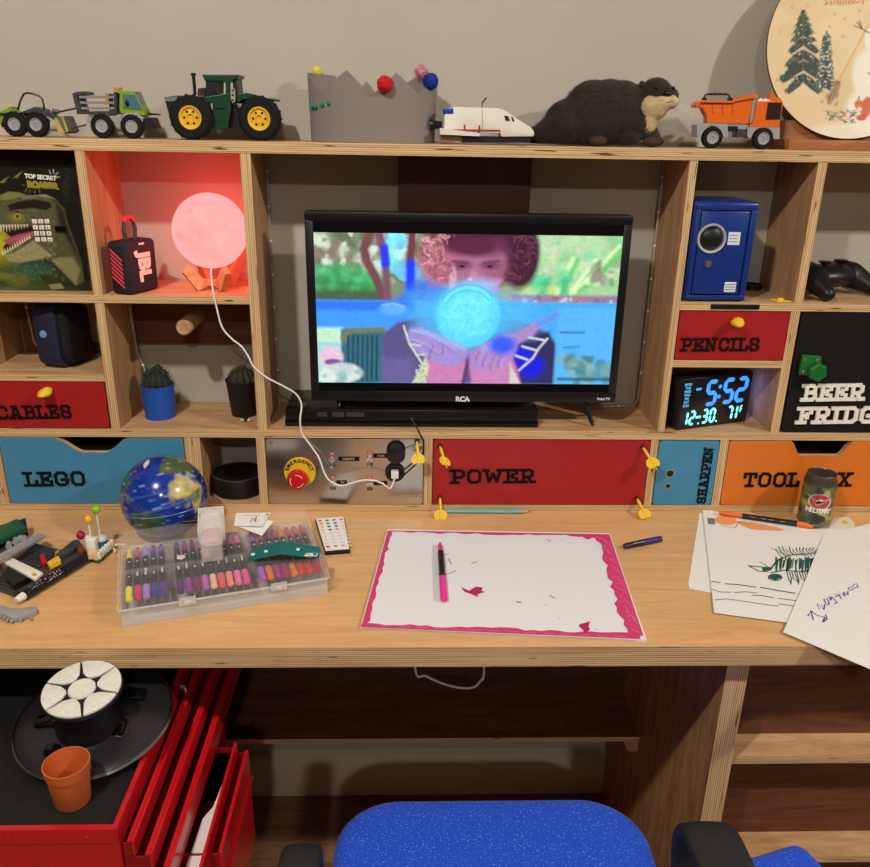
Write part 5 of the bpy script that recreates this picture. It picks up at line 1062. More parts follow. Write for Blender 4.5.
mb = MB(); mb.prism(B1([(268, 405), (300, 392), (318, 440), (285, 455)], .0062), (0, 0, .010), .001); obj('red_brick', mb, mat('brick_red', rgb(180, 22, 30), .3), t)
mb = MB(); mb.prism(B1([(318, 440), (395, 395), (412, 430), (335, 470)], .0062), (0, 0, .007), .0008); q = B1([(330, 440), (385, 405), (402, 432), (350, 462)], .0134); studs(mb, q[0], q[1], q[3], 3, 2); obj('yellow_brick', mb, YEL, t)
mb = MB(); mb.prism(B1([(368, 395), (400, 380), (398, 350), (374, 365)], .0062), (0, 0, .006)); obj('gold_piece', mb, mat('brick_gold', rgb(176, 130, 34), .35), t)
mb = MB(); mb.prism(B1([(170, 470), (180, 500), (205, 490), (190, 462)], .0062), (0, 0, .013), .002); obj('clear_piece', mb, mat('brick_smoke', rgb(90, 70, 56), .2, alpha=.6), t)
mb = MB(); mb.prism(B1([(370, 390), (420, 395), (548, 318), (530, 285), (490, 290)], .0062), (0, 0, .006), .0008); obj('side_bar', mb, DGREY, t)
mb = MB(); mb.prism(B1([(520, 375), (545, 390), (572, 365), (555, 325), (528, 340)], .0062), (0, 0, .010), .001); obj('brown_piece', mb, mat('brick_brown', rgb(120, 62, 28), .35), t)
t = thing('brick_build', 'green and light grey toy brick wing raised beside the dark grey plate', 'toy bricks', oz(15, 545, 0))
mb = MB(); mb.prism(B1([(-120, 440), (-70, 470), (302, 250), (262, 228)], .022), (0, 0, .0035)); q = B1([(-100, 440), (-75, 458), (275, 232)], .0256); studs(mb, q[0], q[2], q[1], 20, 2); obj('grey_wing', mb, GREY, t)
mb = MB(); mb.prism(B1([(-120, 270), (-60, 330), (180, 215), (120, 160)], .026), (0, 0, .010), .001); obj('green_hull', mb, mat('brick_green', rgb(16, 84, 50), .35), t)
mb = MB(); mb.prism(B1([(-120, 290), (-60, 350), (190, 240), (185, 200)], .0045), (0, 0, .0212)); obj('black_hull', mb, BLACK, t, smooth=False)
for x, y in ((105, 262), (135, 250), (160, 250), (60, 290)):
    mb = MB(); c = B1([(x, y)], .0265)[0]; mb.cyl(c, c + Vector((.004, -.010, 0)), .0042, n=14); obj('grey_pipe', mb, GREY, t)
mb = MB(); mb.prism(B1([(-40, 420), (120, 330), (140, 350), (-20, 450)], .0062), (0, 0, .0155)); mb.prism(B1([(-120, 330), (-40, 330), (-40, 440), (-120, 440)], .0004), (0, 0, .0055)); obj('stand', mb, DGREY, t, smooth=False)
# arch
t = thing('brick_arch', 'light grey curved toy brick arch lying at the desk front', 'toy bricks', oz(15, 616, 0))
mb = MB(); mb.prism(B1([(-80, 690), (0, 720), (60, 748), (150, 752), (245, 738), (252, 765), (190, 790), (140, 805), (85, 818), (40, 795), (-80, 760)], .0008), (0, 0, .0075), .0008); obj('arch', mb, GREY, t)
for x, y in ((5, 765), (30, 775), (52, 785), (78, 795), (140, 785), (205, 775)):
    mb = MB(); c = B1([(x, y + 6)], .0045)[0]; mb.cyl(c, c + Vector((.001, -.0042, 0)), .0022, n=12); obj('stud', mb, GREY, t)
# black marker with white tip
t = pen('paint_marker', 'thick black marker with a white end and speckled print beside the brick plate', (16, 600.5), (88.5, 556.5), ((0, .10, .0046, .0058, 'end_cap', WHITE, 1), (.10, .62, .0072, .0072, 'barrel', BLACK, 0), (.62, 1, .0078, .0070, 'cap', mat('cap_navy', rgb(16, 18, 30), .3), 0)), .0079)
mk = MB(); A_ = oz(16, 600.5, .0079); B_ = oz(88.5, 556.5, .0079); d_ = (B_ - A_); sd = Vector((-d_.y, d_.x, 0)).normalized()
for k in range(46):
    u = random.uniform(.17, .60); ph = random.uniform(-1.1, .5); q = A_ + d_ * u + sd * (.0073 * math.sin(ph)) + Vector((0, 0, .0073 * math.cos(ph))); mk.sph(q, random.uniform(.0004, .0009), 6)
obj('print_speck', mk, mat('speck', rgb(206, 196, 214), .5), t, kind='stuff')
# fence with balloons
t = thing('brick_garden', 'little white toy brick fence on green with three balloons on sticks', 'toy bricks', oz(100, 550, 0))
mb = MB(); mb.prism(B1([(580, 405), (660, 425), (770, 325), (690, 300)], .0004), (0, 0, .006)); obj('green_plate', mb, mat('brick_grass', rgb(30, 110, 50), .35), t, smooth=False)
mb = MB(); q = B1([(600, 385), (655, 400), (755, 305), (705, 290)], .0066)
mb.prism(q, (0, 0, .003))
for (a, b, n_) in ((q[0], q[1], 3), (q[1], q[2], 6), (q[0], q[3], 4)):
    for k in range(n_): e = a + (b - a) * ((k + .5) / n_); mb.box(e.x - .0028, e.x + .0028, e.y - .0024, e.y + .0024, e.z, e.z + .012, .0007)
obj('fence', mb, MATS['brick_white'], t)
mb = MB(); c = q[0] + Vector((.002, .010, .001)); mb.box(c.x - .0065, c.x + .0065, c.y - .007, c.y + .007, c.z, c.z + .026, .0012); mb.box(c.x - .008, c.x - .002, c.y - .005, c.y + .004, c.z + .024, c.z + .030, .001); obj('white_post', mb, MATS['brick_white'], t)
mb = MB(); c = q[0] + Vector((.012, -.003, 0)); mb.box(c.x - .011, c.x + .002, c.y - .006, c.y + .004, c.z + .002, c.z + .014, .001); obj('cream_brick', mb, mat('brick_cream', rgb(216, 188, 140), .35), t)
mb = MB(); c = (q[0] + q[2]) / 2 + Vector((-.001, .008, 0)); mb.lathe([(0, .0), (.009, 0), (.0095, .008), (.0085, .014)], c, 20); vs_ = obj('vase', mb, mat('vase_teal', rgb(20, 104, 124), .25), t)
mb = MB(); mb.sph(c + Vector((0, 0, .018)), (.009, .009, .006), 18); obj('dome', mb, mat('dome_grey', rgb(190, 190, 192), .3), t)
mb = MB(); e = q[2] + Vector((.004, -.004, .003)); mb.tube([e, e + Vector((.008, -.001, .002)), e + Vector((.016, .001, 0))], .0022, 8); mb.tube([e + Vector((0, -.006, -.002)), e + Vector((.004, -.010, -.005)), e + Vector((.002, -.013, -.006))], .002, 8); obj('white_hook', mb, MATS['brick_cream'], t)
for (top, base, col, nm) in (((640, 65), (655, 250), (140, 190, 30), 'lime'), ((586, 130), (602, 240), (232, 176, 34), 'yellow'), ((538, 235), (560, 275), (160, 20, 84), 'magenta')):
    b = Vector((q[0] + q[2])) / 2 + Vector((-.004, .010, .012)) if nm == 'lime' else q[0] + Vector((.001 if nm == 'yellow' else -.003, .012, .022)); tp = oy(top[0] / 6.669, 500 + top[1] / 6.669, b.y)
    mb = MB(); mb.sph(tp, (.0062, .0062, .0068), 20); mb.lathe([(0, .0088), (.0018, .008), (.002, .006)], tp, 10); bl = obj('balloon', mb, mat('balloon_' + nm, rgb(*col), .25), t)
    mb = MB(); mb.cyl(b, (tp.x, tp.y, tp.z - .005), .0016, n=10); obj('stick', mb, WHITE, bl)

# ------------------------------------------------------------------ toys on the top board
TZ = .5912
LIME = mat('brick_lime', rgb(120, 150, 30), .35); TYRE = mat('tyre_rubber', rgb(12, 12, 13), .75, spec=.3)
def wheel(parent, px, py, Yc, r, hub_r, hubm, wd=.011, z=None):
    c = oy(px, py, Yc); c.z = TZ + r
    mb = MB(); mb.lathe([(hub_r, -wd / 2), (r * .88, -wd / 2), (r, -wd * .3), (r, wd * .3), (r * .88, wd / 2), (hub_r, wd / 2)], c, 32, (0, 1, 0))
    for k in range(18):
        a = 2 * pi * k / 18; d = Vector((math.cos(a), 0, math.sin(a))); 
        mb.cyl(c + d * (r * .995) + Vector((0, -wd * .28, 0)), c + d * (r * .995) + Vector((0, wd * .28, 0)), r * .06, n=5)
    w_ = obj('tyre', mb, TYRE, parent); 
    for v in w_.data.vertices:
        pass
    mb = MB(); mb.lathe([(0, -wd * .28), (hub_r * .28, -wd * .28), (hub_r * .3, -wd * .40), (hub_r * .72, -wd * .36), (hub_r * .86, -wd * .5), (hub_r, -wd * .52), (hub_r, wd * .5), (0, wd * .4)], c, 28, (0, 1, 0)); hb = obj('hub', mb, hubm, w_)
    return w_, c
def hub_holes(w_, c, hub_r, wd):
    for k in range(6):
        a = 2 * pi * k / 6; d = Vector((math.cos(a), 0, math.sin(a))) * hub_r * .55; mb = MB(); mb.cyl(c + d + Vector((0, -wd * .41, 0)), c + d, hub_r * .11, n=8); obj('hub_hole', mb, BLACK, w_)
# little loader
Q = lambda pts: crop(pts, 0, 70, 5.4375)
yn, yf = .040, .076
t = thing('toy_loader', 'small lime green toy loader with a dark roll bar and a bucket', 'toy vehicle', (-.60, .058, TZ))
mb = MB(); mb.pxprism(Q([(-20, 230), (0, 228), (55, 198), (65, 225), (130, 232), (130, 252), (215, 258), (235, 275), (225, 300), (-20, 300)]), yn + .004, yf - .004, .0006); obj('body', mb, LIME, t, smooth=False)
mb = MB(); mb.pxprism(Q([(-20, 234), (105, 234), (105, 242), (-20, 242)]), yn + .001, yf - .001); mb.pxprism(Q([(8, 290), (22, 250), (20, 312), (8, 312)]), yn + .002, yf); obj('trim', mb, BLACK, t, smooth=False)
for y_ in (yn + .002, yf - .006):
    mb = MB(); mb.tube([oy(*q, y_) for q in Q([(97, 218), (110, 170), (128, 132), (150, 124), (180, 130), (212, 140), (230, 158), (240, 200), (246, 285)])], .0014, 8); obj('roll_bar', mb, BLACK, t)
mb = MB(); mb.pxprism(Q([(105, 232), (190, 200), (235, 215), (240, 238)]), yn, yf - .01); obj('seat_deck', mb, DGREY, t, smooth=False)
for y0 in (yn - .002, yf - .006):
    mb = MB(); mb.pxprism(Q([(225, 212), (300, 240), (330, 262), (350, 300), (322, 292), (290, 268), (235, 245)]), y0, y0 + .004); obj('loader_arm', mb, DGREY, t, smooth=False)
mb = MB(); mb.pxprism(Q([(300, 262), (335, 250), (370, 335), (352, 346), (330, 345)]), yn - .004, yf + .004); bk = obj('bucket', mb, mat('bucket_grey', rgb(96, 92, 80), .4), t, smooth=False)
mb = MB(); mb.pxprism(Q([(296, 262), (306, 258), (352, 344), (318, 348)]), yn - .0045, yn - .004); mb.pxprism(Q([(332, 248), (342, 250), (372, 332), (362, 338)]), yn - .0045, yn - .004); obj('yellow_edge', mb, mat('edge_yellow', rgb(176, 160, 84), .4), bk, smooth=False)
mb = MB(); mb.tube([oy(*q, yn) for q in Q([(285, 222), (320, 228)])], .003, 8); mb.cyl(oy(*Q([(300, 235)])[0], yn), oy(*Q([(300, 235)])[0], yf), .003, n=10); obj('pivot', mb, DGREY, t)
for px in (88, 205):
    for y_ in (yn + .002, yf - .002): wheel(t, px / 5.4375, 128, y_, .0172, .0088, GREY, .010)
# truck with cage
t = thing('toy_truck', 'small lime green toy truck with a grey barred cage on the top board', 'toy vehicle', (-.485, .058, TZ))
mb = MB(); mb.pxprism(Q([(648, 210), (655, 235), (790, 248), (782, 225), (735, 128), (738, 116), (630, 108), (630, 125), (650, 128)]), yn + .003, yf - .003, .0008); obj('cab', mb, LIME, t, smooth=False)
mb = MB(); mb.pxprism(Q([(668, 132), (732, 136), (772, 216), (672, 208)]), yn + .0018, yn + .003); mb.pxprism(Q([(740, 130), (780, 222), (775, 224), (733, 136)]), yn + .004, yf - .004); obj('window', mb, mat('window_tint', rgb(70, 110, 118), .1), t, smooth=False)
mb = MB(); c = oy(*Q([(692, 180)])[0], yn + .0016); mb.sph(c, (.0032, .0008, .0052), 12); obj('driver_shape', mb, BLACK, t)
mb = MB(); mb.pxprism(Q([(655, 262), (680, 232), (740, 232), (785, 262), (790, 290), (655, 285)]), yn + .001, yf - .001, .0005); mb.pxprism(Q([(470, 250), (660, 246), (660, 290), (470, 285)]), yn + .003, yf - .003, .0005); obj('chassis', mb, GREY, t, smooth=False)
mb = MB(); mb.pxprism(Q([(775, 262), (822, 258), (845, 318), (800, 320), (775, 300)]), yn + .001, yf - .001, .0005); mb.pxprism(Q([(790, 232), (870, 238), (870, 246), (795, 246)]), .056, .060); obj('bumper', mb, BLACK, t, smooth=False)
mb = MB(); mb.pxprism(Q([(392, 128), (412, 120), (440, 235), (418, 232)]), yn, yf); mb.pxprism(Q([(618, 118), (632, 118), (632, 235), (618, 235)]), yn, yf); mb.pxprism(Q([(415, 226), (630, 222), (630, 240), (418, 240)]), yn, yf); mb.pxprism(Q([(412, 118), (462, 116), (466, 132), (415, 136)]), yn, yf); obj('cage_frame', mb, DGREY, t, smooth=False)
for z_, x0 in ((147, 428), (178, 434), (208, 440)):
    for y_ in (yn - .001, yf - .001):
        mb = MB(); mb.pxprism(Q([(x0, z_ - 7), (620, z_ - 7), (620, z_ + 7), (x0 + 3, z_ + 7)]), y_, y_ + .002); obj('cage_bar', mb, mat('bar_grey', rgb(130, 126, 120), .4), t, smooth=False)
for x in (452, 602):
    mb = MB(); mb.pxprism(Q([(x - 14, 130), (x + 12, 130), (x + 14, 222), (x - 8, 222)]), yn + .0012, yn + .003); obj('cage_post', mb, BLACK, t, smooth=False)
mb = MB(); mb.pxprism(Q([(572, 125), (582, 125), (584, 190), (574, 190)]), yn - .0015, yn); obj('gold_clip', mb, MATS['brick_gold'], t, smooth=False)
mb = MB(); mb.pxprism(Q([(478, 232), (592, 230), (594, 246), (480, 248)]), yn + .001, yf - .001); obj('green_plate', mb, mat('plate_sage', rgb(110, 126, 70), .4), t, smooth=False)
mb = MB(); mb.pxprism(Q([(618, 95), (652, 94), (652, 106), (618, 108)]), .052, .064); obj('beacon', mb, ORANGE, t, smooth=False)
mb = MB(); mb.tube([oy(*q, .058) for q in Q([(375, 322), (470, 298)])], .0013, 6); mb.tube([oy(*q, .058) for q in Q([(320, 228), (415, 208)])], .0016, 6); obj('tow_bar', mb, DGREY, t)
for px in (560, 722):
    for y_ in (yn + .002, yf - .002): wheel(t, px / 5.4375, 128, y_, .0166, .0088, GREY, .010)
# tractor
Q = lambda pts: crop(pts, 150, 60, 5.8)
TG = mat('tractor_green', rgb(10, 54, 34), .35); yn, yf = .030, .092
t = thing('toy_tractor', 'dark green toy tractor with yellow wheel hubs on the top board', 'toy vehicle', (-.30, .06, TZ))
mb = MB(); mb.pxprism(Q([(80, 216), (150, 205), (310, 208), (325, 300), (165, 310), (150, 362), (122, 362)]), yn + .010, yf - .010, .001); obj('bonnet', mb, TG, t, smooth=False)
mb = MB(); mb.pxprism(Q([(82, 222), (92, 218), (155, 212), (158, 240), (95, 240)]), yn + .009, yn + .010); mb.cyl(oy(*Q([(94, 228)])[0], yn + .012), oy(*Q([(94, 228)])[0], yn + .008), .0022, n=12); obj('headlight', mb, mat('light_grey_clear', rgb(110, 124, 120), .2), t)
mb = MB(); mb.pxprism(Q([(95, 240), (150, 240), (140, 362), (122, 362)]), yn + .0095, yf - .0095); obj('grille', mb, BLACK, t, smooth=False)
mb = MB(); mb.pxprism(Q([(312, 215), (468, 190), (470, 290), (455, 395), (412, 402), (362, 398), (362, 252), (316, 248)]), yn + .006, yf - .006, .001); obj('body', mb, TG, t, smooth=False)
mb = MB(); mb.pxprism(Q([(375, 250), (425, 250), (440, 278), (375, 280)]), yn + .004, yn + .006); mb.cyl(oy(*Q([(402, 350)])[0], yn + .004), oy(*Q([(402, 350)])[0], yn + .008), .0025, n=12); obj('side_block', mb, TG, t)
mb = MB(); mb.pxprism(Q([(300, 84), (512, 84), (512, 94), (478, 124), (318, 122)]), yn + .006, yf - .006, .001); obj('cab_roof', mb, TG, t, smooth=False)
for P_, y0, y1 in (([(322, 120), (390, 122), (388, 200), (326, 212)], yn + .008, yf - .008), ([(438, 120), (462, 120), (462, 196), (440, 196)], yn + .006, yn + .012), ([(438, 120), (462, 120), (462, 196), (440, 196)], yf - .012, yf - .006), ([(480, 115), (502, 112), (510, 200), (494, 250), (482, 240)], yn + .010, yf - .010)):
    mb = MB(); mb.pxprism(Q(P_), y0, y1); obj('cab_pillar', mb, BLACK if P_[0][0] in (322, 480) else TG, t, smooth=False)
mb = MB(); mb.pxprism(Q([(466, 155), (484, 160), (494, 180), (494, 240), (478, 250), (468, 225)]), yn + .003, yn + .006); tl = obj('tail_light_panel', mb, mat('panel_pale', rgb(150, 146, 130), .4), t, smooth=False)
for y in (175, 204, 234): mb = MB(); c = oy(*Q([(480, y)])[0], yn + .0028); mb.lathe([(0, -.001), (.0017, 0)], c, 12, (0, 1, 0)); obj('tail_light', mb, mat('tail_red', rgb(120, 26, 24), .3) if y == 175 else BLACK, tl)
c = oy(*Q([(258, 160)])[0], yn + .02); mb = MB(); mb.cyl((c.x, c.y, c.z - .010), (c.x, c.y, c.z + .016), .0024, n=14); mb.cyl((c.x, c.y, c.z + .0155), (c.x, c.y, c.z + .0195), .0036, n=14); obj('exhaust', mb, BLACK, t)
mb = MB(); mb.pxprism(Q([(278, 165), (318, 160), (318, 215), (276, 215)]), yn + .02, yn + .034); obj('red_engine_block', mb, mat('brick_maroon', rgb(70, 20, 20), .4), t, smooth=False)
mb = MB(); mb.pxprism(Q([(502, 195), (560, 190), (610, 200), (660, 222), (722, 224), (722, 236), (560, 236), (545, 225), (505, 250)]), yn + .002, yf - .002, .0006); obj('rear_fender', mb, TG, t, smooth=False)
mb = MB(); mb.pxprism(Q([(455, 275), (540, 275), (560, 330), (520, 392), (455, 392)]), yn + .016, yf - .016); mb.pxprism(Q([(600, 236), (690, 236), (690, 300), (600, 330)]), yn + .014, yf - .014); obj('rear_chassis', mb, BLACK, t, smooth=False)
for px in (245, 640):
    for y_ in (yn + .003, yf - .003):
        w_, c = wheel(t, 150 + px / 5.8, 122, y_, .0305 if px == 245 else .0305, .0163, mat('hub_yellow', rgb(224, 172, 34), .4), .020); hub_holes(w_, c, .0163, .020)
# shuttle
Q = lambda pts: crop(pts, 420, 70, 3.107); yn, yf = .034, .072
SW_ = mat('shuttle_white', rgb(216, 212, 200), .35)
t = thing('toy_shuttle', 'white toy space shuttle with a blue block and red stripe beside the plush otter', 'toy shuttle', (.085, .053, TZ))
mb = MB(); mb.pxprism(Q([(74, 185), (76, 120), (110, 114), (240, 118), (262, 124), (300, 150), (345, 178), (356, 194), (354, 207), (252, 208), (250, 196), (190, 196), (62, 196), (62, 180)]), yn, yf, .0022); obj('fuselage', mb, SW_, t, smooth=True)
mb = MB(); mb.pxprism(Q([(74, 119), (104, 119), (104, 136), (74, 136)]), yn - .001, yf + .001, .0006); obj('blue_block', mb, mat('brick_blue', rgb(22, 60, 150), .35), t)
mb = MB(); mb.pxprism(Q([(100, 184), (250, 186), (250, 191), (100, 190)]), yn - .0006, yn + .0005); mb.pxprism(Q([(136, 170), (141, 170), (141, 186), (136, 186)]), yn - .0006, yn + .0005); mb.pxprism(Q([(182, 172), (187, 172), (187, 186), (182, 186)]), yn - .0006, yn + .0005); obj('red_stripe', mb, mat('brick_red2', rgb(160, 24, 36), .4), t, smooth=False)
mb = MB()
for k in range(8): x = 72 + 15 * k; mb.pxprism(Q([(x, 192), (x + 9, 192), (x + 9, 200), (x, 200)]), yn - .0006, yn + .0005)
obj('black_tile', mb, BLACK, t, smooth=False)
mb = MB(); mb.pxprism(Q([(62, 180), (186, 196), (186, 206), (62, 200)]), yn - .006, yn); obj('wing', mb, SW_, t, smooth=False)
mb = MB(); mb.pxprism(Q([(62, 186), (186, 197), (186, 206), (62, 200)]), yf, yf + .008); obj('wing', mb, SW_, t, smooth=False)
for P_ in ([(262, 142), (274, 143), (280, 158), (266, 158)], [(283, 144), (288, 146), (294, 159), (288, 160)]): mb = MB(); mb.pxprism(Q(P_), yn - .0006, yn + .0005); obj('window', mb, BLACK, t, smooth=False)
mb = MB(); mb.pxprism(Q([(130, 205), (345, 208), (345, 222), (310, 226), (130, 226)]), yn + .004, yf - .004); obj('base', mb, BLACK, t, smooth=False)
mb = MB(); mb.pxprism(Q([(66, 202), (130, 204), (130, 224), (68, 224)]), yn + .004, yf - .004); obj('tail_base', mb, mat('brick_tan', rgb(130, 100, 80), .4), t, smooth=False)
c = oy(*Q([(60, 170)])[0], .053); mb = MB(); mb.lathe([(0, -.004), (.005, -.004), (.006, .006), (.0095, .014), (.0085, .014), (0, .008)], c, 24, (-1, 0, 0)); obj('nozzle', mb, BLACK, t)
mb = MB(); mb.tube([oy(*q, .05) for q in Q([(193, 120), (193, 102)])], .0008, 6); mb.tube([oy(*q, .05) for q in Q([(193, 103), (206, 86)])], .0013, 6); obj('antenna', mb, BLACK, t)
mb = MB(); mb.tube([oy(*q, yn - .0004) for q in Q([(193, 122), (195, 160), (193, 195)])], .0004, 6); obj('door_seam', mb, mat('seam_grey', rgb(150, 146, 140), .5), t)
# crown
t = thing('paper_hat', 'grey paper crown with pompoms and green gems on the top board', 'paper crown', (-.081, .072, TZ))
CC_ = Vector((-.0815, .074, TZ)); rx, ry = .0955, .052
FP = [(-1.0, .0955), (-.78, .070), (-.36, .0975), (.0, .064), (.38, .0955), (.72, .068), (.99, .0955), (1.01, .0955)]; BP = [(-1.01, .0955), (-.80, .0955), (-.62, .094), (-.30, .066), (-.12, .0885), (.10, .062), (.40, .078), (.72, .097), (1.01, .0955)]
mb = MB(); n = 240; B_ = []; T_ = []
for i in range(n):
    a = 2 * pi * i / n; ux = math.cos(a); uy = math.sin(a); pr = FP if uy < 0 else BP; hh = np.interp(ux, [q[0] for q in pr], [q[1] for q in pr])
    B_.append(mb.bm.verts.new(CC_ + Vector((rx * .985 * ux, ry * uy, .0002)))); T_.append(mb.bm.verts.new(CC_ + Vector((rx * (.985 + .26 * hh) * ux, ry * uy, hh))))
for i in range(n): mb.bm.faces.new((B_[i], B_[(i + 1) % n], T_[(i + 1) % n], T_[i]))
o = obj('band', mb, mat('crown_felt', rgb(128, 118, 112), .85), t, smooth=False); md = o.modifiers.new('s', 'SOLIDIFY'); md.thickness = .0012
def pompom(px, Y, r, m_, nm, fluffy=0):
    c = oy(*px, Y); mb = MB(); mb.sph(c, r, 20)
    for _ in range(160 if not fluffy else 240): d = Vector((rng.normal(), rng.normal(), rng.normal())).normalized(); L_ = r * (1.12 if not fluffy else random.uniform(1.1, 1.6)); mb.cyl(c + d * r * .8, c + d * L_, r * .09 if not fluffy else r * .05, r * .03, 4, False)
    obj('pompom', mb, m_, t, label=nm)
pompom((385, 84), .018, .0112, mat('pom_red', rgb(190, 22, 34), .9), 'red pompom'); pompom((430.5, 81.5), .050, .0112, mat('pom_blue', rgb(16, 42, 128), .9), 'blue pompom'); pompom((421, 72), .105, .0085, mat('pom_pink', rgb(206, 130, 150), .5), 'sparkly pink pompom', 1); pompom((317, 72), .105, .0085, mat('pom_yellow', rgb(206, 196, 80), .8), 'yellow pompom')
for px, py in ((312, 106.5), (315.5, 107), (322, 104.7), (328.5, 103)):
    c = oy(px, py, .03); ux = (c.x - CC_.x) / rx; yy = CC_.y - ry * math.sqrt(max(.02, 1 - ux * ux)) - .0022; mb = MB(); q = oy(px, py, yy); mb.lathe([(0, -.0022), (.002, -.002), (.0034, 0), (0, .0005)], q, 10, (0, 1, 0)); obj('gem', mb, mat('gem_green', rgb(20, 130, 110), .1, coat=.5), t)
# plush otter
ot = thing('plush_otter', 'dark brown plush otter with a cream throat on the top board', 'soft toy', (.26, .062, TZ))
def ell_mesh(parts, tubes=()):
    mb = MB()
    for c, r in parts: mb.sph(c, r, 20)
    for pts, r in tubes: mb.tube(pts, r, 14)
    return mb
E_ = lambda px, py, Y: oy(px, py, Y)
FUR = mat('fur_brown', rgb(40, 33, 23), .95, noise=.25, nscale=140, sheen=.15); CREAM = mat('fur_cream', rgb(196, 172, 132), .95, noise=.12, nscale=140, sheen=.1)
s = .00168
body = [(E_(592, 115, .066), (.046, .036, .050)), (E_(608, 113, .065), (.040, .035, .0485)), (E_(622, 112, .064), (.036, .034, .045)), (E_(570, 122, .068), (.040, .034, .034)), (E_(640, 112, .060), (.022, .026, .040)), (E_(648, 100, .056), (.022, .023, .022)), (E_(656, 94, .054), (.0240, .023, .0235)), (E_(668, 97, .050), (.016, .017, .015)), (E_(630, 136, .052), (.018, .016, .014))]
tail = [E_(550, 131, .072), E_(534, 139, .088), E_(520, 141, .096)]
tail[1].z = max(tail[1].z, TZ + .013); tail[2].z = TZ + .008
mb = ell_mesh(body, [([E_(572, 124, .066), tail[0], tail[1], tail[2]], [.034, .022, .013, .006]), ([E_(640, 120, .050), E_(650, 133, .048), Vector((E_(656, 142, .046).x, .046, TZ + .009))], [.018, .013, .010]), ([E_(640, 120, .080), E_(648, 133, .082), Vector((E_(652, 142, .082).x, .082, TZ + .009))], [.018, .013, .010])])
mb.bm.verts.ensure_lookup_table()
for v in mb.bm.verts: v.co.z = max(v.co.z, TZ + .0015); v.co.y = min(v.co.y, .132)
o = obj('body', mb, FUR, ot); md = o.modifiers.new('r', 'REMESH'); md.mode = 'VOXEL'; md.voxel_size = .0032; md.use_smooth_shade = True; md = o.modifiers.new('s', 'SMOOTH'); md.iterations = 5
bpy.context.view_layer.update(); dg = bpy.context.evaluated_depsgraph_get(); ev = o.evaluated_get(dg); em = bpy.data.meshes.new_from_object(ev)
off = worldloc(ot)
def furring(em, name, m_, parent, n, ln, sel=lambda c: True):
    mb = MB(); P_ = [(p.center.copy(), p.normal.copy()) for p in em.polygons]; 
    for _ in range(n):
        c, nn = random.choice(P_)
        c = c + off
        if c.z < TZ + .004 or not sel(c): continue
        lay = (nn * .55 + Vector((-.6, 0, -.45))).normalized(); e = c + lay * ln * random.uniform(.6, 1.2) + Vector((rng.normal(), rng.normal(), rng.normal())) * ln * .18
        if e.z < TZ + .0004: continue
        sd = nn.cross(lay).normalized() * .00045; c = c - nn * .0005 + Vector((rng.normal(), rng.normal(), rng.normal())) * .0008
        mb.bm.faces.new([mb.bm.verts.new(c - sd), mb.bm.verts.new(c + sd), mb.bm.verts.new(e)])
    return obj(name, mb, m_, parent, smooth=False, kind='stuff')
furring(em, 'fur', mat('fur_tip', rgb(48, 40, 28), .95, noise=.3, nscale=200), o, 14000, .0052, lambda c: c.x < .318 or c.z > .655)
mb = ell_mesh([(E_(650, 120, .043), (.0125, .012, .022)), (E_(650, 106, .040), (.0150, .0140, .0160)), (E_(657, 109, .039), (.0165, .0145, .015)), (E_(661, 104, .035), (.0150, .013, .0115)), (E_(671, 102, .036), (.0120, .0115, .0100))])
o2 = obj('throat', mb, CREAM, ot, label='cream muzzle and throat'); md = o2.modifiers.new('r', 'REMESH'); md.mode = 'VOXEL'; md.voxel_size = .0026; md.use_smooth_shade = True; md = o2.modifiers.new('s', 'SMOOTH'); md.iterations = 4
dg = bpy.context.evaluated_depsgraph_get(); em2 = bpy.data.meshes.new_from_object(o2.evaluated_get(dg)); furring(em2, 'fur', mat('fur_cream_tip', rgb(206, 184, 146), .95), o2, 2500, .0032)
mb = MB(); mb.sph(E_(668, 93.5, .031), (.0065, .005, .0045), 16); obj('nose', mb, mat('nose_black', rgb(12, 10, 10), .3), ot)
for px, Y in ((656, .0325), (673.5, .0385)): mb = MB(); mb.sph(E_(px, 88, Y), .0026, 12); obj('eye', mb, BLACKG, ot)
mb = MB(); mb.ribbon([E_(662, 100.5, .0235), E_(667, 103, .0232), E_(671, 101, .0240), E_(676, 101.5, .0262)], .001, (0, -1, 0)); obj('mouth', mb, mat('mouth_brown', rgb(80, 56, 40), .8), ot, smooth=False)
for px, Y in ((642, .046), (663, .070)): mb = MB(); mb.sph(E_(px, 84, Y), (.0045, .003, .0045), 14); obj('ear', mb, FUR, ot)
for k in range(5): mb = MB(); a = E_(676, 103 + k, .034); mb.tube([a, E_(686, 107 + 2 * k - 2, .034), E_(694, 109 + 2.5 * k - 3, .034)], .00018, 4); obj('whisker', mb, LETW, ot)
for px, Y in ((652, .040), (655, .078), (598, .034), (603, .096)): mb = MB(); c = E_(px, 141, Y); c.z = TZ + .0078; mb.sph(c, (.014, .009, .0076), 16); obj('paw', mb, mat('paw_brown', rgb(58, 40, 30), .9), ot)
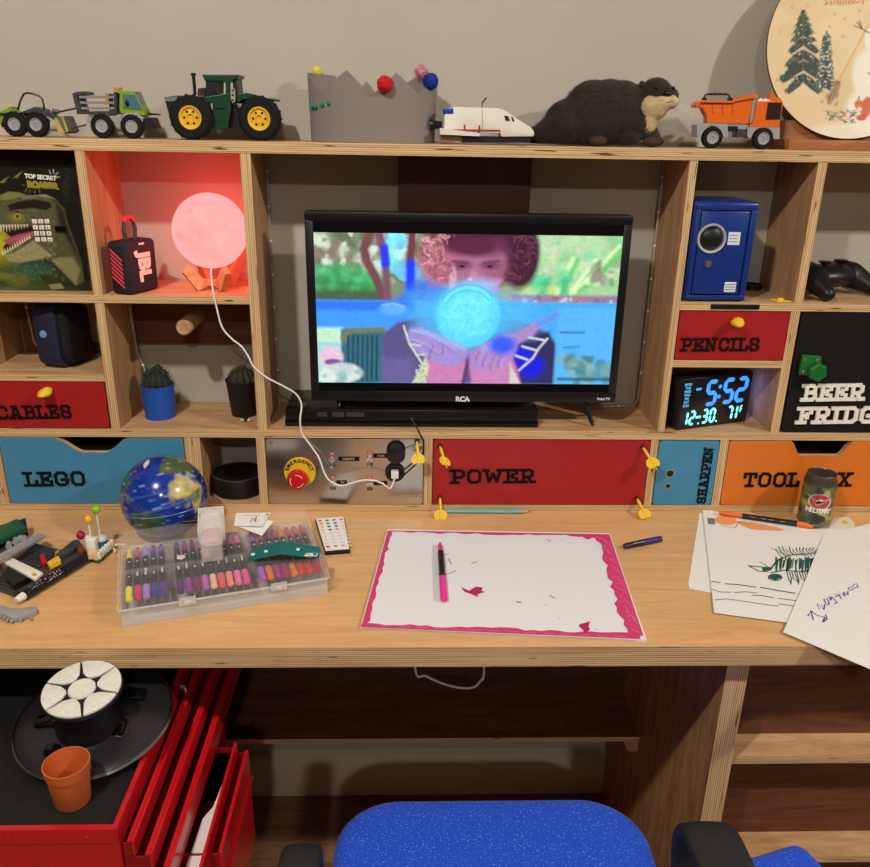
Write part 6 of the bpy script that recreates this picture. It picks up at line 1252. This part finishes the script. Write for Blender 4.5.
# dump truck
Q = lambda pts: crop(pts, 690, 80, 8.7); yn, yf = .034, .060
t = thing('toy_dump_truck', 'orange and grey toy dump truck on the top board beside the painted disc', 'toy vehicle', (.48, .055, TZ)); OB = mat('brick_orange', rgb(218, 100, 24), .35)
mb = MB(); mb.pxprism(Q([(50, 215), (95, 178), (360, 182), (400, 162), (570, 122), (595, 130), (590, 148), (550, 155), (525, 300), (510, 382), (150, 374), (150, 320), (110, 240), (52, 240)]), yn + .004, yf - .004, .0006); bd_ = obj('tipper_bed', mb, OB, t, smooth=False)
mb = MB(); mb.pxprism(Q([(50, 214), (95, 178), (360, 182), (400, 162), (570, 122), (597, 130), (592, 150), (405, 185), (365, 200), (100, 196), (60, 240)]), yn, yf, .0004); obj('bed_rim', mb, OB, bd_, smooth=False)
for x in (205, 292, 378): mb = MB(); mb.pxprism(Q([(x - 4, 200), (x + 4, 200), (x + 4, 296), (x - 4, 296)]), yn + .0028, yn + .005); obj('bed_rib', mb, OB, bd_, smooth=False)
mb = MB(); mb.pxprism(Q([(148, 328), (300, 335), (300, 374), (150, 374)]), yn + .0025, yn + .005); obj('bed_rib', mb, OB, bd_, smooth=False)
mb = MB(); mb.pxprism(Q([(552, 160), (584, 160), (560, 340), (522, 378), (528, 300)]), yn + .005, yf - .005); obj('grey_wall', mb, mat('brick_stone', rgb(160, 152, 134), .4), t, smooth=False)
mb = MB(); mb.tube([oy(*q, yn + .006) for q in Q([(122, 165), (130, 132), (150, 124), (320, 124), (340, 132), (350, 168)])], .0014, 8)
for x in (180, 220, 262, 304): c = oy(*Q([(x, 112)])[0], yn + .006); mb.cyl(c, c + Vector((0, 0, -.002)), .0018, n=12)
for x in (124, 348): c = oy(*Q([(x, 160)])[0], yn + .006); mb.box(c.x - .003, c.x + .003, c.y - .003, c.y + .003, c.z - .0026, c.z + .001)
obj('roll_bar', mb, BLACK, t)
mb = MB(); mb.pxprism(Q([(584, 186), (812, 182), (806, 240), (784, 352), (780, 414), (512, 408), (545, 370), (562, 340)]), yn + .002, yf - .002, .0007); obj('cab', mb, OB, t, smooth=False)
mb = MB(); mb.pxprism(Q([(682, 196), (800, 196), (784, 342), (662, 344)]), yn + .0008, yn + .002); mb.pxprism(Q([(803, 200), (808, 205), (788, 340), (784, 340)]), yn + .006, yf - .006); obj('window', mb, mat('window_dark', rgb(48, 34, 32), .12), t, smooth=False)
mb = MB(); mb.pxprism(Q([(590, 166), (725, 170), (722, 186), (590, 184)]), yn + .006, yf - .006)
for x in (615, 655, 695): c = oy(*Q([(x, 168)])[0], .045); mb.cyl(c, c + Vector((0, 0, .0014)), .002, n=12)
obj('white_plate', mb, MATS['brick_white'], t, smooth=False)
mb = MB(); mb.pxprism(Q([(700, 112), (722, 100), (730, 150), (790, 156), (800, 184), (690, 186)]), .040, .052, .0005); obj('roof_light', mb, OB, t, smooth=False)
TGY = mat('chassis_grey', rgb(150, 150, 156), .4)
arc = lambda cx, cy, r, a0, a1: [(cx + r * math.cos(math.radians(a)), cy - r * math.sin(math.radians(a))) for a in np.linspace(a0, a1, 9)]
mb = MB(); mb.pxprism(Q([(60, 388), (160, 378), (320, 382), (330, 400), (330, 496)] + arc(190, 498, 100, 0, 180) + [(60, 490)]), yn, yf, .0004); mb.pxprism(Q([(520, 410), (782, 412), (780, 515), (730, 515)] + arc(630, 512, 98, 0, 180) + [(500, 495), (500, 420)]), yn, yf, .0004); mb.pxprism(Q([(320, 392), (510, 392), (510, 470), (320, 440)]), yn + .006, yf - .006); obj('chassis', mb, TGY, t, smooth=False)
mb = MB(); mb.pxprism(Q([(332, 400), (415, 402), (415, 446), (332, 446)]), yn + .004, yn + .006); obj('black_box', mb, BLACK, t, smooth=False)
mb = MB(); mb.pxprism(Q([(415, 425), (500, 432), (498, 498), (412, 500)]), yn + .002, yf - .002); obj('tank', mb, DGREY, t, smooth=False)
mb = MB(); mb.pxprism(Q([(56, 390), (70, 392), (70, 425), (56, 425)]), yn + .004, yn + .012); obj('rear_light', mb, mat('tail_red2', rgb(140, 30, 30), .3), t, smooth=False)
for px in (188, 630):
    for y_ in (yn + .003, yf - .003): wheel(t, 690 + px / 8.7, 138, y_, .0152, .0088, GREY, .010)

# painted disc on its wooden block
t = thing('painted_disc', 'round wooden disc painted with snowy fir trees, broom and squirrel, leaning on the wall', 'painted disc', (.645, .08, .605))
tl = math.radians(11); R_ = .1335; DCn = Vector((.6435, .083, .739)); nd = Vector((0, -math.cos(tl), math.sin(tl))); ud = Vector((0, math.sin(tl), math.cos(tl)))
nr, na = 95, 240; V = [DCn[:]]; F = []
for i in range(1, nr + 1):
    for j in range(na): a = 2 * pi * j / na; q = DCn + (Vector((1, 0, 0)) * math.cos(a) + ud * math.sin(a)) * (R_ * i / nr); V.append(q[:])
for j in range(na): F.append((0, 1 + j, 1 + (j + 1) % na))
for i in range(nr - 1):
    for j in range(na): a = 1 + i * na + j; b = 1 + i * na + (j + 1) % na; F.append((a, a + na, b + na, b))
me = bpy.data.meshes.new('d'); me.from_pydata(V, [], F); x, y = topx(np.array(V)); X_ = (x - 740) * 5.777; Y_ = y * 5.777
p = Paint(X_, Y_, (214, 190, 146)); p.blobs(40, 150, -200, 900, 800, 40, 120, [(222, 200, 158), (204, 178, 134)], .4, .9)
p.ell(620, 860, 330, 150, (222, 212, 186), .25); p.ell(780, 440, 130, 170, (228, 222, 204), .2); p.ell(800, 230, 80, 95, (228, 222, 204), .2); p.ell(790, 640, 180, 150, (228, 222, 204), .25)
G1, G2, SN = (18, 38, 30), (44, 72, 50), (214, 216, 200)
def bough(cx, cy, hw, drop, th):
    for sgn in (-1, 1):
        hw *= 1.07
        p.poly([(cx, cy - th), (cx + sgn * hw * .5, cy + drop * .3 - th * .6), (cx + sgn * hw, cy + drop), (cx + sgn * hw * .8, cy + drop + th * .7), (cx + sgn * hw * .4, cy + drop * .6 + th * .6), (cx, cy + th * .6)], G1, 5)
        for k in range(12):
            u = random.uniform(.2, 1); px = cx + sgn * hw * u; py = cy + drop * u; p.line([(px, py), (px + sgn * random.uniform(4, 14), py + random.uniform(8, 24))], 5, random.choice([G1, G2, (110, 124, 84)]), 4, .8)
        for k in range(3 if hw > 30 else 1): u = random.uniform(.1, .9); p.ell(cx + sgn * hw * u, cy + drop * u - th * .5 + random.uniform(-4, 8), random.uniform(3, 8), random.uniform(2, 5), SN, .5, .8)
for cy, hw, dr, th in ((70, 24, 30, 20), (105, 38, 36, 22), (145, 52, 38, 24), (190, 64, 38, 26), (245, 82, 46, 32), (320, 100, 50, 36), (385, 136, 68, 36), (455, 96, 66, 36)): bough(365, cy, hw, dr, th)
p.line([(365, 60), (372, 90)], 6, G1, 4)
for cy in range(190, 520, 22): bough(500 - (cy - 190) * .05, cy, 12 + (cy - 190) * .13, 16, 16)
def star(x, y, r, c=(190, 110, 80)):
    for k in range(3): a = k * pi / 3 + .3; p.line([(x - r * math.cos(a), y - r * math.sin(a)), (x + r * math.cos(a), y + r * math.sin(a))], 2.5, c, 2.5, .8)
for x_, y_, r_ in ((303, 38, 16), (232, 188, 16), (390, 30, 9), (518, 155, 8), (548, 78, 14), (605, 110, 11), (596, 212, 11), (440, 258, 8), (690, 60, 10)): star(x_, y_, r_)
p.line([(740, 150), (570, 470)], 11, (206, 150, 60), 3); p.line([(742, 150), (573, 468)], 3, (236, 190, 110), 2); p.poly([(556, 460), (582, 470), (578, 500), (540, 492)], (150, 90, 60), 3)
for k in range(9): p.line([(548 + 3.4 * k, 495), (468 + 11 * k, 592 + 2.5 * k)], 5, random.choice([(120, 92, 60), (160, 126, 84)]), 3)
for a, b in (((745, 190), (705, 165)), ((705, 165), (660, 150)), ((705, 165), (690, 120)), ((705, 165), (675, 128))): p.line([a, b], 6, (70, 46, 36), 3)
for _ in range(60): u = random.uniform(480, 670); v = random.uniform(630, 710); p.line([(u, v), (u + random.uniform(-26, 26), v + random.uniform(-10, 10))], 6, random.choice([(30, 70, 48), (60, 96, 70), (120, 150, 120), (24, 52, 38)]), 4, .9)
for _ in range(10): p.ell(random.uniform(600, 650), random.uniform(655, 685), 7, 6, random.choice([(200, 40, 50), (230, 220, 210)]), .5)
p.ell(730, 620, 34, 62, (196, 84, 44), .2, 1, 15); p.ell(690, 610, 26, 34, (196, 84, 44), .25, 1, -20); p.ell(684, 600, 22, 20, (206, 96, 52), .25); p.line([(684, 575), (688, 558)], 8, (90, 50, 34), 4); p.ell(690, 630, 14, 12, (232, 210, 180), .4); p.ell(680, 598, 3, 3, (20, 12, 10), .5); p.ell(700, 680, 30, 18, (190, 80, 44), .3); p.ell(745, 424, 6, 6, (20, 16, 16), .4)
paint_mesh(me, p.c); obj('painted_face', me, vcol('painted_wood', .55), t, smooth=False)
mb = MB(); mb.lathe([(0, -.006), (R_ - .001, -.006), (R_, -.005), (R_, -.0002), (R_ - .0005, -.0001), (0, -.0001)], DCn, 120, nd); obj('disc', mb, mat('disc_edge', rgb(120, 84, 56), .6), t)
c0 = None
mb = MB()
def on_disc(px, py):
    d = ray(px, py); tt = (DCn - CL).dot(nd) / d.dot(nd); return CL + d * tt + nd * .0003
for st_ in ([(486, 4), (500, -14), (496, 26), (482, 30), (512, 16)], [(520, 30), (526, 0), (530, 26)], [(540, 26), (548, -10), (558, 24), (566, -10)], [(566, 10), (584, 4), (580, 26), (568, 22)], [(594, 24), (598, 2), (612, 24), (614, 0)], [(626, 6), (640, 4), (640, 24), (626, 22), (628, 8)], [(652, 24), (650, -16)], [(660, 24), (664, 2), (676, 20), (690, 4)], [(700, 10), (714, 4), (712, 22), (700, 20)]):
    mb.ribbon([on_disc(740 + a / 5.777, b / 5.777) for a, b in st_], .0014, nd)
obj('red_writing', mb, mat('ink_rust', rgb(190, 90, 60), .6), t, smooth=False)
t = thing('wooden_block', 'brown wooden block holding up the painted disc on the top board', 'block', (.66, .07, TZ))
mb = MB(); mb.prism([(.550, .118, TZ), (.552, .030, TZ), (.556, .030, TZ + .043), (.553, .118, TZ + .043)], (.21, 0, 0)); 
mb = MB(); mb.box(.551, .76, .046, .0695, TZ, TZ + .0145, .0006); mb.box(.551, .76, .0695, .132, TZ, TZ + .042, .0006); obj('block', mb, wood('block_wood', rgb(176, 116, 70), rgb(130, 80, 46), (1.5, 9, 9), .5), t)

# ------------------------------------------------------------------ red tool chest
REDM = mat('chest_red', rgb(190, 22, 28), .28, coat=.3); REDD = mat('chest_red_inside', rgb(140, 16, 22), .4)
CX = -.338; CY0 = -.570; CT = -.1
t = thing('tool_chest', 'red steel tool chest with open drawers standing under the desk', 'tool chest', (-.62, -.34, -.74))
mb = MB(); mb.box(-.93, CX - .008, CY0 + .002, -.11, -.735, CT - .012, .003); mb.box(-.935, CX, CY0, CY0 + .006, -.735, CT); mb.box(-.935, CX, -.116, -.11, -.735, CT); obj('body', mb, REDM, t, smooth=False)
mb = MB(); mb.box(CX - .006, CX, CY0 + .006, -.116, CT - .03, CT + .001, .0006); mb.box(-.935, CX - .002, CY0 - .0012, CY0, CT - .020, CT + .0005, .0004)
obj('top_rim', mb, REDM, t, smooth=False)
def ribbed():
    M = mat('rubber_mat', rgb(20, 20, 22), .55); nt = M.node_tree; b = nt.nodes['Principled BSDF']; N = nt.nodes.new; L = nt.links.new
    tc = N('ShaderNodeTexCoord'); v = N('ShaderNodeTexWave'); v.inputs['Scale'].default_value = 160; v.bands_direction = 'DIAGONAL'; v.inputs['Distortion'].default_value = 1.5; L(tc.outputs['Object'], v.inputs[0]); bp = N('ShaderNodeBump'); bp.inputs['Strength'].default_value = .35; bp.inputs['Distance'].default_value = .001; L(v.outputs['Fac'], bp.inputs['Height']); L(bp.outputs[0], b.inputs['Normal']); return M
mb = MB(); mb.box(-.929, CX - .0065, CY0 + .0065, -.117, CT - .0118, CT - .006); obj('rubber_mat', mb, ribbed(), t, smooth=False)
for px in (8, 87): mb = MB(); c = oy(px, 838, CY0 - .0014); mb.lathe([(0, -.0014), (.0016, -.0008), (.0024, 0)], c, 12, (0, 1, 0)); obj('rivet', mb, REDM, t)
c = Vector((CX + .007, -.335, CT + .002)); mb = MB(); mb.cyl(c, c + Vector((.006, 0, 0)), .004, n=12); mb.tube([c + Vector((.005, 0, 0)), c + Vector((.008, -.004, -.006)), c + Vector((.006, -.008, -.002))], .0012, 6); obj('key_lock', mb, CHROME, t)
for k, (xr, zt, hh) in enumerate(((-.3235, -.122, .022), (-.306, -.142, .024), (-.291, -.170, .034), (-.2620, -.198, .10), (-.247, -.206, .16))):
    y0, y1 = CY0 + .004, (-.13 if k < 3 else -.335); zb = zt - hh; mb = MB()
    if k < 3:
        mb.box(xr - .004, xr, y0, y1, zb, zt, .0008); mb.box(xr - .008, xr - .004, y0, y1, zt - .003, zt)
    elif k == 3: mb.box(xr - .004, xr, y0, y1, zb, zt + .006, .0008)
    else: mb.box(xr - .005, xr, y0 + .06, y1, zb, zt, .0008); mb.box(xr - .005, xr + .004, y0 + .06, y1, zt - .05, zt - .045, .0006)
    dr = obj('drawer', mb, REDM, t, smooth=False); mb = MB()
    xl = CX + .001; mb.box(xl, xr - .0042, y0 + (0 if k < 4 else .06), y1, zb, zb + .0015); mb.box(xl, xr - .0042, y0 + (0 if k < 4 else .06), y0 + (0 if k < 4 else .06) + .002, zb + .0015, zt - .004); mb.box(xl, xr - .0042, y1 - .002, y1, zb + .0015, zt - .004); obj('drawer_tray', mb, REDD, dr, smooth=False)
    if k in (1, 2): mb = MB(); mb.box(xr - .0095, xr - .0082, y0 + .004, y1 - .004, zb + .002, zt - .006); obj('clear_divider', mb, mat('divider_tint', rgb(150, 60, 80), .15, alpha=.5), dr)
q = MB(); pts = []
A_ = [(-.288, -.555), (-.272, -.555), (-.268, -.47), (-.2675, -.42), (-.2665, -.36), (-.2715, -.39), (-.275, -.43), (-.284, -.45)]
q.prism([(x, y, -.222) for x, y in A_], (0, 0, .010)); tag(obj('folded_paper', q, PAP, smooth=False), 'torn white paper stuffed into an open drawer of the red tool chest', 'paper')
# ------------------------------------------------------------------ round black lid with felt pads
CTm = CT - .0058
hc = Vector((-.416, -.411, CTm + .0095)); t = thing('metal_hub', 'round glossy black metal plate with white felt pads on its hub on the tool chest', 'metal plate', hc, (math.radians(8), 0, 0))
mb = MB(); mb.lathe([(0, .0046), (.088, .0046), (.0935, .0055), (.0945, .0075), (.092, .0095), (.080, .0122), (.045, .016), (0, .018)], (0, 0, .004), 72); mb.lathe([(0, .0004), (.05, .0004), (.052, .002), (.052, .0088), (0, .0088)], (0, 0, 0), 48); obj('plate', mb, mat('black_metal', rgb(70, 68, 72), .3, .8), t, local=True)
mb = MB(); mb.lathe([(.0925, .0092), (.0950, .0076), (.0944, .0056), (.0915, .0098)], (0, 0, .0046), 72); obj('plate_rim', mb, mat('rim_steel', rgb(150, 148, 150), .25, 1), t, local=True)
mb = MB(); mb.lathe([(.040, .016), (.040, .022), (.034, .032), (.030, .066), (0, .066)], (.0, -.012, .004), 48); obj('hub', mb, BLACK, t, local=True)
mb = MB(); mb.lathe([(0, .0), (.046, .0), (.047, .002), (.046, .004), (0, .004)], (.0, -.012, .070), 48); tb = obj('pad_disc', mb, BLACK, t, local=True)
FELT = mat('felt_white', rgb(216, 214, 202), .9, noise=.08, nscale=200)
mb = MB(); mb.lathe([(0, .0032), (.0150, .003), (.016, .0014), (.016, 0)], (.0, -.012, .0741), 32); obj('felt_pad', mb, FELT, tb, local=True)
for k in range(6):
    a0 = pi / 3 * k + .35; mb = MB(); P_ = []
    for u in np.linspace(-.50, .50, 9): P_.append((.0452 * math.cos(a0 + u), .0452 * math.sin(a0 + u)))
    for u in np.linspace(.44, -.44, 7): r = .0172 + .008 * abs(u / .44) ** 2.2; P_.append((r * math.cos(a0 + u), r * math.sin(a0 + u)))
    mb.prism([(x, y - .012, .0741) for x, y in P_], (0, 0, .0032), .0006); obj('felt_pad', mb, FELT, tb, local=True)
for k, (x, y, w1, w2) in enumerate(((.042, .030, .014, .010), (-.052, -.012, .014, .009), (.036, -.022, .010, .012), (-.030, -.055, .009, .007))):
    mb = MB(); mb.box(x - w1, x + w1, y - w2, y + w2, .014, .024, .003); mb.lathe([(0, .027), (.006, .026), (.0075, .022)], (x, y, 0), 20); ft = obj('foot_clip', mb, BLACKG, t, local=True)
mb = MB(); mb.box(.018, .046, -.002, .022, .018, .022, .001); obj('battery_cover', mb, BLACK, t, local=True)
mb = MB(); mb.prism([(.0 + .018 * r_ * math.cos(a), -.052 + .010 * r_ * math.sin(a), .0168) for a, r_ in ((k * .449, random.uniform(.75, 1.2)) for k in range(14))], (0, 0, .0004)); obj('rust_stain', mb, mat('stain', rgb(40, 22, 26), .5), t, local=True, smooth=False)
# pot
c = oz(73, 800, CTm); PS = .80; t = thing('flower_pot', 'empty terracotta coloured plastic flower pot standing on the black mat', 'flower pot', c)
mb = MB(); mb.lathe([(r_ * PS, z_ * PS) for r_, z_ in ((0, .0005), (.0235, .0005), (.0245, .002), (.0285, .052), (.0300, .0522), (.0312, .0665), (.0312, .068), (.0296, .068), (.0290, .064), (.0275, .052), (.0235, .004), (0, .003))], c, 56); obj('pot', mb, mat('terracotta', rgb(198, 98, 46), .5), t)

# ------------------------------------------------------------------ chairs
def weave(name, c1, c2, sc):
    M = mat(name, c1, .85, sheen=.1); nt = M.node_tree; b = nt.nodes['Principled BSDF']; N = nt.nodes.new; L = nt.links.new
    tc = N('ShaderNodeTexCoord'); mp = N('ShaderNodeMapping'); mp.inputs['Rotation'].default_value = (0, 0, .785); L(tc.outputs['Object'], mp.inputs[0])
    ck_ = N('ShaderNodeTexChecker'); ck_.inputs['Scale'].default_value = sc; L(mp.outputs[0], ck_.inputs[0]); n = N('ShaderNodeTexNoise'); n.inputs['Scale'].default_value = sc * .9; L(tc.outputs['Object'], n.inputs[0])
    cr = N('ShaderNodeValToRGB'); cr.color_ramp.elements[0].position = .58; cr.color_ramp.elements[1].position = .74; cr.color_ramp.elements[0].color = (*c1, 1); cr.color_ramp.elements[1].color = (*c2, 1); L(n.outputs['Fac'], cr.inputs[0])
    mx = N('ShaderNodeMixRGB'); mx.blend_type = 'MULTIPLY'; mx.inputs[0].default_value = .2; L(cr.outputs[0], mx.inputs[1]); L(ck_.outputs['Color'], mx.inputs[2]); L(mx.outputs[0], b.inputs['Base Color'])
    bp = N('ShaderNodeBump'); bp.inputs['Strength'].default_value = .4; bp.inputs['Distance'].default_value = .001; L(ck_.outputs['Fac'], bp.inputs['Height']); L(bp.outputs[0], b.inputs['Normal']); return M
BF = weave('blue_weave', rgb(18, 82, 226), rgb(120, 166, 245), 420)
def cushion(x0, x1, y0, y1, z0, z1, rc, dome=.008):
    P_ = rrect(x0, x1, y0, y1, rc, 12); cx, cy = (x0 + x1) / 2, (y0 + y1) / 2; mb = MB(); rings = []
    lv = [(.90, z0), (.985, z0 + (z1 - z0) * .15), (1.0, z0 + (z1 - z0) * .45), (.99, z0 + (z1 - z0) * .75), (.965, z1 - .006), (.93, z1 - .001), (.85, z1 + dome * .2), (.6, z1 + dome * .65), (.3, z1 + dome * .95)]
    for s_, z in lv: rings.append([mb.bm.verts.new((cx + (x - cx) * s_, cy + (y - cy) * s_, z)) for x, y in P_])
    for R, Q_ in zip(rings[:-1], rings[1:]):
        for i in range(len(R)): j = (i + 1) % len(R); mb.bm.faces.new((R[i], R[j], Q_[j], Q_[i]))
    mb.bm.faces.new(rings[0][::-1]); mb.bm.faces.new(rings[-1]); return mb
ch = thing('office_chair', 'blue woven office chair seat with black armrests pushed up to the desk', 'chair', (.097, -.56, -.74))
obj('seat', cushion(-.125, .315, -.76, -.322, -.352, -.302, .085), BF, ch, ang=60)
mb = MB(); mb.box(-.09, .28, -.73, -.37, -.368, -.3525, .006); obj('seat_pan', mb, BLACK, ch)
AR = mat('arm_rubber', rgb(30, 30, 31), .6)
def armrest(xc, dz=0, k=1):
    mb = MB(); prof = []; path = [(-.86, -.118), (-.70, -.104), (-.62, -.100), (-.588, -.104), (-.570, -.120), (-.566, -.15), (-.575, -.19), (-.60, -.24), (-.62, -.30), (-.625, -.362)]
    W_ = [.026, .029, .031, .031, .030, .029, .026, .022, .019, .018]; L_ = []
    for i, (y, z) in enumerate(path):
        a = path[max(i - 1, 0)]; b = path[min(i + 1, len(path) - 1)]; ty, tz = b[0] - a[0], b[1] - a[1]; l_ = math.hypot(ty, tz); ny, nz = -tz / l_, ty / l_; h_ = .010; w_ = W_[i]
        L_.append([mb.bm.verts.new((xc + dx * w_ * k, y + ny * dn * h_, max(z + dz, -.362) + nz * dn * h_)) for dx, dn in ((-1, -.5), (-1, .4), (-.8, 1), (.8, 1), (1, .4), (1, -.5), (.7, -1), (-.7, -1))])
    for R, Q_ in zip(L_[:-1], L_[1:]):
        for i in range(8): j = (i + 1) % 8; mb.bm.faces.new((R[i], R[j], Q_[j], Q_[i]))
    mb.bm.faces.new(L_[0][::-1]); mb.bm.faces.new(L_[-1]); bmesh.ops.recalc_face_normals(mb.bm, faces=mb.bm.faces); bmesh.ops.subdivide_edges
    o = obj('armrest', mb, AR, ch); md = o.modifiers.new('s', 'SUBSURF'); md.levels = md.render_levels = 2
    mb = MB(); mb.box(min(xc, .097 + (.15 if xc > .1 else -.15)), max(xc, .097 + (.15 if xc > .1 else -.15)), -.645, -.605, -.372, -.362, .002); obj('arm_bracket', mb, BLACK, ch)
armrest(.302, .012); armrest(-.138, -.014, .72)
mb = MB(); mb.cyl((.097, -.55, -.66), (.097, -.55, -.368), .025, n=24); obj('gas_column', mb, BLACK, ch)
for k in range(5):
    a = 2 * pi * k / 5 + .3; d = Vector((math.cos(a), math.sin(a), 0)); mb = MB(); mb.tube([Vector((.097, -.55, -.655)), Vector((.097, -.55, -.66)) + d * .12, Vector((.097, -.55, -.68)) + d * .22], [.022, .017, .013], 10); lg = obj('base_spoke', mb, BLACK, ch)
    mb = MB(); e = Vector((.097, -.55, -.7145)) + d * .225; sd = Vector((-d.y, d.x, 0)); mb.cyl(e - sd * .018, e + sd * .018, .025, n=24); obj('caster', mb, BLACK, lg)
st_ = thing('stool', 'second blue woven seat with a black rim just beside the black armrest', 'stool', (.480, -.550, -.74), (0, 0, math.radians(17)))
mb = cushion(-.16, .055, -.16, .10, .437, .474, .016, .004); obj('seat', mb, BF, st_, local=True, ang=60)
mb = MB(); mb.box(-.15, .062, -.15, .088, .420, .4365, .008); obj('seat_rim', mb, BLACK, st_, local=True)
for x, y in ((-.13, -.13), (.04, -.13), (-.13, .07), (.04, .07)): mb = MB(); mb.cyl((x, y, .0006), (x, y, .420), .011, n=14); obj('leg', mb, BLACK, st_, local=True)
# white cable under the worktop
K = [oy(x, y, -.16) for x, y in ((411, 656), (415, 668), (426, 676), (444, 684), (462, 688), (474, 687), (481, 680), (484, 670), (484, 655))]
K[0].z = K[-1].z = -.0315
mb = MB(); mb.tube(smooth_path(K), .0019, 8); tag(obj('hanging_cable', mb, CABLEW), 'white cable drooping below the worktop in the knee space', 'cable')
